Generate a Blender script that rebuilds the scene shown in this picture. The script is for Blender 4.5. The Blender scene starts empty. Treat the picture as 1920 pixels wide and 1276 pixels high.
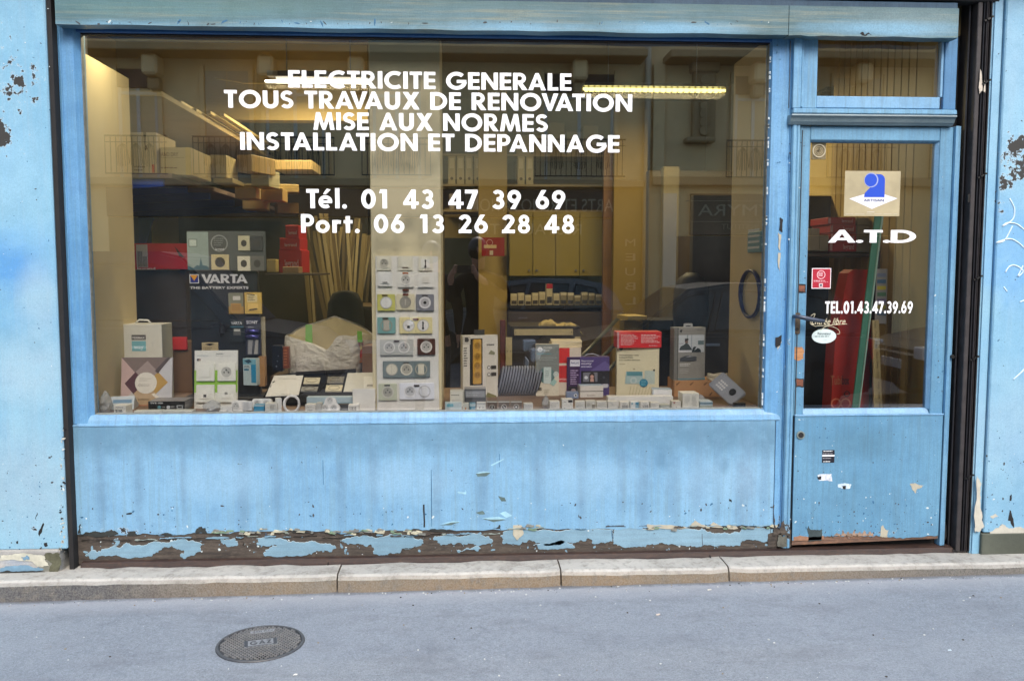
import bpy, bmesh, math, random
from mathutils import Vector, Matrix
random.seed(7)
C = bpy.context.scene
COL = C.collection
R = math.radians

# ---------------------------------------------------------------- camera, world, sun, exposure
YAW, PITCH, FPX, DCAM, HCAM = 0.05454, 0.080734, 1643.1, 4.2815, 1.5
cam = bpy.data.cameras.new('camera')
camo = bpy.data.objects.new('camera', cam); COL.objects.link(camo)
cam.sensor_fit = 'HORIZONTAL'; cam.sensor_width = 36.0; cam.lens = FPX / 1920 * 36
cam.clip_start = 0.05; cam.clip_end = 300
camo.location = (0, -DCAM, HCAM)
camo.rotation_euler = (math.pi/2 - PITCH, 0, -YAW)
C.camera = camo

SUN_EL, SUN_AZ = R(44), R(168)      # hazy bright overcast, from above and behind the camera
w = bpy.data.worlds.new('World'); C.world = w; w.use_nodes = True
nt = w.node_tree; nt.nodes.clear()
sky = nt.nodes.new('ShaderNodeTexSky'); sky.sky_type = 'NISHITA'; sky.sun_disc = False
sky.sun_elevation = SUN_EL; sky.sun_rotation = SUN_AZ; sky.dust_density = 2.5; sky.air_density = 1.0; sky.ozone_density = 1.0
bg = nt.nodes.new('ShaderNodeBackground'); bg.inputs['Strength'].default_value = 0.15
wo = nt.nodes.new('ShaderNodeOutputWorld')
nt.links.new(sky.outputs[0], bg.inputs[0]); nt.links.new(bg.outputs[0], wo.inputs[0])
sl = bpy.data.lights.new('sun', 'SUN'); sl.energy = 1.15; sl.angle = R(24); sl.color = (1.0, 0.95, 0.88)
so = bpy.data.objects.new('sun', sl); COL.objects.link(so)
d = Vector((-math.sin(SUN_AZ)*math.cos(SUN_EL), -math.cos(SUN_AZ)*math.cos(SUN_EL), -math.sin(SUN_EL)))
so.rotation_euler = d.to_track_quat('-Z', 'Y').to_euler(); so.location = (0, 10, 20)
C.view_settings.view_transform = 'Standard'; C.view_settings.look = 'None'
C.view_settings.exposure = 1.2; C.view_settings.gamma = 1.0
C.view_settings.use_curve_mapping = False
C.render.engine = 'CYCLES'
C.cycles.max_bounces = 8; C.cycles.transparent_max_bounces = 12
C.cycles.diffuse_bounces = 4; C.cycles.glossy_bounces = 3
C.cycles.caustics_reflective = False; C.cycles.caustics_refractive = False
C.cycles.sample_clamp_indirect = 4

# ---------------------------------------------------------------- measuring helpers
_f = Vector((math.sin(YAW)*math.cos(PITCH), math.cos(YAW)*math.cos(PITCH), -math.sin(PITCH)))
_r = Vector((math.cos(YAW), -math.sin(YAW), 0)); _u = _r.cross(_f)
def ray(px, py):
    return _f + _r*((px-960)/FPX) - _u*((py-638)/FPX)
def U(px, py, Y=0.0):
    q = ray(px, py); t = (Y+DCAM)/q.y
    return q.x*t, HCAM+q.z*t
def ux(px, Y=0.0, py=518): return U(px, py, Y)[0]
def uz(py, Y=0.0, px=870): return U(px, py, Y)[1]
def T(px, py, z):
    q = ray(px, py); t = (z-HCAM)/q.z
    return q.x*t, -DCAM+q.y*t
def V(px, py, Y):            # where a thing behind the camera stands, read from its mirror image in the glass
    return U(px, py, 0.1-Y)

# ---------------------------------------------------------------- materials
MC = {}
class NT:
    def __init__(s, name):
        s.m = bpy.data.materials.new(name); s.m.use_nodes = True
        s.t = s.m.node_tree; s.t.nodes.clear()
        s.out = s.t.nodes.new('ShaderNodeOutputMaterial')
    def n(s, typ, _o=0, **kw):
        nd = s.t.nodes.new('ShaderNode'+typ)
        for k, v in kw.items():
            if k.startswith('_'): setattr(nd, k[1:], v)
            else:
                key = int(k[1:]) if k[0] == 'i' and k[1:].isdigit() else k.replace('__', ' ')
                sock = nd.inputs[key]
                if isinstance(v, bpy.types.NodeSocket): s.t.links.new(v, sock)
                else: sock.default_value = v
        return nd.outputs[_o]
    def math(s, op, a, b=0.0, clamp=False):
        return s.n('Math', _operation=op, _use_clamp=clamp, i0=a, i1=b)
    def mix(s, fac, a, b, mode='MIX'):
        nd = s.t.nodes.new('ShaderNodeMix'); nd.data_type = 'RGBA'; nd.blend_type = mode
        for i, v in ((0, fac), (6, a), (7, b)):
            if isinstance(v, bpy.types.NodeSocket): s.t.links.new(v, nd.inputs[i])
            else: nd.inputs[i].default_value = (tuple(v)+(1,) if i else v)
        return nd.outputs[2]
    def ramp(s, v, a, b, lo=0.0, hi=1.0):
        nd = s.t.nodes.new('ShaderNodeMapRange'); nd.clamp = True
        s.t.links.new(v, nd.inputs[0])
        for i, x in enumerate((a, b, lo, hi)): nd.inputs[i+1].default_value = x
        return nd.outputs[0]
    def pos(s):
        if not hasattr(s, '_p'): s._p = s.n('NewGeometry', _o=0)
        return s._p
    def vscale(s, v, sc):
        return s.n('VectorMath', _operation='MULTIPLY', i0=v, i1=sc)
    def noise(s, scale, detail=4, rough=.55, vec=None, aniso=None):
        v = vec if vec is not None else s.pos()
        if aniso: v = s.vscale(v, aniso)
        return s.n('TexNoise', Vector=v, Scale=scale, Detail=detail, Roughness=rough)
    def spot(s, x, z, rx, rz, wob=.35, y=0):
        v = s.n('VectorMath', _operation='SUBTRACT', i0=s.pos(), i1=(x, 0, z))
        v = s.vscale(v, (1/rx, 0, 1/rz))
        l = s.n('VectorMath', _o=1, _operation='LENGTH', i0=v)
        if not hasattr(s, '_wn'): s._wn = s.noise(6, 4, .6)
        l = s.math('ADD', l, s.math('MULTIPLY', s.math('SUBTRACT', s._wn, .5), wob*2))
        return s.ramp(l, .35, 1.15, 1, 0)
    def finish(s, col, rough=.5, bump=None, bstr=.3, bdist=.003, metal=0, spec=.5, **kw):
        args = {'Base__Color': col if isinstance(col, bpy.types.NodeSocket) else tuple(col)+(1,), 'Roughness': rough, 'Metallic': metal,
                'Specular__IOR__Level': spec}
        args.update(kw)
        if bump is not None: args['Normal'] = s.n('Bump', Strength=bstr, Distance=bdist, Height=bump)
        b = s.n('BsdfPrincipled', **args)
        s.t.links.new(b, s.out.inputs[0]); return s.m

def srgb(r, g, b, k=1.0):
    f = lambda c: (c/255/12.92 if c/255 <= .04045 else ((c/255+.055)/1.055)**2.4)*k
    return (f(r), f(g), f(b))

def plain(name, col, rough=.55, var=.15, scale=9, bump=0.0, metal=0, spec=.5, bscale=60):
    if name in MC: return MC[name]
    t = NT(name)
    nz = t.noise(scale, 5, .6)
    c = t.mix(t.ramp(nz, .3, .7), tuple(x*(1-var) for x in col), tuple(min(1, x*(1+var)) for x in col))
    b = t.noise(bscale, 4, .6) if bump else None
    MC[name] = t.finish(c, rough, b, bump, .002, metal, spec); return MC[name]

def col(r, g, b, rough=.5, k=1.0):          # printed card, plastic: keyed by colour
    key = 'card_%d_%d_%d_%d' % (r, g, b, int(rough*10))
    if key in MC: return MC[key]
    c = srgb(r, g, b, k); t = NT(key)
    nz = t.noise(25, 3, .6)
    cc = t.mix(t.ramp(nz, .3, .75), tuple(x*.93 for x in c), c)
    MC[key] = t.finish(cc, rough, None); return MC[key]

def paint(name, base, light=None, deep=None, dull=None, streak=.25, chip=.0, chipcol=(.03,.028,.025), spots=(), cspots=(), speck=.35, lowchip=None, rough=.46, horizontal=False, bs=.5):
    """old brushed shop paint: tone drift, run marks, grime, specks, chipped places, chalky wear"""
    t = NT(name)
    light = light or tuple(min(1, x*1.25+.02) for x in base); deep = deep or tuple(x*.75 for x in base)
    ds = lambda q: (lambda l: ((q[0]*.84+l*.16)*.90, (q[1]*.88+l*.12)*.87, (q[2]*.88+l*.12)*.86))(q[0]*.3+q[1]*.5+q[2]*.2)
    base, light, deep = ds(base), ds(light), ds(deep); dull = ds(dull) if dull else tuple(x*.55 for x in base)
    big = t.noise(1.3, 4, .6); mid = t.noise(5, 6, .65)
    c = t.mix(t.ramp(big, .35, .65), base, light)
    c = t.mix(t.math('MULTIPLY', t.ramp(mid, .48, .75), .5), c, deep)
    an = (.9, 1, 26) if horizontal else (26, 1, .9)
    st = t.noise(2.2, 5, .65, aniso=an); st2 = t.noise(6.5, 4, .6, aniso=an)
    c = t.mix(t.math('MULTIPLY', t.ramp(st, .47, .68), min(1, streak*1.5)), c, dull)
    c = t.mix(t.math('MULTIPLY', t.ramp(st2, .52, .7), min(1, streak*1.1)), c, light)
    st3 = t.noise(9, 5, .7, aniso=an)
    c = t.mix(t.math('MULTIPLY', t.ramp(st3, .55, .7), min(1, streak*.7)), c, tuple(x*.72 for x in base))
    for (x, z, rx, rz, cc, k) in spots:
        c = t.mix(t.math('MULTIPLY', t.math('MULTIPLY', t.spot(x, z, rx, rz), k), t.ramp(mid, .25, .6, .55, 1)), c, ds(cc))
    gr = t.noise(160, 3, .7)
    c = t.mix(t.math('MULTIPLY', t.ramp(gr, .38, .66), .30), c, tuple(x*.55 for x in base))
    bl = t.noise(11, 7, .75)
    c = t.mix(t.math('MULTIPLY', t.ramp(bl, .5, .68), .28), c, light)
    c = t.mix(t.math('MULTIPLY', t.ramp(bl, .5, .34), .22), c, tuple(x*.7 for x in base))
    fine = t.noise(48, 6, .7)
    fl = t.math('MULTIPLY', t.ramp(fine, .72, .745), speck)
    c = t.mix(fl, c, chipcol)
    ch = t.noise(22, 9, .68); cm = None
    thr = .72 - chip
    field = ch
    for (x, z, rx, rz, k) in cspots:
        field = t.math('ADD', field, t.math('MULTIPLY', t.spot(x, z, rx, rz, .5), k))
    m = t.ramp(field, thr, thr+.012)
    edge = t.ramp(field, thr-.03, thr, 0, 1)
    c = t.mix(t.math('MULTIPLY', t.math('SUBTRACT', edge, m), .55), c, (.62, .7, .74))
    c = t.mix(m, c, chipcol)
    if lowchip:
        z0, z1, cc = lowchip
        sep = t.t.nodes.new('ShaderNodeSeparateXYZ'); t.t.links.new(t.pos(), sep.inputs[0])
        zz = t.math('ADD', sep.outputs[2], t.math('MULTIPLY', t.math('SUBTRACT', t.noise(14, 8, .7, aniso=(2.2,1,.6)), .5), (z1-z0)*1.6))
        lm = t.ramp(zz, z0, z0+(z1-z0)*.08, 1, 0)
        c = t.mix(lm, c, cc)
    h = t.math('SUBTRACT', t.math('ADD', t.math('MULTIPLY', mid, .5), t.math('MULTIPLY', st2, .35)), t.math('MULTIPLY', m, 1.2))
    h = t.math('ADD', h, t.math('ADD', t.math('MULTIPLY', gr, .2), t.math('MULTIPLY', bl, .3)))
    rr = t.ramp(mid, .3, .8, rough-.08, rough+.18)
    m_ = t.finish(c, rr, h, bs, .004); MC[name] = m_; return m_

# ---------------------------------------------------------------- mesh helpers
ORG = {}
def setp(o, label=None, cat=None, group=None, kind=None):
    if label: o['label'] = label
    if cat: o['category'] = cat
    if group: o['group'] = group
    if kind: o['kind'] = kind
    return o
def thing(name, label, cat, loc=(0,0,0), group=None, rot=None):
    o = bpy.data.objects.new(name, None); COL.objects.link(o); o.location = loc; o.empty_display_size = .1
    if rot: o.rotation_euler = rot
    ORG[o.name] = Vector((0,0,0)) if rot else Vector(loc)
    return setp(o, label, cat, group)

class MB:
    def __init__(s): s.v, s.f, s.m, s.sm = [], [], [], []
    def add(s, vs, fs, mi=0, smooth=False):
        b = len(s.v); s.v += [tuple(v) for v in vs]
        for f in fs: s.f.append([b+i for i in f]); s.m.append(mi); s.sm.append(smooth)
        return s
    def box(s, x0, x1, y0, y1, z0, z1, mi=0, M=None):
        vs = [Vector((x, y, z)) for z in (z0, z1) for y in (y0, y1) for x in (x0, x1)]
        if M is not None: vs = [M @ v for v in vs]
        return s.add(vs, [(0,2,3,1),(4,5,7,6),(0,1,5,4),(2,6,7,3),(0,4,6,2),(1,3,7,5)], mi)
    def quad(s, a, b, c, d, mi=0): return s.add([a,b,c,d], [(0,1,2,3)], mi)
    def prism(s, poly, y0, y1, mi=0, M=None, side=None):       # poly in x,z extruded along y (front at y0)
        from mathutils.geometry import tessellate_polygon
        n = len(poly)
        tri = tessellate_polygon([[Vector((p[0], p[1], 0)) for p in poly]])
        area = sum(poly[i][0]*poly[(i+1)%n][1]-poly[(i+1)%n][0]*poly[i][1] for i in range(n))
        vs = [Vector((x, y0, z)) for x, z in poly]+[Vector((x, y1, z)) for x, z in poly]
        if M is not None: vs = [M @ v for v in vs]
        fs = []
        for t3 in tri:
            a, b, c = t3
            ar = (poly[b][0]-poly[a][0])*(poly[c][1]-poly[a][1])-(poly[c][0]-poly[a][0])*(poly[b][1]-poly[a][1])
            if ar < 0: a, b, c = a, c, b
            fs.append((a, b, c)); fs.append((c+n, b+n, a+n))
        s.add(vs, fs, mi)
        b0 = len(s.v)-2*n
        for i in range(n):
            j = (i+1) % n
            q = [b0+i, b0+n+i, b0+n+j, b0+j] if area > 0 else [b0+i, b0+j, b0+n+j, b0+n+i]
            s.f.append(q); s.m.append(mi if side is None else side); s.sm.append(False)
        return s
    def loft(s, rings, mi=0, cap=True, smooth=True, closed=True):
        n = len(rings[0]); b = len(s.v)
        for r_ in rings: s.v += [tuple(p) for p in r_]
        for k in range(len(rings)-1):
            for i in range(n if closed else n-1):
                j = (i+1) % n
                s.f.append([b+k*n+i, b+k*n+j, b+(k+1)*n+j, b+(k+1)*n+i]); s.m.append(mi); s.sm.append(smooth)
        if cap:
            s.f.append([b+i for i in reversed(range(n))]); s.m.append(mi); s.sm.append(False)
            s.f.append([b+(len(rings)-1)*n+i for i in range(n)]); s.m.append(mi); s.sm.append(False)
        return s
    def tube(s, pts, r, n=8, mi=0, cap=True, flat=1.0):
        pts = [Vector(p) for p in pts]; rings = []; up = None
        for i, p in enumerate(pts):
            a = pts[max(0, i-1)]; c = pts[min(len(pts)-1, i+1)]; t = (c-a).normalized()
            if up is None: up = Vector((0,0,1)) if abs(t.z) < .9 else Vector((0,1,0))
            x = t.cross(up).normalized(); y = x.cross(t).normalized(); up = y
            rr = r[i] if isinstance(r, (list, tuple)) else r
            rings.append([p + x*rr*math.cos(2*math.pi*k/n) + y*rr*flat*math.sin(2*math.pi*k/n) for k in range(n)])
        return s.loft(rings, mi, cap)
    def cyl(s, c, r, h, axis='z', n=16, mi=0, r2=None):
        c = Vector(c); r2 = r if r2 is None else r2
        A = {'z': (Vector((1,0,0)), Vector((0,1,0)), Vector((0,0,1))), 'y': (Vector((1,0,0)), Vector((0,0,-1)), Vector((0,1,0))), 'x': (Vector((0,1,0)), Vector((0,0,1)), Vector((1,0,0)))}[axis]
        ring = lambda o, rr: [c + A[2]*o + A[0]*rr*math.cos(2*math.pi*k/n) + A[1]*rr*math.sin(2*math.pi*k/n) for k in range(n)]
        return s.loft([ring(0, r), ring(h, r2)], mi)
    def ring(s, c, r0, r1, y0, y1, n=24, mi=0, sx=1.0, sz=1.0, M=None):   # flat annulus facing -y, with depth
        vs = []; fs = []
        for k in range(n):
            a = 2*math.pi*k/n; ca, sa = math.cos(a)*sx, math.sin(a)*sz
            for rr, y in ((r0, y0), (r1, y0), (r1, y1), (r0, y1)):
                vs.append(Vector((c[0]+rr*ca, y, c[1]+rr*sa)))
        for k in range(n):
            j = (k+1) % n
            for q in range(4):
                qq = (q+1) % 4
                fs.append((k*4+q, k*4+qq, j*4+qq, j*4+q))
        if M is not None: vs = [M @ v for v in vs]
        return s.add(vs, fs, mi)
    def disc(s, c, r, y, n=20, mi=0, sx=1.0, sz=1.0, t=.0):
        pts = [(c[0]+r*math.cos(2*math.pi*k/n)*sx, c[1]+r*math.sin(2*math.pi*k/n)*sz) for k in range(n)]
        if t: return s.prism(pts, y, y+t, mi)
        return s.add([(x, y, z) for x, z in pts], [list(range(n))], mi)
    def build(s, name, mats, parent=None, bevel=0.0, seg=1, origin=None, smooth=False):
        me = bpy.data.meshes.new(name)
        o0 = ORG.get(parent.name, Vector()) if parent is not None else Vector(origin or (0,0,0))
        me.from_pydata([(v[0]-o0.x, v[1]-o0.y, v[2]-o0.z) for v in s.v], [], s.f)
        mats = mats if isinstance(mats, (list, tuple)) else [mats]
        for m in mats: me.materials.append(m)
        for p, mi, sm in zip(me.polygons, s.m, s.sm): p.material_index = mi; p.use_smooth = sm or smooth
        if bevel:
            bm = bmesh.new(); bm.from_mesh(me)
            bmesh.ops.remove_doubles(bm, verts=bm.verts, dist=1e-6)
            es = [e for e in bm.edges if len(e.link_faces) == 2 and e.calc_face_angle(0) > .5]
            bmesh.ops.bevel(bm, geom=es, offset=bevel, segments=seg, affect='EDGES', clamp_overlap=True)
            bm.normal_update(); bm.to_mesh(me); bm.free()
        me.validate(); me.update()
        o = bpy.data.objects.new(name, me); COL.objects.link(o)
        if parent is not None:
            o.parent = parent; ORG[o.name] = o0
        else:
            o.location = o0; ORG[o.name] = Vector(o0)
        return o
def bx(name, x0, x1, y0, y1, z0, z1, mat, parent=None, bevel=.002, seg=1):
    return MB().box(min(x0,x1), max(x0,x1), min(y0,y1), max(y0,y1), min(z0,z1), max(z0,z1)).build(name, mat, parent, bevel, seg)
def dup(o, loc=None, parent=None):
    c = o.copy(); COL.objects.link(c); ORG[c.name] = ORG.get(o.name, Vector())
    if parent is not None: c.parent = parent
    if loc is not None: c.location = loc
    for ch in list(o.children): dup(ch, None, c)
    return c

def ragged(pts, amp, n=4, seed=0, fixed=()):
    """fractal edge on a closed outline"""
    rnd = random.Random(seed); out = list(pts)
    for k in range(n):
        nx = []
        for i in range(len(out)):
            a, b = out[i], out[(i+1) % len(out)]
            nx.append(a); L = math.hypot(b[0]-a[0], b[1]-a[1])
            q = min(amp, L*.5)*rnd.uniform(-1, 1)
            dx, dz = ((b[1]-a[1])/L, -(b[0]-a[0])/L) if L > 1e-9 else (0, 0)
            nx.append(((a[0]+b[0])/2+dx*q, (a[1]+b[1])/2+dz*q))
        out = nx; amp *= .55
    return out

# ---------------------------------------------------------------- a bold geometric sans drawn stroke by stroke
def _arc(cx, cz, rx, rz, a0, a1, n=14):
    return [(cx+rx*math.cos(R(a0+(a1-a0)*i/n)), cz+rz*math.sin(R(a0+(a1-a0)*i/n))) for i in range(n+1)]
def _rb(x0, z0, x1, z1): return ('p', [(x0,z0),(x1,z0),(x1,z1),(x0,z1)])
S_ = .2
G = {
 'I': (.21, [_rb(0,0,.21,1)]),
 'E': (.56, [_rb(0,0,.21,1), _rb(.2,.82,.56,1), _rb(.2,.41,.54,.59), _rb(.2,0,.56,.18)]),
 'L': (.52, [_rb(0,0,.21,1), _rb(.2,0,.52,.18)]),
 'T': (.6, [_rb(.195,0,.405,1), _rb(0,.82,.6,1)]),
 'N': (.82, [_rb(0,0,.2,1), _rb(.62,0,.82,1), ('p', [(0,1),(.2,1),(.82,0),(.62,0)])]),
 'M': (1.04, [('p', [(0,0),(.2,0),(.33,1),(.14,1)]), ('p', [(.84,0),(1.04,0),(.9,1),(.71,1)]), ('p', [(.14,1),(.33,1),(.59,0),(.45,0)]), ('p', [(.71,1),(.9,1),(.59,0),(.45,0)])]),
 'A': (.88, [('p', [(0,0),(.22,0),(.52,1),(.36,1)]), ('p', [(.88,0),(.66,0),(.36,1),(.52,1)]), _rb(.2,.2,.68,.37)]),
 'V': (.82, [('p', [(0,1),(.22,1),(.49,0),(.33,0)]), ('p', [(.82,1),(.6,1),(.33,0),(.49,0)])]),
 'X': (.82, [('p', [(0,0),(.25,0),(.8,1),(.55,1)]), ('p', [(.82,0),(.57,0),(.02,1),(.27,1)])]),
 'O': (1.04, [('c', _arc(.52,.5,.42,.42,0,360,28), .2)]),
 'C': (.84, [('s', _arc(.52,.5,.42,.42,52,308,20), .2)]),
 'G': (1.0, [('s', _arc(.52,.5,.42,.42,45,352,24), .2), _rb(.54,.38,1.0,.55)]),
 'D': (.82, [_rb(0,0,.2,1), ('s', [(.1,.91)]+_arc(.3,.5,.42,.41,90,-90,16)+[(.1,.09)], .19)]),
 'P': (.64, [_rb(0,0,.21,1), ('s', [(.1,.915)]+_arc(.33,.68,.215,.235,90,-90,12)+[(.1,.445)], .175)]),
 'R': (.7, [_rb(0,0,.21,1), ('s', [(.1,.915)]+_arc(.33,.69,.215,.225,90,-90,12)+[(.1,.465)], .175), ('p', [(.2,.45),(.4,.5),(.72,0),(.46,0)])]),
 'S': (.62, [('s', _arc(.32,.71,.21,.2,28,90,5)+_arc(.32,.71,.21,.2,95,235,8)[0:]+[(.34,.5)]+_arc(.3,.29,.22,.2,60,-90,9)+_arc(.3,.29,.22,.2,-95,-150,4), .18)]),
 'U': (.74, [('s', [(.105,1),(.105,.7)]+_arc(.37,.36,.265,.27,180,360,14)+[(.635,.7),(.635,1)], .21)]),
 'Z': (.62, [_rb(0,.82,.62,1), _rb(0,0,.62,.18), ('p', [(0,.1),(.26,.1),(.62,.9),(.36,.9)])]),
 'B': (.64, [_rb(0,0,.2,1), ('s', [(.1,.92)]+_arc(.3,.72,.19,.2,90,-90,10)+[(.1,.52)], .16), ('s', [(.1,.48)]+_arc(.32,.28,.22,.2,90,-90,10)+[(.1,.08)], .16)]),
 'Y': (.78, [_rb(.29,0,.49,.5), ('p', [(0,1),(.23,1),(.49,.42),(.29,.42)]), ('p', [(.78,1),(.55,1),(.29,.42),(.49,.42)])]),
 '.': (.2, [('c', _arc(.1,.1,.055,.055,0,360,10), .11)]),
 '0': (.7, [('c', _arc(.35,.5,.25,.41,0,360,26), .2)]),
 '1': (.5, [_rb(.2,0,.41,1), ('p', [(.04,.8),(.22,.82),(.22,1),(.1,1)])]),
 '4': (.74, [_rb(.4,0,.6,1), _rb(0,.2,.74,.36), ('p', [(0,.34),(.22,.34),(.56,1),(.4,1)])]),
 '3': (.62, [('s', _arc(.29,.72,.2,.195,150,-80,12)+[(.24,.51)], .17), ('s', [(.24,.53)]+_arc(.29,.29,.225,.205,80,-155,12), .18)]),
 '7': (.62, [_rb(0,.82,.62,1), ('p', [(.08,0),(.31,0),(.62,.86),(.39,.86)])]),
 '9': (.68, [('c', _arc(.34,.66,.235,.245,0,360,20), .19), ('p', [(.15,0),(.38,0),(.66,.55),(.45,.5)])]),
 '6': (.68, [('c', _arc(.34,.34,.235,.245,0,360,20), .19), ('p', [(.53,1),(.3,1),(.02,.45),(.23,.5)])]),
 '2': (.64, [_rb(0,0,.64,.18), ('s', _arc(.31,.71,.21,.2,170,-30,10)+[(.13,.1)], .19)]),
 '8': (.64, [('c', _arc(.32,.73,.175,.19,0,360,16), .165), ('c', _arc(.32,.28,.215,.2,0,360,18), .17)]),
 'l': (.2, [_rb(0,0,.2,1.06)]),
 'r': (.42, [_rb(0,0,.2,.68), ('s', [(.1,.3),(.12,.5),(.24,.6),(.42,.58)], .17)]),
 't': (.42, [_rb(.1,0,.3,.9), _rb(0,.52,.42,.68)]),
 'o': (.68, [('c', _arc(.34,.34,.25,.25,0,360,20), .18)]),
 'e': (.68, [('s', _arc(.34,.34,.25,.25,0,310,18), .17), _rb(.1,.28,.66,.4)]),
}
G['é'] = (.68, G['e'][1]+[('p', [(.24,.76),(.36,.74),(.6,.98),(.42,1.02)])])
KERN = {'AV': .24, 'VA': .24, 'PA': .14, 'LA': .0, 'TA': .14, 'AT': .14, 'OV': .08, 'LT': .1, 'TR': .0, 'RA': .04, 'Té': .16, 'Po': .06, 'AX': .04, 'UX': -.02, '47': .06}
ORD = ['first','second','third','fourth','fifth','sixth','seventh','eighth','ninth','tenth','eleventh','twelfth','thirteenth','fourteenth','fifteenth','sixteenth','seventeenth','eighteenth','nineteenth','twentieth','twenty-first','twenty-second','twenty-third','twenty-fourth','twenty-fifth','twenty-sixth','twenty-seventh','twenty-eighth','twenty-ninth','thirtieth']
def ribbon(pts, wd, closed=False):
    n = len(pts); L, Rr = [], []
    for i, p in enumerate(pts):
        a = pts[(i-1) % n] if (closed or i) else p; b = pts[(i+1) % n] if (closed or i < n-1) else p
        def nrm(u, v):
            dx, dz = v[0]-u[0], v[1]-u[1]; l = math.hypot(dx, dz) or 1; return (-dz/l, dx/l)
        n1 = nrm(a, p) if a != p else nrm(p, b); n2 = nrm(p, b) if b != p else n1
        mx, mz = n1[0]+n2[0], n1[1]+n2[1]; l = math.hypot(mx, mz) or 1; mx /= l; mz /= l
        k = min(1.5, 1/max(.4, mx*n1[0]+mz*n1[1]))*wd/2
        L.append((p[0]+mx*k, p[1]+mz*k)); Rr.append((p[0]-mx*k, p[1]-mz*k))
    return L, Rr
def letters(mb, text, x0, x1, zb, h, y, mi=0, gap=.13, space=.38, z1b=None, mir=False, step=.00012):
    """text fitted between x0 and x1; baseline at zb; flat vinyl at depth y (each stroke a hair apart)"""
    wtot = 0; items = []; prev = ''
    for ch in text:
        if ch == ' ': wtot += space-gap; prev = ''; continue
        wtot -= KERN.get(prev+ch, 0); prev = ch
        g = G[ch]; items.append((wtot, g)); wtot += g[0]+gap
    wtot -= gap; sx = (x1-x0)/wtot; k = 0; DL = .009
    def P(gx, gz, ox):
        return (x0+(ox+gx)*sx, zb+gz*h)
    for ox, g in items:
        for j, st in enumerate(g[1]):
            yy = y-j*step
            if st[0] == 'p':
                src = st[1]; a_ = sum(src[i][0]*src[(i+1)%4][1]-src[(i+1)%4][0]*src[i][1] for i in range(4))
                if a_ < 0: src = src[::-1]
                Lo, Ro = ribbon(src, 2*DL, True)
                pts = [P(a, min(max(b, 0), 1.06), ox) for a, b in Ro]
                ar = sum(pts[i][0]*pts[(i+1)%4][1]-pts[(i+1)%4][0]*pts[i][1] for i in range(4))
                if ar < 0: pts.reverse()
                mb.add([(a, yy, b) for a, b in pts], [(0,1,2,3)], mi)
            else:
                pts = st[1][:-1] if st[0] == 'c' else st[1]
                L, Rr = ribbon(pts, st[2]+2*DL, st[0] == 'c'); n = len(pts)
                vs = [(*P(*p, ox), 0) for p in L+Rr]
                b = len(mb.v); mb.v += [(v[0], yy, v[1]) for v in vs]
                for i in range(n if st[0] == 'c' else n-1):
                    jn = (i+1) % n
                    mb.f.append([b+i, b+n+i, b+n+jn, b+jn]); mb.m.append(mi); mb.sm.append(False)
    return mb

_TX = {}
def tmesh(text, bold=0.0, shear=0.0):
    k = (text, bold, shear)
    if k not in _TX:
        cu = bpy.data.curves.new('t', 'FONT'); cu.body = text; cu.offset = bold; cu.shear = shear; cu.resolution_u = 3
        ob = bpy.data.objects.new('t', cu); COL.objects.link(ob)
        dg = bpy.context.evaluated_depsgraph_get()
        me = bpy.data.meshes.new_from_object(ob.evaluated_get(dg))
        vs = [tuple(v.co) for v in me.vertices]; fs = [tuple(p.vertices) for p in me.polygons]
        bpy.data.objects.remove(ob); bpy.data.curves.remove(cu); bpy.data.meshes.remove(me)
        _TX[k] = (vs, fs)
    return _TX[k]
def text_on(mb, text, x0, x1, zb, h, y, mi=0, bold=.0, shear=0.0, mirror=False, axis='xz', M=None):
    """built-in font text fitted in width (x1 None: natural)"""
    vs, fs = tmesh(text, bold, shear)
    if not vs: return
    ax, bx_ = min(v[0] for v in vs), max(v[0] for v in vs)
    sz = h/.73; sx = sz if x1 is None else (x1-x0)/(bx_-ax)
    out = []
    for v in vs:
        x = x0+(v[0]-ax)*sx if not mirror else x0-(v[0]-ax)*sx
        p = Vector((x, y, zb+v[1]*sz)); out.append(M @ p if M is not None else p)
    mb.add(out, [tuple(reversed(f)) if mirror else f for f in fs], mi)

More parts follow.
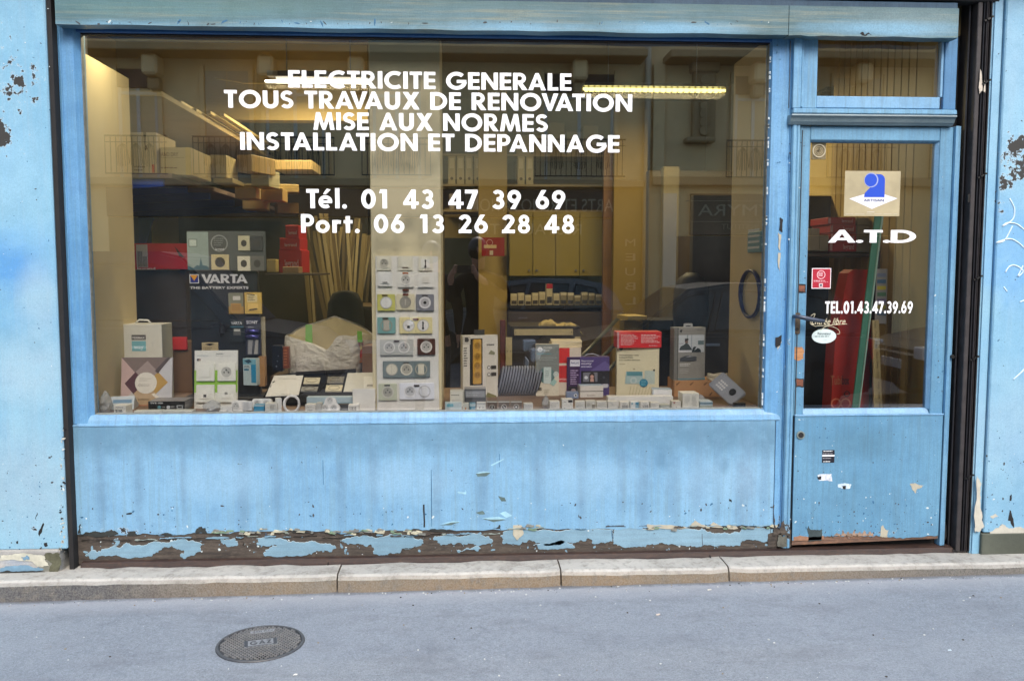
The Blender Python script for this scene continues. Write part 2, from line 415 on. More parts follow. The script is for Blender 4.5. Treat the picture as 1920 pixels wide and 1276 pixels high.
def decor(parent, w_, h_, items, name='front_print', y=-.0006, M=None, org=None):
    """flat print on a face: coordinates are fractions of the face, u from left, v from bottom"""
    mb = MB(); mats = []; idx = {}
    def mi(c):
        if c not in idx:
            idx[c] = len(mats); mats.append(c if not isinstance(c, tuple) else col(*c))
        return idx[c]
    X = lambda u: (u-.5)*w_
    Z = lambda v: v*h_
    k = 0
    rnd = random.Random(len(items)*13+int(w_*1000))
    for it in items:
        k += 1; yy = y-k*.00022
        if it[0] == 'r': mb.add([(X(it[1]),yy,Z(it[2])),(X(it[3]),yy,Z(it[2])),(X(it[3]),yy,Z(it[4])),(X(it[1]),yy,Z(it[4]))], [(0,1,2,3)], mi(it[5]))
        elif it[0] == 'c':
            r_ = it[3]*w_; n = 18
            mb.add([(X(it[1])+r_*math.cos(2*math.pi*i/n), yy, Z(it[2])+r_*math.sin(2*math.pi*i/n)) for i in range(n)], [list(range(n))], mi(it[4]))
        elif it[0] == 'o':
            mb.ring((X(it[1]), Z(it[2])), it[3]*w_*.86, it[3]*w_, yy, yy+.0002, 20, mi(it[4]))
        elif it[0] == 'p': 
            pts = [(X(a), Z(b)) for a, b in it[1]]
            ar = sum(pts[i][0]*pts[(i+1)%len(pts)][1]-pts[(i+1)%len(pts)][0]*pts[i][1] for i in range(len(pts)))
            if ar < 0: pts.reverse()
            mb.add([(a, yy, b) for a, b in pts], [list(range(len(pts)))], mi(it[2]))
        elif it[0] == 't':   # u0, v base, u1, height, text, colour
            text_on(mb, it[5], X(it[1]), X(it[3]), Z(it[2]), it[4]*h_, yy, mi(it[6]), it[7] if len(it) > 7 else .02)
        elif it[0] == 'l':   # u0,v0,u1,v1,rows,colour : rows of unreadable small print
            n = it[5]; hh = (it[4]-it[2])/n
            for q in range(n):
                u = it[1]; end = it[1]+(it[3]-it[1])*rnd.uniform(.6, 1)
                while u < end:
                    wv = min(rnd.uniform(.04, .13)*(it[3]-it[1])*1.5, end-u)
                    v0 = it[2]+q*hh+hh*.25
                    mb.add([(X(u),yy,Z(v0)),(X(u+wv),yy,Z(v0)),(X(u+wv),yy,Z(v0+hh*.5)),(X(u),yy,Z(v0+hh*.5))], [(0,1,2,3)], mi(it[6]))
                    u += wv+.018*(it[3]-it[1])*2
        elif it[0] == 'b':   # barcode
            u = it[1]
            while u < it[3]:
                wv = rnd.uniform(.02, .06)*(it[3]-it[1])
                mb.add([(X(u),yy,Z(it[2])),(X(u+wv),yy,Z(it[2])),(X(u+wv),yy,Z(it[4])),(X(u),yy,Z(it[4]))], [(0,1,2,3)], mi((25,25,28)))
                u += wv+rnd.uniform(.03, .06)*(it[3]-it[1])
    if M is not None: mb.v = [tuple(M @ Vector(v)) for v in mb.v]
    me_p = ORG.get(parent.name); ORG[parent.name] = Vector((0,0,0))
    o = mb.build(name, mats, parent)
    if me_p is not None: ORG[parent.name] = me_p
    return o

ZT = .79        # top of the window bench
def prod(name, label, cat, px0, px1, pyt, pyb, depth, c, items=(), yaw=0, zt=None, Y=None, group=None, tilt=0, bevel=.0012, mat=None, top=None, sidec=None, rough=.45):
    """a carton standing with its front-bottom edge where the photograph shows it"""
    pm = (px0+px1)/2
    if Y is None:
        zt = ZT if zt is None else zt; x, Y = T(pm, pyb, zt)
    else:
        x, zb = U(pm, pyb, Y); zt = zb if zt is None else zt
    x0, x1 = U(px0, pyb, Y)[0], U(px1, pyb, Y)[0]
    h = uz(pyt, Y, pm)-zt
    wd = (x1-x0)/math.cos(R(yaw))
    if yaw: wd -= depth*abs(math.sin(R(yaw)))*.9
    mats = [mat or col(*c, rough) if not isinstance(c, bpy.types.Material) else c]
    b = MB(); b.box(-wd/2, wd/2, 0, depth, 0, h)
    if top or sidec:
        mats += [col(*(top or c), rough), col(*(sidec or c), rough)]
        b.m[1] = 1; b.m[4] = 2; b.m[5] = 2
    o = b.build(name, mats, None, bevel)
    o.location = ((x0+x1)/2, Y+abs(math.sin(R(yaw)))*wd/2, zt); o.rotation_euler = (R(-tilt), 0, R(yaw))
    setp(o, label, cat, group)
    if items: decor(o, wd, h, items)
    o['_w'] = wd; o['_h'] = h
    WH[o.name] = (wd, h); del o['_w']; del o['_h']
    return o
WH = {}
# ================================================================ MATERIALS
BLUE = srgb(72, 150, 205); BLUE_L = srgb(120, 182, 222); BLUE_D = srgb(45, 120, 190); BLUE_G = srgb(98, 138, 142)
DARK = (.03, .028, .025)
def S(px, py, rx, rz, c, k, Y=0): x, z = U(px, py, Y); return (x, z, rx, rz, c, k)
def CS(px, py, rx, rz, k, Y=0): x, z = U(px, py, Y); return (x, z, rx, rz, k)
SATB = srgb(50, 150, 222); PALE = srgb(172, 202, 216); LAV = srgb(158, 186, 202)
M_left = paint('blue_paint_left_wall', srgb(112,180,214), srgb(142,200,224), srgb(76,158,208), srgb(150,185,205), streak=.22,
    spots=[S(10,490,.30,.16,SATB,.85), S(10,590,.25,.12,SATB,.25), S(60,440,.2,.1,srgb(120,190,232),.5), S(75,690,.25,.2,PALE,.55), S(60,900,.45,.3,LAV,.55), S(85,560,.1,.2,PALE,.5), S(30,320,.22,.22,srgb(140,200,230),.5)],
    cspots=[CS(-2,245,.08,.15,.38), CS(30,170,.16,.14,.12), CS(60,210,.14,.3,.09), CS(20,60,.1,.1,.09), CS(28,120,.1,.1,.06), CS(76,990,.035,.06,.14), CS(30,885,.1,.06,.06)], chip=-.01, bs=.5)
M_right = paint('blue_paint_right_wall', srgb(106,178,218), srgb(142,200,226), srgb(72,158,212), srgb(145,190,215), streak=.2,
    spots=[S(1900,480,.2,.3,srgb(80,168,238),.6), S(1880,800,.4,.35,PALE,.35), S(1890,930,.3,.2,srgb(120,175,205),.5), S(1870,130,.12,.4,PALE,.25)],
    cspots=[CS(1886,300,.10,.17,.22), CS(1915,270,.12,.07,.18), CS(1862,380,.03,.12,.17), CS(1895,900,.02,.14,.12), CS(1900,355,.12,.1,.06)], chip=-.02, bs=.3)
M_frame = paint('blue_paint_window_frame', srgb(70,150,208), srgb(112,180,224), srgb(48,128,196), srgb(88,140,165), streak=.4,
    cspots=[CS(1466,700,.05,1.2,.045), CS(1500,700,.07,.8,.05), CS(1480,1000,.16,.1,.2), CS(1460,640,.02,.05,.16), CS(1463,425,.02,.05,.17)], chip=-.015, speck=.5)
M_dframe = paint('blue_paint_door_surround', srgb(84,158,204), srgb(120,184,220), srgb(58,132,184), srgb(95,135,150), streak=.5,
    cspots=[CS(1480,650,.06,.25,.07), CS(1480,1000,.16,.12,.17), CS(1478,800,.05,.5,.05), CS(1780,900,.06,.5,.07)], chip=0.0, speck=.6)
M_head = paint('weathered_header_paint', srgb(70,110,118), srgb(88,134,148), srgb(54,94,102), srgb(132,146,132), streak=.75, horizontal=True,
    spots=[S(300,20,.9,.06,srgb(84,136,136),.7), S(1700,40,.3,.1,srgb(130,160,165),.6)]+[S(x,62,.45,.04,srgb(120,190,228),.75) for x in (250,600,950,1250,1650)]+[S(x,12,.5,.05,srgb(88,128,128),.6) for x in (500,900,1300,1700)], chip=-.03, speck=.2, rough=.5)
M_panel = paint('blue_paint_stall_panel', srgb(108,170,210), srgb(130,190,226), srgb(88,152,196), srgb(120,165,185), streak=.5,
    spots=[S(x,816,.5,.12,srgb(84,136,164),.8) for x in (200,450,700,950,1200,1400)]+[S(x,880+(x*7)%50,.022+.01*(x%3),.26,srgb(92,134,164),.55) for x in (190,262,345,455,520,640,700,820,905,1010,1090,1165,1205,1262,1345,1385,1432)]+[S(x,900,.3,.12,srgb(150,200,230),.5) for x in (420,760,1100,1350)]+[S(1240,858,.06,.08,srgb(70,120,150),.55), S(1358,872,.03,.05,srgb(70,120,150),.5), S(1310,900,.06,.3,srgb(110,150,180),.4), S(1400,900,.06,.3,srgb(120,150,175),.4)],  # darker top band: soiling plus under-sill shade painted into the colour
    cspots=[CS(940,960,.12,.07,.12), CS(1330,985,.25,.03,.12), CS(400,990,.5,.025,.13), CS(220,995,.15,.03,.17)], chip=-.04, speck=.3)
M_door = paint('blue_paint_door', srgb(78,146,186), srgb(100,166,202), srgb(62,130,172), srgb(88,132,152), streak=.45, spots=[S(1610,830,.25,.1,srgb(74,126,150),.6), S(1600,930,.2,.15,srgb(80,138,168),.4)],
    cspots=[CS(1620,1000,.5,.03,.12), CS(1500,980,.04,.12,.1), CS(1770,620,.1,.6,.04)], chip=-.02, speck=.65)
M_sill = paint('pale_blue_window_bead', srgb(96,162,208), srgb(130,188,224), srgb(72,130,176), srgb(104,140,160), streak=.35, chip=.015, speck=.7, chipcol=(.1,.12,.13))
M_lowblue = paint('dull_blue_paint_remnant', srgb(112,158,182), srgb(135,182,206), srgb(88,134,158), srgb(110,140,150), streak=.3, chip=.0, speck=.5, horizontal=True)

def wood(name, a, b, c, sc=1.0, rough=.75, bstr=.6):
    t = NT(name)
    g = t.noise(3*sc, 8, .7, aniso=(1.2,1,14)); g2 = t.noise(30, 6, .75, aniso=(1,1,2.5))
    cc = t.mix(t.ramp(g, .35, .65), a, b); cc = t.mix(t.math('MULTIPLY', t.ramp(g2, .5, .75), .6), cc, c)
    MC[name] = t.finish(cc, rough, t.math('ADD', g, g2), bstr, .006); return MC[name]
M_oldwood = wood('bare_rotten_brown_wood', srgb(84,75,66), srgb(46,41,38), srgb(112,102,90))
M_rail = wood('rusty_brown_threshold_rail', srgb(62,48,42), srgb(44,34,32), srgb(92,66,50), rough=.5, bstr=.2)
M_rawwood = wood('raw_orange_wood', srgb(190,140,95), srgb(160,108,70), srgb(120,76,50))
M_black = plain('black_gate_paint', (.022,.02,.022), .45, .3, 14, .3)
M_rustblack = plain('rust_brown_gate_steel', (.034,.029,.029), .55, .35, 18, .4)
M_void = plain('near_black_matt', (.012,.011,.011), .8, .3, 10, .3)  # shared near-black for voids, gaps and dark fittings
M_cream = plain('cream_undercoat', srgb(172,166,148), .7, .12, 30, .4)
M_metal = plain('aged_dark_metal', (.05,.047,.044), .4, .3, 40, .2, metal=.8)
M_steel = plain('grey_metal', (.35,.35,.36), .35, .1, 30, .1, metal=.9)
M_white = plain('white_vinyl_lettering', (.86,.87,.88), .45, .02, 20)
M_putty = plain('grey_putty_line', srgb(120,125,120), .7, .3, 40, .4)

def glassmat(name, refl, tint=(1,1,1)):
    t = NT(name)
    fr = t.n('LayerWeight', _o=0, Blend=.25)
    sm = t.noise(3.0, 5, .6); 
    sm2 = t.noise(9, 5, .6, aniso=(1, 1, .35))
    fac = t.math('ADD', t.ramp(fr, 0, 1, refl, .7), t.math('MULTIPLY', t.ramp(sm, .5, .75), .02))
    wv = t.noise(1.1, 2, .5)
    bump = t.n('Bump', Strength=.012, Distance=.02, Height=wv)
    gl = t.n('BsdfGlossy', Color=(1,1,1,1), Roughness=0.0, Normal=bump)
    tr = t.n('BsdfTransparent', Color=tuple(tint)+(1,))
    dust = t.n('BsdfDiffuse', Color=(.55,.53,.48,1))
    a = t.n('MixShader', i0=fac, i1=tr, i2=gl)
    du = t.math('MULTIPLY', t.ramp(sm2, .45, .8), .008)
    b = t.n('MixShader', i0=t.math('ADD', du, .002), i1=a, i2=dust)
    t.t.links.new(b, t.out.inputs[0]); return t.m
M_glass = glassmat('shop_window_glass', .17)
M_glassd = glassmat('door_glass', .12)

# ---- ground
def ground():
    t = NT('pale_blue_grey_asphalt')
    n1 = t.noise(.9, 5, .6); n2 = t.noise(55, 5, .75); n3 = t.noise(260, 2, .7); vo = t.n('TexVoronoi', Vector=t.pos(), Scale=48.0)
    c = t.mix(t.ramp(n1, .3, .7), srgb(116,121,130), srgb(136,141,149))
    c = t.mix(t.math('MULTIPLY', t.ramp(n2, .45, .72), .45), c, srgb(80,92,100))
    c = t.mix(t.math('MULTIPLY', t.ramp(n3, .45, .56), .45), c, srgb(158,170,176))
    n5 = t.noise(105, 3, .8); n6 = t.noise(17, 6, .7)
    c = t.mix(t.math('MULTIPLY', t.ramp(n5, .5, .66), .3), c, srgb(168,176,186))
    c = t.mix(t.math('MULTIPLY', t.ramp(n5, .5, .34), .25), c, srgb(70,76,86))
    c = t.mix(t.math('MULTIPLY', t.ramp(n6, .5, .7), .3), c, srgb(92,98,108))
    sp = t.math('LESS_THAN', vo, .08); spn = t.math('GREATER_THAN', t.noise(30, 2, .5), .6)
    c = t.mix(t.math('MULTIPLY', t.math('MULTIPLY', sp, spn), .75), c, (.66,.66,.66))
    st = t.noise(2.4, 7, .72, aniso=(1, 2.6, 1))
    c = t.mix(t.math('MULTIPLY', t.ramp(st, .5, .72), .5), c, srgb(100,102,108))
    # dirt along the step
    sep = t.t.nodes.new('ShaderNodeSeparateXYZ'); t.t.links.new(t.pos(), sep.inputs[0])
    yy = t.math('ADD', sep.outputs[1], t.math('MULTIPLY', t.math('SUBTRACT', t.noise(8, 6, .7), .5), .09))
    c = t.mix(t.math('MULTIPLY', t.ramp(yy, -.25, -.205, 0, 1), .75), c, srgb(84,80,76))
    c = t.mix(t.math('MULTIPLY', t.math('MULTIPLY', t.ramp(yy, -.42, -.28, 0, 1), t.ramp(yy, -.24, -.26, 0, 1)), .45), c, srgb(168,170,174))
    h = t.math('ADD', t.math('MULTIPLY', n2, .6), t.math('MULTIPLY', n3, .6))
    return t.finish(c, .72, h, .8, .006)
M_ground = ground()
def stonemat():
    t = NT('worn_limestone_step')
    n1 = t.noise(2.0, 5, .6); n2 = t.noise(26, 7, .72); n3 = t.noise(140, 3, .7)
    sep = t.t.nodes.new('ShaderNodeSeparateXYZ'); t.t.links.new(t.pos(), sep.inputs[0])
    sn = t.t.nodes.new('ShaderNodeSeparateXYZ'); g = t.t.nodes.new('ShaderNodeNewGeometry'); t.t.links.new(g.outputs[1], sn.inputs[0])
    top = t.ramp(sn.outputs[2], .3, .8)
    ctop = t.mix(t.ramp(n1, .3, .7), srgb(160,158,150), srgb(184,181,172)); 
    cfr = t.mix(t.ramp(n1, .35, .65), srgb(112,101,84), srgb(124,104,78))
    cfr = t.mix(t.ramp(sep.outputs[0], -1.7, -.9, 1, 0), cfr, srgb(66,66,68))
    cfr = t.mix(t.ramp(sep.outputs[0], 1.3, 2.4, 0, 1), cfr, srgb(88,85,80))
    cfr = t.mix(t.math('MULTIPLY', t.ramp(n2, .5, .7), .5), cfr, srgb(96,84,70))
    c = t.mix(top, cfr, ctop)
    c = t.mix(t.math('MULTIPLY', t.ramp(n2, .5, .66), .6), c, srgb(104,99,90))
    n4 = t.noise(7, 6, .7)
    c = t.mix(t.math('MULTIPLY', t.ramp(n4, .52, .68), .5), c, srgb(116,110,100))
    c = t.mix(t.math('MULTIPLY', t.ramp(n3, .35, .6), .15), c, srgb(200,198,190))
    arr = t.math('MULTIPLY', t.ramp(t.math('ADD', sep.outputs[1], t.math('MULTIPLY', t.math('SUBTRACT', n2, .5), .04)), -.196, -.180, 1, 0), t.ramp(sep.outputs[2], .048, .056))
    c = t.mix(t.math('MULTIPLY', arr, .35), c, srgb(206,202,194))
    return t.finish(c, .75, t.math('ADD', n2, t.math('MULTIPLY', n3, .4)), .9, .01)
M_stone = stonemat()

# ================================================================ GROUND AND STREET
def sheet(name, x0, x1, y0, y1, z, mat, zl=None, nx=2):
    mb = MB()
    for i in range(nx):
        a, b = x0+(x1-x0)*i/nx, x0+(x1-x0)*(i+1)/nx
        za = zl(a) if zl else z; zb = zl(b) if zl else z
        mb.add([(a,y0,za),(b,y0,zb),(b,y1,zb),(a,y1,za)], [(0,1,2,3)])
    return setp(mb.build(name, mat), kind='structure')
gz = lambda x: -.014+.0078*max(-14, min(14, x))
pv = sheet('pavement', -14, 14, -4.95, .3, 0, M_ground, gz, 8)
M_road = plain('asphalt_road', (.055,.056,.06), .8, .3, 3, .5)
kb = MB(); kb.box(-14, 14, -5.15, -4.95, -.35, -.005); setp(kb.build('kerb', plain('granite_kerb', (.3,.29,.28), .7, .2, 8, .4)), kind='structure')
sheet('road', -60, 60, -60, -5.14, -.14, M_road, None, 1)
kb = MB(); kb.box(-14, 14, -14.6, -12.9, -.35, -.01); setp(kb.build('pavement_opposite', M_ground), kind='structure')
sheet('ground', -80, 80, -80, 80, -.36, M_road)

# ---- step of four stones
step = thing('stone_doorstep', 'long worn limestone step of butted blocks under the blue shopfront', 'doorstep', (0,-.1,0))
edges = [-4.2, U(632,1077,-.2)[0], U(1052,1070,-.2)[0], U(1367,1062,-.2)[0], 4.6]
for i in range(4):
    x0, x1 = edges[i]+.0035, edges[i+1]-.0035
    mb = MB(); n = max(4, int((x1-x0)/.09)); rnd = random.Random(i+3)
    rings = []
    for k in range(n+1):
        x = x0+(x1-x0)*k/n; e = rnd.uniform(-.004, .004); zt = .060+rnd.uniform(-.0025, .002)
        f0 = -.2+e-(.012 if k in (0, n) else 0)*-1
        rings.append([(x,.1,-.1),(x,f0-.012-.02,-.1),(x,f0-.012,zt-.022),(x,f0,zt-.007),(x,f0+.014,zt),(x,-.08,zt+.002),(x,.1,zt-.004)])
    mb.loft(rings, 0, True, False)
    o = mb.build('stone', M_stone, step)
# dark mortar behind the joints
MB().box(-4.2, 4.6, -.17, .08, -.1, .04).build('mortar_bed', M_void, step)

# ---- gas cover
gasM = NT('cast_iron_cover')
_n = gasM.noise(40, 5, .7); _n2 = gasM.noise(5, 4, .6)
_c = gasM.mix(gasM.ramp(_n, .35, .7), srgb(92,94,98), srgb(128,128,126)); _c = gasM.mix(gasM.math('MULTIPLY', gasM.ramp(_n2, .5, .7), .5), _c, srgb(98,88,76))
M_iron = gasM.finish(_c, .5, _n, .3, .002, metal=.35)
gx, gy, gr = -.835, -.766, .176; g0 = gz(gx)
gc = thing('gas_cover', 'round cast iron gas access cover marked GAZ set in the pavement', 'access cover', (gx, gy, g0))
MB().cyl((gx,gy,g0-.02), gr, .023, 'z', 48).build('cover_plate', plain('cover_base', (.022,.023,.026), .6, .3, 30, .3), gc)
mb = MB(); n = 64
rings = [[(gx+rr*math.cos(2*math.pi*k/n), gy+rr*math.sin(2*math.pi*k/n), g0+zz) for rr, zz in ((gr*.93,.003),(gr*.935,.0065),(gr*.985,.0065),(gr,.002))] for k in range(n+1)]
mb.loft(rings, 0, False, False, False); mb.build('rim', plain('dark_iron_rim', (.06,.062,.066), .5, .3, 30, .3), gc)
ang = R(14); Rz = Matrix.Translation((gx, gy, g0)) @ Matrix.Rotation(ang, 4, 'Z')
mb = MB(); q = .0152
for i in range(-14, 15):
    for j in range(-14, 15):
        x, y = (i+(.5 if j % 2 else 0))*q, j*q*.86
        if math.hypot(x, y) > gr*.9 or (abs(x) < .066 and abs(y) < .028) or (abs(x-.01) < .05 and .1 < y < .128): continue
        a = q*.36
        vs = [Rz @ Vector((x+dx*a, y+dy*a*.8, z)) for z, kk in ((.003,1),(.0085,.7)) for dx, dy in ((-1*kk,-1*kk),(1*kk,-1*kk),(1*kk,1*kk),(-1*kk,1*kk))]
        mb.add(vs, [(4,5,6,7),(0,1,5,4),(1,2,6,5),(2,3,7,6),(3,0,4,7)])
o = mb.build('tread_pattern', M_iron, gc); o['kind'] = 'stuff'
mb = MB(); Mt = Rz @ Matrix.Rotation(R(-90), 4, 'X')
def lay(mb, zlift):   # text drawn in xz goes flat on the cover
    mb.v = [tuple(Rz @ Vector((v[0], v[2], zlift+(-v[1])*1.0))) for v in mb.v]
letters(mb, 'GAZ', -.042, .042, -.017, .034, 0, 0, .2)
for x0, x1, z0, z1 in ((-.064,-.05,-.026,.026),(.05,.064,-.026,.026),(-.064,.064,.0265,.031),(-.064,.064,-.031,-.0265)):
    mb.add([(x0,0,z0),(x1,0,z0),(x1,0,z1),(x0,0,z1)], [(0,1,2,3)])
text_on(mb, '250 KN', -.03, .05, .105, .016, 0)
lay(mb, .0072); mb.build('lettering', plain('dark_iron_letters', srgb(58,60,64), .5, .2, 50, .2), gc)
mb = MB(); mb.box(-.066,.066,-.033,.033,.002,.0062,0,Rz); mb.box(-.04,.06,.1,.126,.002,.0062,0,Rz); mb.build('letter_plate', plain('worn_bright_iron', srgb(132,134,136), .45, .2, 50, .2), gc)
mb = MB(); mb.v = []; mb.box(-.02, .02, -.155, -.125, .003, .0055, 0, Rz); mb.build('lift_slot', M_void, gc)

# small litter
def scrap(px, py, r, c, label, seed, name='paper_scrap'):
    x, y = T(px, py, 0); z = gz(x)
    pts = ragged([(x-r, y-r*.5), (x+r*.8, y-r*.6), (x+r, y+r*.4), (x-r*.5, y+r*.6)], r*.4, 3, seed)
    mb = MB(); mb.prism(pts, 0, 1); rnd = random.Random(seed)
    vs = []
    for v in mb.v: vs.append((v[0], v[2], z+.001+(.003 if v[1] < .5 else 0)+ (v[0]-x)*rnd.choice((.15,.1,-.05))*0+ (v[0]-x)*.12+r*.12))
    mb.v = vs; o = mb.build(name, col(*c), None, origin=(x, y, z)); setp(o, label, 'litter')
scrap(553,1256,.007,(235,232,225),'small white pebble-like scrap right of the gas cover',1)
scrap(1233,1149,.009,(215,200,185),'small pinkish paper scrap lying mid pavement below the step',2)
scrap(1330,1104,.009,(225,222,210),'cream paper scrap just below the fourth step block',3)
scrap(1780,1220,.008,(200,215,225),'pale bluish scrap on the pavement at lower right',4)
scrap(1246,1085,.007,(235,230,220),'white crumb against the foot of the stone step',5)
scrap(1852,1074,.007,(235,225,200),'cream crumb at the step foot below the right wall',6)

# ================================================================ THE SHOP'S BUILDING
LPX = ux(79,-.12,0)   # left wall corner
lx1 = -1.945; rx0 = 2.60
wl = thing('left_wall_pier', 'streaky blue painted wall pier left of the shop window with flaking patches', 'wall', (-3.2, -.06, 0))
WF = -.07
LPX = ux(100.5,WF,410)
bx('wall_face', -8.0, LPX, WF, .3, uz(1030,WF,60), 12.0, M_left, wl, .006)
M_plinthL = paint('flaking_plinth_paint', srgb(168,170,166), srgb(196,196,190), srgb(110,110,102), srgb(104,110,112), streak=.5, chip=.08, speck=.6, horizontal=True, spots=[S(30,1068,.18,.03,srgb(112,165,205),.8), S(45,1042,.08,.03,srgb(112,150,190),.5), S(104,1050,.04,.06,srgb(80,84,50),.7)], chipcol=(.08,.07,.06))
bx('plinth', -8.0, ux(112,WF-.012,1050), WF-.014, .3, .02, uz(1030,WF,60)+.002, M_plinthL, wl, .008, 2)
MB().box(LPX+.001, LPX+.022, -.058, .3, .05, 12).build('dark_liner', M_void, wl)
wr = thing('right_wall_pier', 'pale blue wall pier right of the folding gate with black flaked patches', 'wall', (3.2, -.06, 0))
rxx = ux(1852,WF,400)
bx('wall_face', rxx+.05, 8.2, WF, .3, uz(998,WF,1880), 12.0, M_right, wr, .006)
bx('corner_moulding', rxx-.006, rxx+.048, WF+.014, .3, .05, 12.0, M_right, wr, .008, 2)
M_plinthR = plain('mossy_dark_stone_plinth', srgb(78,82,72), .85, .3, 5, .6)
bx('plinth', rxx+.04, 5.4, WF-.006, .3, .02, uz(999,WF,1880), M_plinthR, wr, .004)
bx('plinth', 5.402, 8.2, WF-.006, .3, .02, uz(999,WF,1880), M_plinthR, wr, .004)
# peeled plaster on the right pier
def patch(parent, pts, Y, mat, amp=.006, seed=1, th=.0015, name='bare_patch', n=4):
    q = [U(a, b, Y) for a, b in pts]
    return MB().prism(ragged(q, amp, n, seed), Y-th, Y, 0).build(name, mat, parent)
M_plaster = plain('bare_cream_plaster', srgb(184,180,166), .8, .15, 22, .5)
patch(wr, [(1832,890),(1840,905),(1838,940),(1842,965),(1846,985),(1836,996),(1828,998),(1830,940)], WF, M_plaster, .008, 5)
patch(wr, [(1856,968),(1866,962),(1872,966),(1862,971)], WF, M_plaster, .004, 6)
patch(wr, [(1855,998),(1872,990),(1882,983),(1892,990),(1922,991),(1922,1000),(1858,1001)], WF, M_plaster, .01, 7)
# chalk-like graffiti on right pier
mb = MB()
def scrib(pts, r=.0035):
    P3 = []
    for a, b in pts: x, z = U(a, b, WF-.0005); P3.append((x, WF-.0005, z))
    mb.tube(P3, r, 6, 0, True)
def smooth(pts, n=6):
    out = []
    for i in range(len(pts)-1):
        p0, p1, p2, p3 = pts[max(0,i-1)], pts[i], pts[i+1], pts[min(len(pts)-1,i+2)]
        for k in range(n):
            t = k/n
            out.append(tuple(.5*((2*p1[j])+(-p0[j]+p2[j])*t+(2*p0[j]-5*p1[j]+4*p2[j]-p3[j])*t*t+(-p0[j]+3*p1[j]-3*p2[j]+p3[j])*t**3) for j in range(len(p1))))
    return out+[tuple(pts[-1])]
for st in ([(1893,372),(1902,392),(1898,412),(1880,424),(1888,418),(1906,420),(1922,432)], [(1898,424),(1890,440),(1882,452),(1868,455),(1890,448),(1905,452),(1922,466)],
           [(1885,510),(1893,499),(1905,498),(1918,508),(1910,518)], [(1918,498),(1908,518)], [(1882,538),(1888,546)], [(1900,711),(1912,700),(1922,690)], [(1912,566),(1922,562)]):
    scrib(smooth(st))
o = mb.build('chalk_scribble', plain('chalk_white', srgb(205,222,235), .8, .1, 30), wr)

# upper building, shading the pavement; interior shell
up = thing('upper_wall', 'plain upper wall of the building over the shopfront, above the header', 'wall', (0, .1, 2.9))
bx('masonry', -1.9, rxx-.01, .02, .35, 2.86, 12.0, plain('rendered_masonry', (.4,.38,.34), .8, .15, 2, .3), up, 0)
bx('shutter_box', -1.88, ux(1862,0,0), -.06, .02, 2.79, 3.3, M_void, up, .005)
bx('sign_overhang', -2.3, 3.0, -.26, -.075, 2.95, 3.5, paint('blue_overhang', srgb(70,130,170), streak=.3), up, .01)
rf = MB().box(-8, 8.2, .36, 9, 11.7, 12).build('roof_slab', plain('zinc_roof', (.3,.32,.34), .5, .1, 3)); setp(rf, 'flat zinc roof slab high above the shop', 'roof')

# ================================================================ SHOPFRONT JOINERY
sf = thing('shopfront', 'weathered blue wooden shopfront with large display window beside the door', 'shopfront', (0, 0, .06))
HF = -.075                       # header front
hz0, hz1 = uz(58,HF,960)-.0, uz(3,HF,1000)
hz0 = (U(105,46,HF)[1]+U(1797,70,HF)[1])/2
hx0, hx1 = ux(103,HF,20), ux(1797,HF,40); hj = ux(1479,HF,40)
def board(name, x0, x1, y0, y1, z0, z1, mat, parent, seed=1, wob=.0025, n=26, bevel=.004):
    """a board whose bottom edge has a hand-worn line"""
    rnd = random.Random(seed); pts = [(x0, z1)]
    xs = [x0+(x1-x0)*i/n for i in range(n+1)]
    pts += [(x, z0+(rnd.uniform(-wob, wob) if 0 < i < n else 0)) for i, x in enumerate(xs)] + [(x1, z1)]
    return MB().prism(pts, y0, y1, 0).build(name, mat, parent, bevel)
board('header_board', hx0, hj-.001, HF, 0, hz0, hz1, M_head, sf, 1)
board('header_board', hj+.001, hx1, HF-.002, 0, hz0-.003, hz1, M_head, sf, 2)
bx('header_cap', hx0, hx1, HF+.01, .02, hz1, hz1+.03, paint('dark_blue_cap', srgb(30,80,110), streak=.3), sf)
patch(sf, [(1612,63),(1618,60),(1622,66),(1628,61),(1634,66),(1628,64),(1622,68)], HF-.002, M_void, .003, 3, .001, 'crack', 2)
# stiles and rails of the window (front plane Y = 0)
gx0, gx1 = -1.792, 1.499; gz0, gz1 = .800, 2.604
sx0 = ux(106,0,400)
bx('guide_strip', ux(110.5,-.02,420), ux(117,-.02,420), -.03, .05, .06, 2.8, M_sill, sf, .003)
bx('shutter_channel', LPX+.023, -1.87, .052, .3, .05, 2.85, M_void, sf, 0)
mb = MB()   # left stile with a shallow moulded profile
def stile(name, xs, z0, z1, mat, parent):  # xs: list of (x, y) profile from left to right
    pts = [(x, y) for x, y in xs]; ring0 = [(x, y, z0) for x, y in pts]+[(pts[-1][0], .08, z0), (pts[0][0], .08, z0)]
    ring1 = [(x, y, z1) for x, y, _ in ring0]
    return MB().loft([ring0, ring1], 0, True, False).build(name, mat, parent, .0015)
stile('stile', [(-1.888,.0),(-1.868,-.012),(-1.862,-.002),(-1.812,-.002),(-1.808,.004),(gx0+.002,.028)], .76, hz0+.02, M_frame, sf)
bx('top_rail', -1.86, gx1+.01, .012, .08, gz1, hz0+.04, paint('shaded_blue_rail', srgb(24,104,170), srgb(30,112,176), streak=.2), sf, .003)
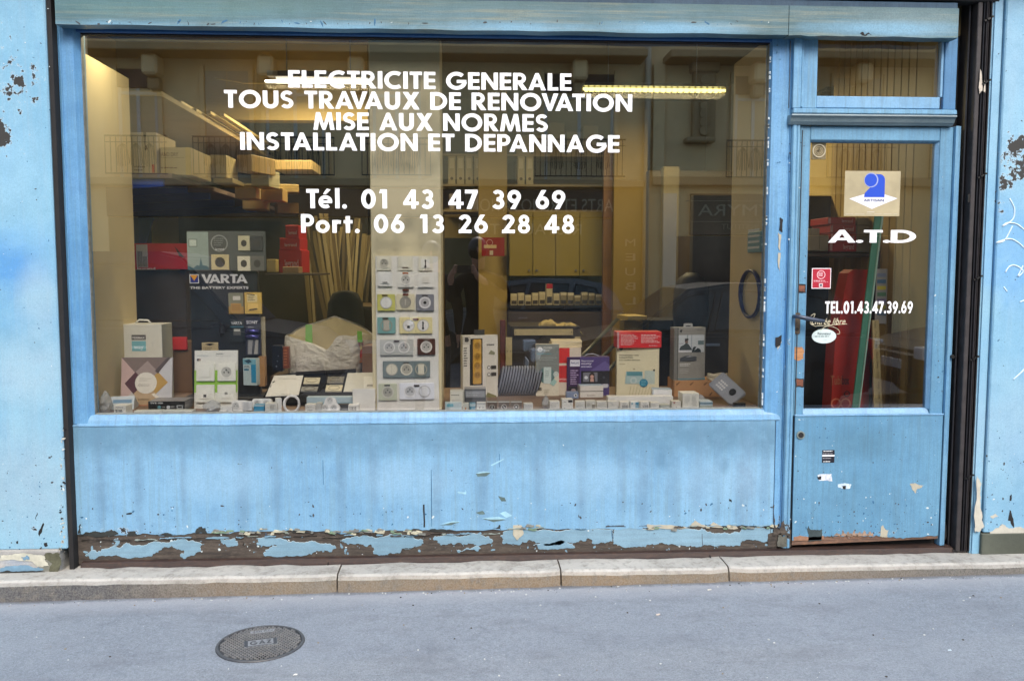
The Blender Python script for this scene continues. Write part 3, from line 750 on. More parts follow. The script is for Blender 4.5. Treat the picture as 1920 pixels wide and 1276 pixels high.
# right mullion / post between window and door
px_ = [ux(a,0,300) for a in (1447,1474,1479,1494,1500,1506)]
stile('mullion', [(gx1-.001,.026),(gx1+.006,.006),(px_[1],.0),(px_[1]+.006,.006),(px_[2],.006),(px_[2]+.004,-.004),(1.600,-.004),(1.604,.004)], .1, hz0+.02, M_frame, sf)
mb = MB()
bx('mullion_face', px_[2]+.004, 1.640, -.022, -.003, uz(203,-.02,1480), hz0+.015, M_dframe, sf, .003)
bx('mullion_bead', 1.642, 1.652, -.016, .02, uz(200,-.02,1500), hz0+.015, M_dframe, sf, .002)
# sill under the glass
M_s1 = M_sill
mb = MB()
zs = .800; z2 = uz(793,-.02,900)
ring = lambda x: [(x,.06,zs-.001),(x,.014,zs-.001),(x,.008,zs-.007),(x,.001,zs-.026),(x,-.002,z2+.010),(x,-.011,z2+.006),(x,-.011,z2),(x,.06,z2)]
n = 90; rnd = random.Random(9)
rings = []
for i in range(n+1):
    x = -1.888+(px_[1]+1.888)*i/n; e = rnd.uniform(-.0012,.0012)
    rings.append([(a, b+e*(1 if k in (2,3,4,5) else 0), c+e*(1 if k in (1,2) else 0)) for k, (a, b, c) in enumerate(ring(x))])
mb.loft(rings, 0, True, False); mb.build('window_sill', M_sill, sf)
# putty / dark glazing line
for (a, b, c, d_) in ((gx0, gx1, gz0-.004, gz0+.004), (gx0, gx1, gz1-.006, gz1+.001)):
    bx('glazing_line', a, b, .03, .06, c, d_, M_void if c > 1 else M_putty, sf, 0)
for a in (gx0, gx1): bx('glazing_line', a-.003, a+.004, .03, .06, gz0+.004, gz1-.006, M_putty, sf, 0)
# chipped beads: little lumps of old putty and flakes along the right edge of the glass
mb = MB(); rnd = random.Random(5)
for k in range(46):
    z = rnd.uniform(gz0, 2.55); s_ = rnd.uniform(.002, .006)
    mb.box(gx1-.004, gx1+.002+s_*.5, .018, .03, z, z+s_*3)
o = mb.build('flaked_putty', plain('flaked_putty', srgb(200,210,210), .8, .5, 60, .5), sf, .001); o['kind'] = 'stuff'
MB().box(gx0-.004, gx1+.004, .046, .052, gz0-.004, gz1+.003).build('window_pane', M_glass, sf)

# stall panel under the window
pz1 = z2-.001; pzb = uz(1000,-.004,900)
rnd = random.Random(11)
bot = [(140,1000),(170,1003),(215,1001),(260,1000),(300,1002),(340,1000),(370,998),(430,999),(480,994),(560,993),(640,998),(690,996),(760,992),(800,991),(870,993),(960,991),(1010,991),(1100,991),(1200,990),(1215,987),(1240,989),(1290,988),(1302,977),(1320,986),(1338,979),(1352,986),(1400,983),(1450,985)]
low = [U(a, b, -.004) for a, b in bot]
pts = [(-1.885, pz1)] + [(-1.885, low[0][1])]
xr = ux(1450,0,900)
jag = []
for i in range(len(low)-1):
    a, b = low[i], low[i+1]
    for k in range(5):
        t = k/5; jag.append((a[0]+(b[0]-a[0])*t, a[1]+(b[1]-a[1])*t+rnd.uniform(-.006,.005)))
pts += [j for j in jag if j[0] > -1.88] + [(xr, low[-1][1]), (xr, pz1)]
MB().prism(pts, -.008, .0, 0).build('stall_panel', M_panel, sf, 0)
bx('backing_board', -1.885, px_[1]-.001, .0, .06, .1, pz1, M_oldwood, sf, 0)
bx('panel_stile', xr+.004, px_[1]+.002, -.006, .0, .16, pz1, M_frame, sf, .002)
bx('bottom_board', -1.885, px_[1], -.004, 0, .07, uz(985,0,900), M_oldwood, sf, 0)
M_dkg = plain('blackened_peeled_area', srgb(44,48,46), .85, .35, 30, .5)
for i, b in enumerate([[(146,1003),(160,997),(176,995),(196,997),(214,994),(222,1001),(200,1004),(170,1004)], [(236,1002),(243,994),(254,996),(262,1002)], [(366,1000),(369,990),(378,986),(386,990),(389,999)], [(148,985),(152,982),(151,1000),(146,1000)],
    [(290,1002),(310,998),(330,1002)], [(540,998),(560,994),(580,998)], [(800,994),(830,991),(860,995)], [(925,990),(936,983),(940,992)], [(1430,990),(1440,984),(1450,992)]]):
    patch(sf, b, -.008, M_dkg, .006, 170+i, .0008, 'blackened_patch', 4)
M_crust = [plain('crust_cream', srgb(176,172,150), .8, .3, 50, .6), plain('crust_green', srgb(112,134,112), .8, .3, 50, .6), plain('crust_grey', srgb(120,122,116), .8, .3, 50, .6)]
rnd = random.Random(31); mb = MB()
for (xa_, xb_, n_) in ((400,560,26),(560,640,8),(640,800,26),(980,1010,5),(1210,1450,16)):
    for _ in range(n_):
        a = rnd.uniform(xa_, xb_); b = rnd.gauss(996 if a < 900 else 988, 2.2); w_ = rnd.uniform(2, 9); h_ = rnd.uniform(1, 3.2)
        q = [U(a-w_, b+h_*.5, -.008), U(a+w_*.8, b+h_, -.008), U(a+w_, b-h_*.3, -.008), U(a-w_*.5, b-h_, -.008)]
        mb.prism(ragged(q, .003, 2, rnd.randint(0,9999)), -.008-rnd.uniform(.001,.009), -.006, rnd.choice((0,0,1,2,2)))
o = mb.build('paint_crust', M_crust, sf); o['kind'] = 'stuff'
# curled seam of thick paint
mb = MB(); rnd = random.Random(21)
x = -1.86
while x < 1.5:
    L = rnd.uniform(.02, .12); zc = uz(1000 if x < .1 else 992, -.01, 900)+rnd.uniform(-.006,.006); dd = rnd.uniform(.001,.008); hh = rnd.uniform(.002,.007)
    mb.prism(ragged([(x,zc-hh*.3),(x+L,zc-hh*.2),(x+L*.9,zc+hh*.6),(x+L*.1,zc+hh*.6)], .005, 4, rnd.randint(0,999)), -.008-dd, -.004, rnd.choice((0,0,1,2)))
    x += L+rnd.uniform(-.01,.04 if x < .3 else .16)
o = mb.build('curled_paint_edge', [M_lowblue, plain('dirty_cream_paint_edge', srgb(136,146,138), .8, .35, 40, .5), M_oldwood], sf); o['kind'] = 'stuff'
low_blobs = [
 [(160,1040),(176,1031),(200,1028),(226,1026),(242,1018),(285,1016),(330,1013),(352,1014),(380,1020),(378,1034),(352,1043),(338,1040),(345,1030),(322,1022),(300,1030),(285,1042),(230,1044),(180,1046)],
 [(212,1012),(222,1009),(222,1020),(214,1022)],
 [(414,1010),(440,1008),(442,1022),(424,1020)],
 [(480,1009),(530,1010),(556,1016),(612,1018),(630,1026),(622,1034),(590,1034),(574,1040),(500,1041),(498,1030),(520,1022),(482,1022)],
 [(638,1013),(660,1006),(690,1004),(735,1001),(758,1008),(790,1010),(788,1022),(752,1026),(742,1036),(700,1037),(704,1026),(688,1024),(660,1018)],
 [(812,1010),(832,1003),(870,1004),(905,1003),(922,1010),(915,1018),(880,1018),(862,1016),(840,1018),(822,1017)],
 [(856,1030),(878,1026),(900,1026),(896,1032),(862,1034)],
 [(938,1004),(950,994),(1000,994),(1060,993),(1150,993),(1148,1014),(1118,1018),(1108,1010),(1090,1011),(1060,1014),(1040,1020),(1005,1018),(985,1016),(970,1020),(942,1018)],
 [(1000,1022),(1040,1016),(1074,1018),(1078,1026),(1010,1028)],
 [(1152,993),(1230,992),(1300,992),(1330,996),(1360,998),(1384,998),(1400,992),(1450,992),(1450,1010),(1420,1012),(1390,1014),(1388,1022),(1340,1024),(1310,1024),(1280,1022),(1245,1018),(1215,1020),(1190,1024),(1150,1019)],
]
M_rimp = plain('pale_broken_paint_edge', srgb(178,196,200), .7, .2, 60, .3)
for i, b in enumerate(low_blobs): patch(sf, [(a_, c_-.55) for a_, c_ in b], -.004, M_rimp, .014, 40+i, .0022, 'paint_remnant_edge', 5); patch(sf, b, -.004, M_lowblue, .014, 40+i, .003, 'paint_remnant', 5)
# cream places and lifted flakes on the panel
for i, b in enumerate([[(1214,982),(1240,983),(1270,985),(1290,988),(1250,991),(1214,989)], [(1292,986),(1303,975),(1316,983),(1326,988)], [(1330,987),(1338,978),(1352,985),(1360,989)], [(962,984),(978,984),(982,1000),(970,1012),(962,1002)],
                       [(1362,984),(1376,981),(1384,990),(1366,991)]]):
    patch(sf, b, -.008, M_cream, .004, 70+i, .002, 'cream_patch', 3)
M_flake = plain('lifted_paint_flake', srgb(150,190,205), .6, .2, 30, .3); M_fdark = plain('flake_shadow_wood', srgb(86,106,104), .8, .3, 30, .3)
for i, (b, m) in enumerate([([(892,888),(905,884),(920,886),(912,892),(896,893)], M_fdark), ([(892,887),(906,883),(921,885),(905,886)], M_flake), ([(920,871),(944,859),(945,861),(922,873)], M_flake),
    ([(934,929),(946,932),(949,939),(940,939)], M_fdark), ([(858,921),(873,922),(873,916),(874,926),(860,924)], M_flake), ([(825,984),(850,978),(862,978),(845,984)], M_fdark), ([(824,982),(850,976),(864,977),(845,979)], M_flake),
    ([(905,972),(935,970),(948,974),(925,978)], M_fdark), ([(904,971),(935,968),(950,972),(925,973)], M_flake), ([(892,960),(905,957),(910,963),(900,964)], M_fdark), ([(936,962),(948,958),(960,966),(950,970)], M_flake),
    ([(1366,934),(1371,936),(1372,941),(1367,939)], M_void), ([(236,962),(248,960),(247,963),(237,964)], M_void), ([(793,945),(796,945),(797,988),(794,988)], M_void), ([(446,868),(454,869),(454,870),(446,870)], M_fdark)]):
    patch(sf, b, -.008, m, .002, 90+i, .0012 if m is M_flake else .0006, 'paint_flake', 2)
# brown threshold rail
mb = MB()
rx1 = ux(1786,-.03,1040)
ringr = lambda x: [(x,.04,.05),(x,-.055,.05),(x,-.055,.058),(x,-.036,.062),(x,-.030,.084),(x,.0,.088),(x,.04,.088)]
mb.loft([ringr(-1.86), ringr(rx1)], 0, True, False); mb.build('threshold_rail', M_rail, sf, .001)
for a in (616,1330): 
    xa = ux(a,-.03,1045); MB().box(xa-.001, xa+.001, -.0565, -.03, .052, .07).build('rail_joint', M_void, sf)

# ---------------- door surround and transom
tz0, tz1 = uz(183,.03,1640), hz0
tx0, tx1 = ux(1528,.03,150), ux(1764,.03,150)
bx('transom_stile', 1.652, tx0, .0, .07, uz(203,0,1500), hz0+.02, M_dframe, sf, .003)
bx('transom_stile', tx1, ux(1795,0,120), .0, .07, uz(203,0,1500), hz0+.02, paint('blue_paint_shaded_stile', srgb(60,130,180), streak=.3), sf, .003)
bx('transom_bead', tx1-.014, tx1-.001, .006, .03, tz0, hz0, M_sill, sf, .002)
bx('transom_rail', tx0, tx1-.014, .004, .07, uz(203,0,1640), tz0, M_sill, sf, .003)
bx('transom_ledge', px_[2]+.004, ux(1795,-.03,210), -.03, .02, uz(214,-.03,1640), uz(204,-.03,1640), M_dframe, sf, .004, 2)
MB().box(tx0-.003, tx1+.003, .034, .039, tz0-.003, tz1+.01).build('transom_pane', M_glassd, sf)
M_mould = paint('grey_blue_moulding', srgb(104,134,146), srgb(140,165,172), srgb(66,98,112), srgb(120,130,128), streak=.5, horizontal=True, speck=.5)
dz = uz(234,-.03,1640)
mz0, mz1 = dz, uz(215,-.045,1640)
mx0, mx1 = ux(1483,-.04,220), ux(1792,-.04,220)
rg = lambda x, e: [(x,.03,mz1-.001),(x,-.052,mz1-.001),(x,-.054,mz1-.008),(x,-.040,mz1-.016),(x,-.030,mz1-.034),(x,-.024,mz1-.038),(x,-.020,mz0+.004),(x,-.016,mz0),(x,.03,mz0)]
MB().loft([rg(mx0,0), rg(mx1,0)], 0, True, False).build('cornice_moulding', M_mould, sf, .001)
jx = ux(1494,-.01,500)
stile('door_jamb', [(1.606,.0),(1.612,-.012),(1.624,-.014),(1.630,-.006),(1.634,-.012),(1.644,-.012),(1.648,.004),(jx-.003,.012)], .09, mz0+.001, M_dframe, sf)
jr = ux(1774,0,600)
stile('door_jamb', [(jr+.004,.014),(jr+.008,-.008),(jr+.02,-.012),(jr+.026,-.002),(jr+.034,-.006),(ux(1785,0,500),.0)], .09, mz0+.001, M_dframe, sf)
# patches at foot of the post
patch(sf, [(1440,1000),(1482,992),(1483,1024),(1440,1025)], -.0225+.018, M_oldwood, .006, 12, .004, 'rotten_foot', 4)
for i, b in enumerate([[(1462,408),(1468,412),(1467,436),(1461,432)], [(1454,632),(1466,628),(1463,648),(1455,652)]]):
    patch(sf, b, -.0005, M_void, .003, 14+i, .0008, 'chip_hole', 3)
for i, b in enumerate([[(1459,436),(1465,440),(1463,470),(1459,462)], [(1459,474),(1464,474),(1462,508),(1459,500)], [(1460,640),(1466,640),(1458,656)]]):
    patch(sf, b, -.0004, M_cream, .003, 24+i, .0006, 'chip_patch', 3)

# ================================================================ DOOR
D0, D1 = jx, jr+.002
D0 += .004
dr = thing('shop_door', 'blue glazed shop door with peeling kick panel and white lettering', 'door', ((D0+D1)/2, .02, .1))
dgx0, dgx1 = ux(1515,.012,520), ux(1746,.012,520); dgz0, dgz1 = uz(766,.012,1630), uz(267,.012,1630)
db = uz(1012,0,1630)
def rail(name, x0, x1, z0, z1, mat=M_door, y0=.004, y1=.05, b=.003): return bx(name, x0, x1, y0, y1, z0, z1, mat, dr, b)
rail('stile', D0, dgx0-.010, db+.02, dz-.003); rail('stile', dgx1+.014, D1, db+.02, dz-.003)
rail('top_rail', dgx0-.0095, dgx1+.0135, dgz1+.008, dz-.003); rail('bottom_rail', dgx0-.0095, dgx1+.0135, db+.03, dgz0-.03)
# glazing beads, chamfered
def bead(name, p, mat):
    return MB().prism(p, 0, 1).build(name, mat, dr)
def bead_v(x0, x1, z0, z1, mat):
    r0 = [(x0, .008, z0), (x1, .026, z0), (x1, .05, z0), (x0, .05, z0)]; r1 = [(a, b, z1) for a, b, _ in r0]
    MB().loft([r0, r1], 0, True, False).build('glazing_bead', mat, dr, .001)
bead_v(dgx0-.010, dgx0, dgz0-.004, dgz1+.004, M_sill); bead_v(dgx1+.014, dgx1, dgz0-.004, dgz1+.004, M_sill)
for z0, z1 in ((dgz0-.03, dgz0), (dgz1+.008, dgz1)):
    r0 = [(dgx0-.009, .006, z0), (dgx0-.009, .024, z1), (dgx0-.009, .05, z1), (dgx0-.009, .05, z0)]; r1 = [(dgx1+.013, b, c) for _, b, c in r0]
    MB().loft([r0, r1], 0, True, False).build('glazing_bead', M_sill if z0 < 1 else M_door, dr, .001)
MB().box(dgx0-.003, dgx1+.003, .034, .039, dgz0-.003, dgz1+.003).build('door_pane', M_glassd, dr)
# raised lower panel with ragged foot
kx0, kx1 = ux(1488,-.012,890), ux(1763,-.012,890); kz1 = uz(779,-.012,1630)
foot = [(1487,1012),(1500,1010),(1518,1008),(1540,1006),(1552,1003),(1575,1005),(1590,1002),(1606,1003),(1622,1006),(1640,1004),(1655,1004),(1666,1006),(1690,1008),(1712,1008),(1735,1004),(1763,1003)]
lowd = [U(a, b, -.012) for a, b in foot]; rnd = random.Random(8)
pts = [(kx0, kz1), (kx0, lowd[0][1])]
for i in range(len(lowd)-1):
    a, b = lowd[i], lowd[i+1]
    for k in range(4): pts.append((a[0]+(b[0]-a[0])*(k+.5)/4, a[1]+(b[1]-a[1])*(k+.5)/4+rnd.uniform(-.004,.005)))
pts += [(kx1, lowd[-1][1]), (kx1, kz1)]
MB().prism(pts, -.014, .004, 0).build('kick_panel', M_door, dr, 0)
bx('kick_panel_ledge', kx0-.002, kx1+.003, -.018, .004, kz1, kz1+.008, M_sill, dr, .002)
MB().prism([(kx0,.106),(kx1,.127),(kx1,.22),(kx0,.22)], -.011, .003).build('bare_wood_foot', wood('bare_brown_door_wood', srgb(120,92,76), srgb(84,64,54), srgb(168,120,84)), dr)
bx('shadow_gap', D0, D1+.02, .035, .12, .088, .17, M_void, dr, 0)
patch(dr, [(1513,990),(1516,985),(1520,992),(1541,991),(1540,1013),(1516,1014)], -.014, plain('black_burnt_patch', srgb(52,64,66), .8, .4, 40, .5), .006, 33, .0012, 'dark_patch', 3)
patch(dr, [(1650,1005),(1652,986),(1656,984),(1660,992),(1666,993),(1664,1006)], -.014, M_cream, .004, 34, .0012, 'cream_patch', 3)
patch(dr, [(1706,906),(1716,905),(1722,908),(1733,909),(1727,914),(1721,915),(1717,924),(1711,918)], -.014, M_cream, .004, 35, .0012, 'cream_patch', 3)
M_crumb = plain('brown_cream_bare_wood', srgb(146,124,106), .8, .35, 50, .4)
for i, a in enumerate((1566,1578,1588,1598,1608,1618,1628)):
    patch(dr, [(a-2,1004),(a+1,1000-i%3*2),(a+3,996-i%2*3),(a+6,1000),(a+9,999),(a+11,1005)], -.014, M_crumb, .004, 36+i, .0008, 'bare_patch', 4)
# lock cylinder
x, z = U(1501,815,-.014); MB().cyl((x,-.020,z), .021, .008, 'y', 24).build('lock_ring', plain('old_brass_ring', srgb(120,130,125), .5, .2, 30, .2, metal=.3), dr, .001)
MB().cyl((x,-.0205,z), .014, .004, 'y', 20).build('lock_cylinder', M_void, dr)
# handle
x0, zt = U(1488,586,-.002); x1, zb = U(1500,626,-.002)
hp = bx('handle_plate', x0, x1, -.004, .004, zb, zt, plain('bronze_handle_plate', srgb(92,82,70), .45, .3, 40, .3, metal=.5), dr, .003, 2)
xa, za = U(1492,593,-.03); xb, zb2 = U(1530,600,-.05); xc, zc = U(1546,602,-.05)
MB().tube([(xa,.0,za),(xa,-.045,za),(xa+.006,-.052,za),((xa+xb)/2,-.053,(za+zb2)/2),(xb,-.05,zb2),(xc,-.048,zc)], [.009,.009,.0105,.0115,.0105,.008], 10, 0).build('door_handle', plain('dark_grey_lever', srgb(70,78,92), .4, .1, 30, metal=.5), dr)
x, z = U(1494,617,-.004); MB().cyl((x,-.008,z), .009, .006, 'y', 16).build('keyhole', M_metal, dr)
def hole(a0, b0, a1, b1, m, seed):
    patch(dr, [(a0,b0),(a1,b0+1),(a1,b1),(a0+1,b1)], .004, M_void, .003, seed, .0008, 'lock_recess', 2)
    patch(dr, [(a0+2,b0+3),(a1-2,b0+3),(a1-2,b1-2),(a0+3,b1-3)], .0032, m, .004, seed+1, .0008, 'bare_wood', 3)
M_rb = wood('red_brown_bare_wood', srgb(140,84,60), srgb(96,60,46), srgb(70,40,34))
hole(1496,532,1511,549,M_rb,60); hole(1491,708,1507,726,M_rb,62)
patch(dr, [(1482,655),(1490,650),(1504,650),(1508,660),(1506,672),(1492,675),(1483,672)], .004, M_rawwood, .005, 64, .0012, 'bare_wood', 3)
# stickers on the kick panel
def sticker(name, px0, py0, px1, py1, Y, items, c, parent, th=.0004):
    a, zb = U(px0, py1, Y); b, zt = U(px1, py0, Y)
    base = MB().box(a, b, Y-th, Y, zb, zt).build(name, col(*c), parent)
    if items:
        M = Matrix.Translation(((a+b)/2, Y-th-.0002, zb)) 
        org = ORG.get(parent.name, Vector())
        decor(base, b-a, zt-zb, items, 'print', 0, Matrix.Translation(-org) @ M)
    return base
WH3 = (235,238,240)
sticker('sticker', 1541,843,1565,867,-.0142, [('r',0,.5,1,.62,WH3),('l',.1,.86,.95,.98,1,WH3),('l',.05,.66,.95,.78,1,(150,150,155)),('l',.05,.28,.9,.42,1,(150,150,155)),('l',.1,.04,.95,.16,1,WH3)], (22,22,34), dr)
for i, (pts, c) in enumerate([([(1533,890),(1541,888),(1559,888),(1560,898),(1562,902),(1552,900),(1536,901)], (205,210,220)), ([(1571,907),(1584,905),(1596,907),(1594,915),(1580,916),(1572,913)], (190,208,220))]):
    patch(dr, pts, -.014, plain('torn_sticker_%d' % i, srgb(*c), .6, .3, 60, .3), .003, 80+i, .0008, 'torn_sticker', 3)
for i, (a, b) in enumerate(((1537,895),(1583,913))): patch(dr, [(a-4,b-2),(a+3,b-3),(a+3,b+3),(a-3,b+3)], -.0149, M_void, .002, 84+i, .0006, 'torn_sticker_spot', 2)

# ---------------- lettering
GL = .0455
def line(text, pl, zl, pr, h0, h1, py_base_l, py_base_r, parent, Y=GL, gap=.13, space=.38, name='lettering', mat=None):
    x0, zb0 = U(pl, py_base_l, Y); x1, zb1 = U(pr, py_base_r, Y)
    _, zt0 = U(pl, h0, Y); _, zt1 = U(pr, h1, Y)
    zb = (zb0+zb1)/2; h = ((zt0-zb0)+(zt1-zb1))/2
    mb = MB(); letters(mb, text, x0, x1, zb, h, Y, 0, gap, space)
    return mb.build(name, mat or M_white, parent)
line('ELECTRICITE GENERALE', 541, 0, 1071, 133, 137.5, 165, 169.5, sf, gap=.11, space=.55)
line('TOUS TRAVAUX DE RENOVATION', 421, 0, 1185, 170.5, 176, 203, 208.5, sf, gap=.11, space=.55)
line('MISE AUX NORMES', 588, 0, 1027, 211, 214.5, 243.5, 247, sf, gap=.11, space=.55)
line('INSTALLATION ET DEPANNAGE', 451, 0, 1161, 248.5, 253.5, 280.5, 286.5, sf, gap=.11, space=.55)
line('Tél. 01 43 47 39 69', 575, 0, 1060, 353.5, 358, 389.5, 393, sf, gap=.15, space=.74)
line('Port. 06 13 26 28 48', 565, 0, 1077, 400.5, 404.5, 434.5, 439, sf, gap=.15, space=.74)
DG = .0335
line('A.T.D', 1553, 0, 1717, 430.5, 432, 454, 455.5, dr, DG, gap=.04)
line('TEL.01.43.47.39.69', 1547, 0, 1711, 564, 565.5, 586.5, 588, dr, DG, gap=.12)
# door stickers
x, z = 0, 0
gd = lambda a, b: U(a, b, DG)
M_aged = plain('aged_translucent_card', srgb(168,156,124), .6, .18, 6)
a0, zb = gd(1582,405); a1, zt = gd(1689,321)
base = MB().box(a0, a1, DG-.0005, DG, zb, zt).build('artisan_sticker', M_aged, dr)
wS, hS = a1-a0, zt-zb
BLU = (22,72,190)
def PZ(cx, cy, rx, ry, a_0, a_1, n=10): return [(cx+rx*math.cos(R(a_0+(a_1-a_0)*i/n)), cy+ry*math.sin(R(a_0+(a_1-a_0)*i/n))) for i in range(n+1)]
items = [('p', [(.09,.385),(.37,.49),(.70,.49),(.955,.395),(.5,.16)], (226,228,238)),
         ('p', [(.35,.42),(.36,.5)]+PZ(.66,.60,.25,.16,200,150,4)[1:2]+[(.46,.64),(.54,.72),(.56,.84),(.53,.93)]+PZ(.62,.80,.1,.13,90,0,6)+[(.72,.42)], BLU),
         ('c', .472, .80, .128, (150,160,200)), ('c', .465, .80, .112, BLU),
         ('t', .345, .325, .71, .058, 'ARTISAN', (60,70,110)), ('l', .42, .08, .6, .1, 1, (225,225,220)), ('l', .03,.045,.97,.055,1,(205,200,185))]
decor(base, wS, hS, items, 'print', 0, Matrix.Translation(-ORG[dr.name]) @ Matrix.Translation(((a0+a1)/2, DG-.0007, zb)))
sticker('red_sticker', 1521.5,502.5,1558.5,541, DG, [('r',.04,.04,.96,.96,(168,24,48)),('o',.48,.68,.22,(235,200,205)),('l',.34,.6,.62,.8,4,(235,200,205)),('l',.1,.36,.9,.42,1,(235,210,215)),('l',.1,.3,.9,.34,1,(225,160,170)),('r',.38,.08,.58,.26,(225,205,205)),('r',.42,.12,.54,.22,(70,80,90))], (232,225,228), dr)
x, z = gd(1545,630); mbo = MB(); mbo.disc((x, z), .063, DG-.0005, 28, 0, 1, .58, .0005); ov = mbo.build('oval_sticker', col(205,220,218), dr)
decor(ov, .12, .07, [('t',.22,.60,.8,.2,'Rénovateur',(60,80,90)),('l',.1,.42,.92,.55,1,(90,110,115)),('p',[(.4,.2),(.6,.24),(.78,.36),(.62,.26)],(90,110,115))], 'print', 0, Matrix.Translation(-ORG[dr.name]) @ Matrix.Translation((x, DG-.0007, z-.035)))
mb = MB(); xa, za = gd(1521,611); xb, _ = gd(1585,611)
text_on(mb, 'Entrée libre', xa, xb, za+.008, .034, DG-.0002, 0, 0.0, .35)
for st in ([(1520,592),(1528,588),(1524,598),(1519,606),(1530,612)], [(1538,620),(1548,612),(1560,612),(1572,618),(1574,625),(1568,626)], [(1530,611),(1560,609),(1588,607)]):
    q = smooth(st); mb.tube([(*gd(a, b), 0) for a, b in q] and [(gd(a,b)[0], DG-.001, gd(a,b)[1]) for a, b in q], .0013, 5)
mb.build('script_lettering', plain('cream_script', srgb(205,195,165), .6, .1, 30), dr)
x, z = gd(1535,283); mb = MB(); mb.box(x-.036, x+.036, DG-.003, DG, z-.042, z+.042); bd = mb.build('round_vent', plain('clear_yellowed_plastic', srgb(120,108,80), .3, .2, 20), dr, .002)
mb = MB(); mb.ring((x, z), .028, .033, DG-.007, DG-.003, 28); mb.ring((x, z), .020, .021, DG-.0045, DG-.003, 24); mb.ring((x, z), .012, .013, DG-.0045, DG-.003, 24); mb.build('vent_ring', plain('pale_plastic_ring', srgb(185,175,150), .3, .1, 20), bd)
mb = MB(); mb.box(x-.001, x+.001, DG-.006, DG-.004, z-.002, z+.016); mb.box(x-.014, x, DG-.0062, DG-.0042, z-.002, z); mb.build('vent_hand', M_void, bd)

# ================================================================ FOLDING GATE at right
fg = thing('folding_gate', 'black folded steel lattice shutter stacked beside the shop door', 'gate', (2.62, -.02, .06))
gxa = ux(1797,-.01,300)+.0
xs_ = [ux(a,-.01,300) for a in (1800,1811,1816,1824,1832,1840,1848,1856)]
bx('dark_reveal', ux(1786,0,500)+.002, rxx-.002, .075, .3, .06, 2.85, M_void, fg, 0)
bx('guide_post', jr+.055, xs_[1]+.002, -.004, .1, .06, 2.85, M_black, fg, .004)
bx('hinge_angle', xs_[1]+.008, xs_[3]-.004, -.05, .02, .07, 2.85, M_rustblack, fg, .003)
gw = (rxx-.008-xs_[3])/4
for i in range(4):
    xa = xs_[3]+i*gw
    sl_ = bx('slat', xa+.003, xa+gw-.003, -.052-.006*(i % 2), .04, .07, 2.83, M_rustblack if i else M_black, fg, .003)
    mb = MB()
    for zz in (.45, 1.05, 1.45, 1.95, 2.4, 2.7):
        MB().cyl((xa+gw/2, -.062-.006*(i % 2), zz+.006*i), .005, .008, 'y', 10).build('rivet', M_metal, fg)
bx('gate_foot', xs_[1], rxx-.01, -.04, .06, .055, .075, M_rustblack, fg, .002)
for i, pts in enumerate(([(1838,130),(1841,140),(1842,170),(1836,176),(1835,165)], [(1845,150),(1847,155),(1847,174),(1844,172)])):
    patch(fg, pts, -.0585, plain('pale_scratch', srgb(190,180,165), .7, .2, 30), .003, 100+i, .0005, 'scratch', 2)
for i, pts in enumerate(([(1790,917),(1796,917),(1796,934),(1789,925)], [(1787,940),(1796,940),(1796,970),(1787,968)], [(1787,938),(1790,938),(1790,942),(1787,942)])):
    patch(fg, pts, -.0045, plain('torn_white_label', srgb(200,205,208), .6, .25, 70), .002, 110+i, .0006, 'torn_label', 2)
x, z = U(1813,372,-.03); MB().box(x-.006, x+.004, -.05, -.035, z-.02, z+.02).build('gate_catch', M_metal, fg, .002)
x, z = U(1785,668,-.01); MB().cyl((x,-.022,z), .01, .015, 'y', 12).build('gate_catch', M_metal, fg, .002)

# ---- small chips, knocks and paint crumbs scattered on the old paint
M_chipd = plain('chipped_dark_spot', (.05,.055,.06), .8, .3, 40); M_chipw = plain('chipped_pale_spot', srgb(196,206,206), .8, .15, 40); M_chipb = plain('chipped_blue_spot', srgb(50,98,132), .7, .2, 40)
def scatter(parent, x0p, y0p, x1p, y1p, Y, n, seed, name='paint_chips', size=.004, bias=1.0, mats=None, flat=1.0):
    rnd = random.Random(seed); mb = MB()
    for _ in range(n):
        a = rnd.uniform(x0p, x1p); b = y0p+(y1p-y0p)*(1-(1-rnd.random())**bias if bias >= 1 else rnd.random()**bias)
        x, z = U(a, b, Y); s = size*rnd.choice((.2,.3,.35,.5,.5,.8,1.1)); el = rnd.uniform(.5, 2.2)*flat; an = rnd.uniform(0, 3.14)
        q = [(x+s*(el*math.cos(k)*math.cos(an)-math.sin(k)*math.sin(an))*rnd.uniform(.6,1.2), z+s*(el*math.cos(k)*math.sin(an)+math.sin(k)*math.cos(an))*rnd.uniform(.6,1.2)) for k in [2*math.pi*i/7 for i in range(7)]]
        mb.prism(q, Y-.0006, Y+.001, rnd.choice((0,0,0,1,2,2)))
    o = mb.build(name, mats or [M_chipd, M_chipw, M_chipb], parent); o['kind'] = 'stuff'; return o
scatter(sf, 140, 800, 1448, 985, -.008, 110, 1, size=.0022)
scatter(sf, 150, 940, 1448, 1000, -.008, 190, 2, size=.0045)
scatter(sf, 150, 1002, 1470, 1042, -.004, 260, 3, size=.006, mats=[M_lowblue, M_chipw, M_oldwood])
scatter(dr, 1490, 785, 1760, 1008, -.014, 120, 4, size=.0026)
scatter(dr, 1490, 940, 1760, 1008, -.014, 150, 5, size=.004)
scatter(dr, 1496, 240, 1512, 770, .004, 40, 6, size=.003)
scatter(dr, 1752, 280, 1768, 770, .004, 60, 7, size=.003)
scatter(sf, 1480, 230, 1482, 1030, -.004, 60, 8, size=.004)
scatter(sf, 1456, 80, 1472, 1030, 0, 60, 9, size=.0025)
scatter(sf, 108, 80, 140, 790, -.002, 30, 10, size=.002)
scatter(wl, 0, 0, 100, 1030, WF, 120, 11, size=.0024)
scatter(wl, 0, 850, 108, 1030, WF, 50, 12, size=.004)
scatter(wr, 1868, 0, 1920, 1000, WF, 90, 13, size=.0026)
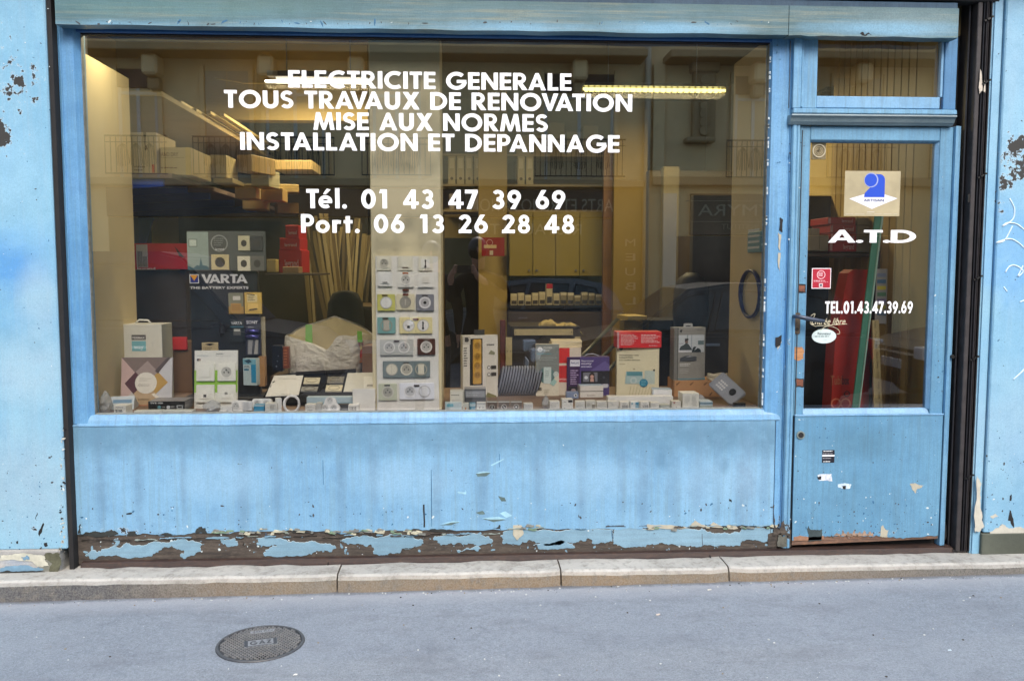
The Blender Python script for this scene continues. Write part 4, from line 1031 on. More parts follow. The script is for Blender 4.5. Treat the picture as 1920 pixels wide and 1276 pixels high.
scatter(wr, 1840, 850, 1920, 998, WF, 55, 14, size=.004)
scatter(sf, 110, 40, 1790, 46, HF, 90, 15, size=.004, flat=2.2)
# black smears low on the left pier, as in the picture
for i, pts in enumerate(([(76,990),(81,979),(83,982),(79,996),(74,1006),(72,1000)], [(82,1018),(88,1016),(90,1022),(84,1024)], [(66,972),(70,960),(71,962),(67,974)], [(30,1015),(34,1013),(34,1019),(30,1019)])):
    patch(wl, pts, WF, M_void, .003, 130+i, .001, 'dark_scuff', 3)
for i, pts in enumerate(([(1893,930),(1896,925),(1896,938),(1893,938)], [(1891,968),(1893,955),(1896,960),(1900,972),(1901,990),(1898,985),(1894,975),(1890,975)])):
    patch(wr, pts, WF, M_void, .003, 140+i, .001, 'dark_scuff', 3)
# worn edge of the left pier: pale chips down the corner
scatter(wl, 112, 800, 122, 1040, WF-.001, 70, 16, size=.005, mats=[M_plaster, M_chipw, M_void])
# crumbs and grit lying along the foot of the step and on the pavement
rnd = random.Random(77); mb = MB()
for _ in range(420):
    if rnd.random() < .5: x, y = rnd.uniform(-2.6, 3.2), -.235-abs(rnd.gauss(0, .03))
    else: x, y = rnd.uniform(-2.4, 3.0), rnd.uniform(-1.4, -.25)
    s = rnd.choice((.001,.0014,.0018,.003)); z = gz(x)
    mb.box(x-s, x+s*rnd.uniform(.5,1.5), y-s, y+s, z, z+s*1.1, rnd.choice((0,0,1,2)))
o = mb.build('grit', [col(196,198,196,.8), col(70,66,60,.9), col(140,130,112,.8)]); o['kind'] = 'stuff'; o['label'] = 'fine grit and crumbs scattered on the pavement by the step'

# ---- dark open joints between the old timbers
for nm, par, xp, y_, za_, zb_ in (('joint', sf, 1475, -.001, .12, 2.6), ('joint', sf, 1481, -.0235, uz(203,-.02,1480), 2.6), ('joint', sf, 1452, -.0065, .17, pz1-.004), ('joint', sf, 1493, -.0005, .1, 2.18)):
    xj = ux(xp, y_, 700 if xp != 1481 else 130)
    MB().box(xj-.0013, xj+.0013, y_-.0012, y_+.004, za_, zb_).build(nm, M_chipd, par)
bx('joint', D0-.004, D0-.0005, .0, .05, .1, dz-.004, M_void, dr, 0)
MB().box(kx0-.004, kx0-.0005, -.002, .003, .14, kz1).build('joint', M_void, dr)
MB().box(kx1+.0005, kx1+.005, -.002, .003, .14, kz1).build('joint', M_void, dr)
xj = ux(1475,-.008,820); MB().box(xj-.02, xj-.0185, -.0009, .002, .82, 1.0).build('joint', M_chipd, sf)
# rotten, blackened foot of the post and of the jamb
for i, (pts, m) in enumerate((([(1450,955),(1452,945),(1453,985),(1462,992),(1470,975),(1473,992),(1480,1000),(1480,1004),(1450,1003)], M_oldwood), ([(1460,1000),(1464,996),(1468,1006),(1474,999),(1476,1024),(1458,1024)], plain('grey_bare_post_wood', srgb(92,92,84), .85, .4, 40, .6)))):
    patch(sf, pts, -.0145, m, .006, 190+i, .001, 'rotten_patch', 4)
patch(dr, [(1764,985),(1771,975),(1774,1000),(1772,1012),(1764,1010)], .002, M_void, .005, 195, .004, 'dark_patch', 3)
patch(dr, [(1488,1006),(1500,1003),(1520,1006),(1545,1004),(1545,1010),(1488,1013)], -.0142, plain('raw_brown_edge', srgb(140,104,82), .8, .3, 40, .4), .004, 196, .001, 'bare_wood', 3)
# long hairline cracks and runs in the stall panel paint
for i, (a, b, c_, d_) in enumerate(((808,880,809,986),(605,862,606,908),(936,850,936,875),(1316,1000,1317,1022),(1146,993,1148,1010),(870,905,882,905),(498,998,498,1006))):
    patch(sf, [(a,b),(a+.9,b),(c_+.9,d_),(c_,d_)], -.008 if d_ < 992 else -.0075, M_chipb if i != 3 else M_chipd, .0012, 200+i, .0006, 'hairline_crack', 3)

# flaking on the left plinth
M_ol = plain('mossy_olive_flake', srgb(84,84,66), .85, .4, 30, .6); M_bl = plain('blue_flake_remnant', srgb(108,142,164), .6, .2, 30, .4); M_cr2 = plain('yellowed_cream_flake', srgb(184,182,166), .8, .2, 30, .6)
for i, (pts, m) in enumerate((([(0,1040),(30,1037),(70,1040),(92,1046),(60,1052),(20,1048),(0,1050)], M_cr2), ([(0,1066),(20,1060),(60,1062),(84,1066),(70,1074),(0,1075)], M_bl), ([(86,1036),(112,1036),(113,1060),(106,1074),(92,1070),(98,1056),(84,1048)], M_ol),
    ([(58,1050),(84,1048),(92,1060),(70,1062)], M_cr2), ([(0,1072),(30,1070),(90,1072),(104,1076),(0,1079)], M_dkg), ([(40,1043),(52,1041),(56,1047),(44,1049)], M_bl))):
    patch(wl, pts, WF-.0145-.0006*i, m, .008, 220+i, .0014, 'plinth_flake', 4)
# ================================================================ INTERIOR SHELL
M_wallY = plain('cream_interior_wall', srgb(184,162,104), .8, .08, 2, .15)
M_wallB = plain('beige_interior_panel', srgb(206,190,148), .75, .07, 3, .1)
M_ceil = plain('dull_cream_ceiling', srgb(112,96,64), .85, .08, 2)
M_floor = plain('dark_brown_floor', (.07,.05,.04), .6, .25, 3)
XL, XR, YB, ZC = -2.75, 2.62, 5.2, 3.3
def room(name, *a): 
    o = bx(name, *a, None, 0); setp(o, kind='structure'); return o
room('shop_floor', -3, 3, .3, YB+.2, -.1, .09, M_floor)
room('shop_floor', -3, 3, .075, .3, -.1, .05, M_void)
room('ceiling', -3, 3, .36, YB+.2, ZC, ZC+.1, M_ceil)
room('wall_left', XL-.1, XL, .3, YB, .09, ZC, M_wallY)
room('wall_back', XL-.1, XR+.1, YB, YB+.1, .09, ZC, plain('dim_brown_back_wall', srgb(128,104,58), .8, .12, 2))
o = bx('unlit_back_board', XL, ux(690,4.4,400), 4.4, 4.45, .09, uz(225,3.0,500)+.3, plain('unlit_back_brown', (.045,.034,.02), .7, .3, 2), None); setp(o, 'dark board added for the unlit back left behind the leaning planks', 'partition')  # added board, its colour darkened to stand for the unlit back
o = bx('yellow_back_wall', ux(834,4.6,500), ux(955,4.6,500), 4.6, 4.65, .09, uz(390,4.6,880), M_wallY, None); setp(o, 'yellow painted wall at the back between the column and the cupboards', 'wall')
o = bx('dark_figure_backing', ux(834,4.3,500), ux(922,4.3,500), 4.3, 4.35, .09, uz(446,4.3,880), M_void, None); setp(o, 'dark sheet added behind the mirrored figures, just right of the column', 'doorway')  # dark sheet added so the mirrored figures read black
room('wall_right', XR, XR+.1, .3, YB, .09, ZC, M_wallY)
# window box: side panels, lintel, bench
PD = .72
bl = bx('side_panel', gx0-.075, gx0-.035, .06, PD, ZT, uz(147,PD,245), M_wallB, None, .003); setp(bl, 'plain beige side board at the left end of the window display', 'side board')
br = bx('side_panel', gx1+.035, gx1+.075, .06, PD, ZT, 2.66, M_wallB, None, .003); setp(br, 'plain beige side board at the right end of the window display, with hanging packs', 'side board')
room('window_lintel', -1.9, 2.5, .07, .10, 2.66, 3.3, M_ceil)
wlx = thing('corner_lamp', 'small lamp strip high at the left end of the window display', 'lamp', (-1.62, .29, 2.72))
bx('housing', -1.78, -1.46, .26, .32, 2.735, 2.77, col(110,100,80), wlx)
M_bench = plain('worn_brown_display_bench', srgb(132,108,88), .7, .15, 6, .3)
bench = thing('window_bench', 'worn brown board bench running behind the glass under the goods', 'bench', (0,.4,.1))
bx('bench_top', gx0-.08, gx1+.08, .056, .98, ZT-.03, ZT, M_bench, bench, .002)
bx('bench_front', gx0-.08, gx1+.08, .9, .92, .09, ZT-.03, M_void, bench, 0)
# column
cx0, cx1 = ux(693.5,.17,300), ux(826,.17,300)
clm = bx('column', cx0, cx1, .17, .62, .09, 2.7, plain('off_white_column', srgb(228,216,176), .7, .05, 2, .1), None, .004); setp(clm, 'pale off-white column standing just behind the shop window', 'column')

# bulkhead across the back half
room('bulkhead', XL, ux(690,3.0,225), 3.0, 3.15, uz(225,3.0,500), ZC, M_wallY)

# ---- lit fluorescent lamps
def lampmat(name, c, e):
    t = NT(name); em = t.n('Emission', Color=c+(1,), Strength=e); t.t.links.new(em, t.out.inputs[0]); return t.m
M_tube = lampmat('lit_tube_white', (1.0, .93, .72), 3)
M_tubeY = lampmat('lit_tube_yellow', (1.0, .86, .28), 1.6)
def area(name, x, y, z, sx, sy, wt, parent, c=(1.0,.80,.42)):
    l = bpy.data.lights.new(name, 'AREA'); l.shape = 'RECTANGLE'; l.size = sx; l.size_y = sy; l.energy = wt; l.color = c
    o = bpy.data.objects.new(name, l); COL.objects.link(o); o.parent = parent
    o.location = Vector((x,y,z))-ORG[parent.name]; return o
MB().cyl((-1.76, .29, 2.725), .008, .28, 'x', 10).build('tube', M_tubeY, wlx)
area('lamp_glow', -1.62, .29, 2.71, .3, .05, 2.5, wlx, (1.0,.86,.55))
# louvred ceiling fitting (right)
Yl = 2.3
a, zl = U(1092,174,Yl); b, _ = U(1358,176,Yl)
lf = thing('louvre_ceiling_light', 'lit yellow louvred strip light hanging right of the lettering', 'ceiling light', ((a+b)/2, Yl, zl))
bx('housing', a, b, Yl-.04, Yl+.08, zl+.047, zl+.07, M_steel, lf)
MB().cyl((a+.02, Yl+.02, zl+.028), .016, b-a-.04, 'x', 10).build('tube', M_tubeY, lf)
n = 24; mb = MB()
for i in range(n+1): mb.box(a+(b-a)*i/n-.003, a+(b-a)*i/n+.003, Yl-.03, Yl+.07, zl+.008, zl+.045)
o = mb.build('louvre_blades', plain('yellow_lit_louvre', (.8,.7,.3), .3, .05, 30), lf); 
MB().box(a, b, Yl-.036, Yl-.03, zl+.012, zl+.03).build('side_diffuser', M_tubeY, lf)
for q in (a+.2, b-.2): MB().cyl((q, Yl+.05, zl+.09), .004, ZC-zl-.09, 'z', 6).build('hanging_rod', M_steel, lf)
area('lamp_glow', (a+b)/2, Yl+.03, zl-.01, b-a, .2, 17, lf)
# bare double tube (left)
Yt = 2.4
a, zl = U(497,152,Yt); b, _ = U(694,160,Yt)
lf = thing('bare_tube_light', 'bright bare double fluorescent tube behind the word ELECTRICITE', 'ceiling light', ((a+b)/2, Yt, zl))
bx('housing', a+.02, b-.02, Yt-.03, Yt+.12, zl+.03, zl+.07, M_steel, lf)
MB().cyl((a, Yt, zl-.003), .011, b-a, 'x', 10).build('tube', M_tube, lf)
MB().cyl((a+.06, Yt+.1, zl+.015), .010, b-a, 'x', 10).build('tube', M_tube, lf)
for q in (a+.15, b-.15): MB().cyl((q, Yt+.05, zl+.07), .004, ZC-zl-.07, 'z', 6).build('hanging_rod', M_steel, lf)
area('lamp_glow', (a+b)/2, Yt+.05, zl-.03, b-a, .16, 16, lf)
# wall-washing strip at the top of the left side (lights the left panel)
lf = thing('corner_strip_light', 'small lit strip light above the left side board', 'ceiling light', (-2.0, .85, 2.5))
bx('housing', -2.35, -1.95, .9, .94, 2.42, 2.46, M_steel, lf)
MB().cyl((-2.33, .88, 2.44), .012, .36, 'x', 8).build('tube', M_tubeY, lf)
# white cable to the bare tube
mb = MB(); P3 = [U(a,b,Yt-.05) for a,b in ((402,147),(430,151),(460,156),(500,156))]
mb.tube([(x,Yt-.05,z) for x,z in P3], .006, 6); o = mb.build('lamp_cable', plain('yellowed_cable', srgb(220,200,120), .5, .1, 20)); setp(o, 'thin slack cable running left from the bare tube light', 'cable')

# ---- left shelving, seen receding into the shop
sh = thing('wall_shelving', 'two long beige wall shelves on blue brackets receding along the left wall', 'shelf', (-2.3, 1.0, 2.05))
M_shelf = plain('beige_shelf_board', srgb(176,158,118), .7, .1, 4, .2)
M_blue = plain('dark_blue_bracket', srgb(20,74,190), .45, .1, 10)
bx('shelf', XL, -1.745, 1.0, 4.2, 2.50, 2.53, M_shelf, sh); bx('shelf', XL, -1.70, 1.0, 4.2, 2.03, 2.06, plain('blue_grey_shelf_board', srgb(120,104,100), .7, .1, 4), sh)
for i, yy in enumerate((1.02, 1.45, 1.95, 2.6, 3.3)):
    MB().prism([(XL,1.70),(XL+.06,1.70),(XL+.14,1.93),(-1.76,1.985),(-1.76,2.028),(XL,2.028)], yy, yy+.03).build('bracket', M_blue, sh)
bx('back_board', XL+.001, XL+.02, 1.0, 3.6, 1.55, 2.03, plain('navy_back_board', srgb(40,56,130), .6, .15, 3), sh, 0)
def crate(name, label, x0, x1, y0, y1, z0, z1, c, items=(), cat='box', yaw=0, group=None, bevel=.003, rough=.6):
    cx, cy = (x0+x1)/2, y0
    b = MB().box(-(x1-x0)/2, (x1-x0)/2, 0, y1-y0, 0, z1-z0); o = b.build(name, col(*c, rough) if isinstance(c, tuple) else c, None, bevel)
    o.location = (cx, cy, z0); o.rotation_euler = (0,0,R(yaw)); setp(o, label, cat, group)
    if items: decor(o, x1-x0, z1-z0, items)
    return o
def at(name, label, p0, p1, Y, dep, c, items=(), cat='box', yaw=0, group=None, zb=None):
    """box from two picture corners (top-left, bottom-right) at depth Y"""
    x0, zt = U(p0[0], p0[1], Y); x1, z0 = U(p1[0], p1[1], Y); xm = (x0+x1)/2
    x0 = U(p0[0], (p0[1]+p1[1])/2, Y)[0]; x1 = U(p1[0], (p0[1]+p1[1])/2, Y)[0]
    return crate(name, label, x0, x1, Y, Y+dep, z0 if zb is None else zb, zt, c, items, cat, yaw, group)
at('cardboard_box', 'tall pale carton with a torn corner at the near end of the lower shelf', (246,248), (294,350), 1.05, .35, (196,182,150), zb=2.062, items=[('p',[(.5,1),(.62,1),(.58,.72),(.66,.6),(.55,.55)],(110,96,70)),('r',.8,.02,.9,.22,(190,70,40)),('l',.1,.05,.55,.2,2,(120,100,70))])
at('cardboard_box', 'pale carton printed HAND DRY on the lower shelf', (297,276), (358,345), 1.12, .42, (198,180,134), zb=2.062, items=[('t',.02,.68,.62,.14,'HAND DRY',(120,84,60)),('r',0,.62,.8,.63,(120,84,60)),('l',.05,.22,.8,.3,1,(130,96,70)),('r',.84,0,1,1,(210,184,110))])
at('carton', 'upright pale carton on the lower shelf beyond the HAND DRY box', (393,290), (424,332), 1.62, .3, (206,190,140), zb=2.10, items=[('r',.3,0,.35,1,(150,130,90))])
at('carton', 'flat carton under the upright one beyond the HAND DRY box', (400,334), (436,352), 1.58, .3, (170,150,100), zb=2.062)
at('carton', 'tilted tan carton at the front of the lower shelf mid way', (442,290), (474,322), 1.9, .3, (190,160,100), yaw=-20)
at('carton', 'long flat tan carton lying on the upper parts of the shelf stack', (515,300), (585,318), 2.6, .4, (196,172,120))
for i, (a, b, c_, d_) in enumerate(((470,318,505,350),(440,345,480,372),(488,352,530,376),(455,372,500,392),(505,345,560,360),(520,380,560,400))):
    at('packet', ['grey packet high in the jumble at the shelf end','pale packet at left of the jumble on the shelf','tan packet in the middle of the shelf jumble','low cream packet in the shelf jumble','long packet on top right of the shelf jumble','small brown packet at the right foot of the shelf jumble'][i], (a,b), (c_,d_), 2.1+.12*i, .22, [(176,170,140),(205,186,140),(190,160,104),(200,184,140),(180,160,110),(140,116,70)][i], yaw=-8+5*i, cat='packet')
# loose conduits and trunking on the upper shelf
for i in range(6):
    x_, z_ = -1.95+.05*i, 2.545+.012*(i % 3)
    o = MB().box(x_, x_+.03, 1.3+.15*i, 3.9, z_, z_+.02).build('cable_trunking', plain('cream_trunking', srgb(214,196,140), .5, .08, 20), None, .002)
    setp(o, ORD[i]+' cream cable trunking length from the wall on the upper left shelf', 'trunking', 'cable trunking lengths on the upper shelf')
o = MB(); 
for i in range(2): o.box(-2.3+.0*i, -1.95, 1.08+.25*i, 1.10+.25*i, 2.532, 2.60)
o = crate('perforated_angle', 'grey perforated steel angle lying across the near end of the upper shelf', -2.4, -1.86, 1.15, 1.35, 2.532, 2.57, (150,140,110), cat='steel angle')
mb = MB()
for i in range(12): mb.box(-.25+i*.042, -.235+i*.042, -.001, .0, .012, .026)
mb.build('slot', M_void, o)

# fan of tall planks leaning in the back behind the bag
rnd = random.Random(4); cols_ = [(130,114,72),(150,134,92),(100,84,50),(164,150,112),(80,68,44)]
for i in range(30):
    fx = .5+.5*i/23
    xb_ = ux(598+rnd.uniform(-10,75), 3.1, 600); xt_ = ux(560+132*i/29, 3.2, 420); ztop = uz(rnd.uniform(395,440), 3.2)
    mb = MB(); w_ = rnd.uniform(.008,.02); Y0 = 2.9+.012*i
    mb.add([(xb_-w_,Y0,.09),(xb_+w_,Y0,.09),(xt_+w_,Y0+.35,ztop),(xt_-w_,Y0+.35,ztop),(xb_-w_,Y0+.02,.09),(xb_+w_,Y0+.02,.09),(xt_+w_,Y0+.37,ztop),(xt_-w_,Y0+.37,ztop)], [(0,1,2,3),(7,6,5,4),(1,5,6,2),(4,0,3,7),(3,2,6,7)])
    c_ = cols_[i % 5]; o = mb.build('plank', col(*c_, .7), None); setp(o, ORD[i]+' plank from the left in the fan leaning at the back behind the bag', 'plank', 'planks and trunking leaning behind the white bag')

# red boxes stacked at right of the fan's left
for i, (a, b, c_, d_) in enumerate(((535,422,560,446),(524,446,562,468),(523,468,566,511))):
    at('red_carton', ['top red carton of the stack left of the leaning planks','middle red carton of the stack left of the leaning planks','bottom larger red carton of the stack left of the leaning planks'][i], (a,b), (c_,d_), 2.2, .25, (205,28,34), [('t',.25,.28,.85,.3,'legrand',(236,200,200))], yaw=-3)
at('carton', 'small cream carton standing beside the red carton stack', (500,486), (517,510), 1.9, .1, (205,186,120))
at('carton', 'low tan carton in front of the red carton stack', (530,500), (560,512), 1.9, .15, (180,150,110))
shx = bx('back_shelf', ux(500,1.9,511), ux(590,1.9,511), 1.85, 2.6, uz(516,1.9,540), uz(512.5,1.9,540), M_floor, None); setp(shx, 'dark shelf board under the red carton stack', 'shelf')
# red box behind display, left
at('red_carton', 'wide red carton with a barcode label behind the left side board', (240,456), (352,505), 1.25, .35, (190,22,34), [('r',.14,.08,.33,.95,(190,185,180)),('b',.16,.1,.24,.7),('b',.25,.1,.32,.5),('t',.15,-.0,.45,.08,'legrand',(230,220,220)),('p',[(.78,.9),(.86,.5),(.95,.45),(.82,.8)],(40,20,20))], zb=uz(505,1.25,300))
at('storage_unit', 'dark brown storage cabinet low behind the left display', (235,506), (352,780), 1.3, .5, (62,52,46), cat='cabinet', zb=.09)
at('carton', 'brown carton standing behind the white way carton', (322,640), (365,745), .85, .12, (120,92,64), zb=ZT)
at('red_carton', 'small red carton wedged behind the white way carton', (323,632), (350,656), .83, .02, (200,40,40), zb=uz(656,.83,330))

# back of shop: cabinets, binders, pillar
bw = bx('pillar', ux(897,4.0,300), ux(951,4.0,300), 4.0, 4.4, .09, ZC, M_wallY, None, .004); setp(bw, 'yellow lit pillar in the back of the shop between the binders and the cupboards', 'pillar')
cab = thing('wall_cupboard', 'olive yellow wall cupboard with round knobs at the back of the shop', 'cupboard', (.9, 4.0, 1.5))
M_cab = plain('olive_yellow_laminate', srgb(150,134,66), .45, .05, 3)
ya = 3.85; zc0, zc1 = uz(517,ya,1000), uz(397,ya,1000)
xs_ = [ux(a,ya,450) for a in (955,999,1042,1087,1130)]
bx('carcass', xs_[0], xs_[-1], ya+.02, ya+.35, zc0, zc1, M_cab, cab)
for i in range(4):
    bx('cupboard_door', xs_[i]+.003, xs_[i+1]-.003, ya, ya+.02, zc0, zc1, M_cab, cab, .002)
    kx = xs_[i+1]-.035 if i % 2 == 0 else xs_[i]+.035
    MB().cyl((kx, ya-.02, zc0+.05), .011, .02, 'y', 10).build('knob', M_steel, cab)
shf = thing('binder_shelves', 'open shelves of office binders high at the back', 'shelves', (.1, 4.1, 1.9))
xa, xb = ux(830,4.1,300), ux(1000,4.1,300)
for zz in (uz(288,4.1), uz(345,4.1), uz(393,4.1)): bx('shelf', xa, xb+.9, 4.1, 4.5, zz-.02, zz, M_shelf, shf)
rnd = random.Random(3)
for i in range(10):
    x_ = xa+.05+i*.082; 
    if abs(x_-ux(924,4.1,300)) < .16: continue
    o = crate('binder', ORD[i]+' white binder place from the left on the high back shelf', x_, x_+.07, 4.12, 4.4, uz(345,4.1), uz(345,4.1)+.27, (200,188,150), [('r',.2,.55,.8,.9,(226,216,184)),('c',.5,.2,.2,(60,50,40))], cat='binder', group='white binders in a row on the back shelf')
for i in range(8):
    x_ = xa+.06+i*.075; h_ = rnd.uniform(.12,.25)
    if abs(x_-ux(924,4.1,300)) < .16: continue
    o = crate('bottle_pack', ORD[i]+' small pack place from the left under the binders', x_, x_+.05, 4.12, 4.3, uz(393,4.1), uz(393,4.1)+h_, (40,36,34) if i % 3 else (190,180,170), cat='pack', group='dark packs under the binders')
for i in range(5):
    x_ = ux(960,4.1,300)+.04+i*.16
    crate('archive_box', ORD[i]+' archive box from the left on the high shelf right of the pillar', x_, x_+.14, 4.12, 4.4, uz(288,4.1), uz(288,4.1)+rnd.uniform(.14,.3), (170,150,104), cat='box', group='archive boxes on the high back shelf')
# shelf below cupboard with switch packs
wt = bx('work_counter', ux(955,3.7,560), ux(1135,3.7,560), 3.6, 4.2, uz(590,3.7,1000)-.5, uz(585,3.7,1000), M_floor, None); setp(wt, 'dark work counter under the olive cupboards', 'counter')
s2 = bx('counter_shelf', ux(955,3.9,560), ux(1135,3.9,560), 3.8, 4.15, uz(572,3.9,1000)-.02, uz(572,3.9,1000), M_void, None); setp(s2, 'dark shelf loaded with small packs under the cupboards', 'shelf')
bb = bx('dark_backing', ux(955,4.2,560), ux(1140,4.2,560), 4.2, 4.25, .09, zc0, plain('dark_brown_backing', (.05,.035,.025), .7, .3, 5), None); setp(bb, 'dark brown backing board beneath the cupboards', 'board')
for i in range(13):
    x_ = ux(958,3.85,560)+i*.066; tall = i == 5
    crate('switch_pack', ORD[i]+' small pale packet from the left in the row under the cupboards' if not tall else 'taller white packet with a red top in the row under the cupboards', x_, x_+.058, 3.85, 3.95, uz(572,3.9,1000)+.002, uz(572,3.9,1000)+(.2 if tall else rnd.uniform(.09,.13)), (206,196,168) if i < 7 else (150,140,110), [('r',.1,.1,.9,.4,(60,54,48)),('r',0,.78,1,1,(190,30,40) if tall else (222,214,190))], cat='packet', group=None if tall else 'pale packets in the row under the cupboards')
# red plaque
at('red_plaque', 'dark red plaque with a white strip on the back wall beside the cupboard', (903,445), (946,480), 3.8, .004, (150,26,34), [('o',.35,.72,.14,(230,200,200)),('r',.1,.42,.65,.6,(220,196,160)),('r',.35,.06,.5,.3,(210,200,190))], cat='plaque')
# right back: yellow wall strip, white door frame, dark corner
o = bx('yellow_partition', ux(1150,3.4,500), ux(1212,3.4,500), 3.4, 3.5, .09, 2.9, plain('ochre_partition', srgb(128,106,50), .7, .1, 2), None); setp(o, 'yellow lit partition right of the cupboards', 'partition')
o = bx('brown_door_leaf', ux(1131,3.5,450), ux(1148,3.5,450), 3.5, 3.56, .09, 2.6, plain('brown_door_edge', srgb(104,70,36), .5, .2, 5), None); setp(o, 'narrow brown door edge between the cupboards and the partition', 'door')
o = bx('white_door_frame', ux(1243,3.0,450), ux(1272,3.0,450), 3.0, 3.1, 1.0, 2.35, plain('greyish_frame', srgb(92,84,62), .6, .1, 5), None); setp(o, 'pale grey upright panel in the dark right corner of the shop', 'panel')
o = bx('dark_partition', ux(1215,3.3,450), ux(1560,3.3,450), 3.3, 3.4, .09, 2.35, plain('dark_olive_partition', srgb(74,60,34), .7, .25, 2), None); setp(o, 'dark olive partition at the right back of the shop', 'partition')
o = MB().loft([[(ux(1296,1.6,540)+.12*k*math.cos(a*math.pi/6), 1.6+.09*k*math.sin(a*math.pi/6), z) for a in range(12)] for z, k in ((1.05,.9),(1.2,1.05),(1.36,1),(1.44,.75),(1.48,.3))]).build('backpack', plain('black_nylon', (.015,.015,.02), .6, .3, 20, .5)); setp(o, 'black backpack hanging in the dark right corner of the shop', 'backpack')
mb = MB(); mb.box(ux(1215,1.8,700), ux(1360,1.8,700), 1.8, 2.2, .09, uz(600,1.8,1300)); o = mb.build('black_cabinet', M_void); setp(o, 'black low cabinet behind the grey phone carton', 'cabinet')
# glass counter with leaning rails
ct = thing('glass_counter', 'old display counter with metal edge strips seen behind the small cartons', 'counter', (.9, 1.6, .1))
Yc = 1.35
bx('counter_body', ux(958,Yc,700), ux(1088,Yc,700), Yc+.02, Yc+.5, .09, uz(612,Yc,1020), plain('dark_smoked_counter', (.045,.04,.035), .35, .3, 6), ct)
M_strip = plain('aged_cream_metal_strip', srgb(190,176,130), .4, .12, 20)
for (a0, b0, a1, b1) in ((964,617,1074,628),(948,632,960,684),(1078,631,1088,640)):
    xa, zt_ = U(a0,b0,Yc-.01); xb, zb_ = U(a1,b1,Yc-.01)
    f = bx('edge_strip', xa, xb, Yc-.02, Yc, zb_, zt_, M_strip, ct, .001)
    q = MB(); 
    for sx_ in (xa+.01, xb-.01): q.cyl((sx_, Yc-.023, (zb_+zt_)/2), .003, .003, 'y', 8)
    q.build('screw', M_void, f)
bx('corner_post', ux(938,Yc,700), ux(948,Yc,700), Yc, Yc+.05, ZT, uz(600,Yc,940), plain('red_brown_post', srgb(96,44,30), .5, .3, 8), ct)
# crumpled cloth
mb = MB(); rnd = random.Random(2); n = 22; rings = []
for i in range(n+1):
    a = 1008+(1094-1008)*i/n; x_, z_ = U(a, 612, Yc+.12)
    top = [612,605,602,600,599,600,598,599,603,606,607,606,604,604,606,605,604,606,608,612,618,622,628][i]
    zt_ = U(a, top, Yc+.12)[1]; zz = min(z_, zt_-.008); w_ = .07+rnd.uniform(-.02,.02)
    rings.append([(x_, Yc+.12-w_, zz), (x_+rnd.uniform(-.005,.005), Yc+.1-w_*.5, zt_-.012+rnd.uniform(-.01,.01)), (x_, Yc+.12, zt_), (x_, Yc+.12+w_, zz)])
mb.loft(rings, 0, True, True); o = mb.build('crumpled_cloth', plain('yellowed_cloth', srgb(182,162,104), .9, .15, 12, .5)); setp(o, 'crumpled yellowish cloth lying on the glass counter', 'cloth')
# slanting dark rails behind the red carton
for i, (a0, b0, a1, b1) in enumerate(((1060,700,1165,590),(1080,720,1185,612),(1100,735,1205,628))):
    xa, za = U(a0,b0,1.4); xb, zb_ = U(a1,b1,2.6)
    o = MB().tube([(xa,1.4,za),(xb,2.6,zb_)], .02, 4).build('steel_rail', plain('dark_green_grey_rail', (.06,.065,.055), .35, .2, 10)); setp(o, ['leftmost','middle','rightmost'][i]+' of three dark rails slanting back behind the red carton', 'rail', 'slanting steel rails behind the cartons')
pl = at('paper_stack', 'untidy stack of papers and a cup on a side table behind the red carton', (1176,592), (1214,600), 1.9, .25, (180,160,104), yaw=8, cat='papers')
at('paper_stack', 'lower stack of papers under the untidy pile', (1170,602), (1222,640), 2.0, .3, (120,104,62), yaw=-4, cat='papers')

# right part seen through the door: panelled wall, glass strips, red cartons, shelf
pw = thing('panelled_wall', 'tongue and groove boarded wall on the right inside the door', 'wall', (2.5, .6, .1))
M_board = [plain('varnished_board_%d' % i, srgb(*c), .5, .08, 5, .1) for i, c in enumerate(((176,152,96),(168,144,88),(182,158,104)))]
rxw = 2.50; y_ = .36; i = 0
while y_ < 1.6:
    wb = .085
    bx('board', rxw, rxw+.03, y_+.003, y_+wb-.003, .09, ZC, M_board[i % 3], pw, .004); y_ += wb; i += 1
bx('corner_board', 2.44, rxw+.03, .2, .355, .09, ZC, M_board[1], pw, .003)
o = bx('dark_void_wall', 1.55, 2.6, 1.62, 1.7, .09, 2.0, plain('dark_brown_cupboard_back', (.035,.028,.022), .7, .3, 4), None); setp(o, 'dark brown back of the cupboard seen low through the door', 'cupboard')
o = bx('high_box_stack', ux(1545,1.75,170), ux(1600,1.75,170), 1.75, 2.1, uz(190,1.75,1570), uz(160,1.75,1570), plain('black_bundle', (.02,.02,.018), .8, .3, 10), None, .04, 3); setp(o, 'black bundle stored high up, seen through the pane over the door', 'bundle')
ds = bx('door_side_shelf', ux(1512,1.0,475), ux(1640,1.0,475), 1.0, 1.5, uz(475,1.0,1580)-.02, uz(475,1.0,1580), M_floor, None); setp(ds, 'dark shelf holding red cartons, seen through the door glass', 'shelf')
zsh = uz(475,1.0,1580)+.001
for i, (a, b, c_, d_, lab) in enumerate(((1556,452,1606,472,'lowest red carton of the stack seen through the door'),(1558,437,1606,451.5,'third red carton of the stack seen through the door'),(1557,421,1605,436.5,'second red carton from the top of the stack seen through the door'),(1553,407,1604,420.5,'topmost red carton of the stack seen through the door'))):
    x0_, zt_ = U(a,b,1.02); x1_, z0_ = U(c_,d_,1.02)
    crate('red_carton', lab, x0_, x1_, 1.02, 1.3, max(z0_,zsh), zt_, (168,20,34), [('t',.5,.25,.9,.5,'legrand',(220,170,170)),('r',.0,.1,.1,.9,(200,150,150))])
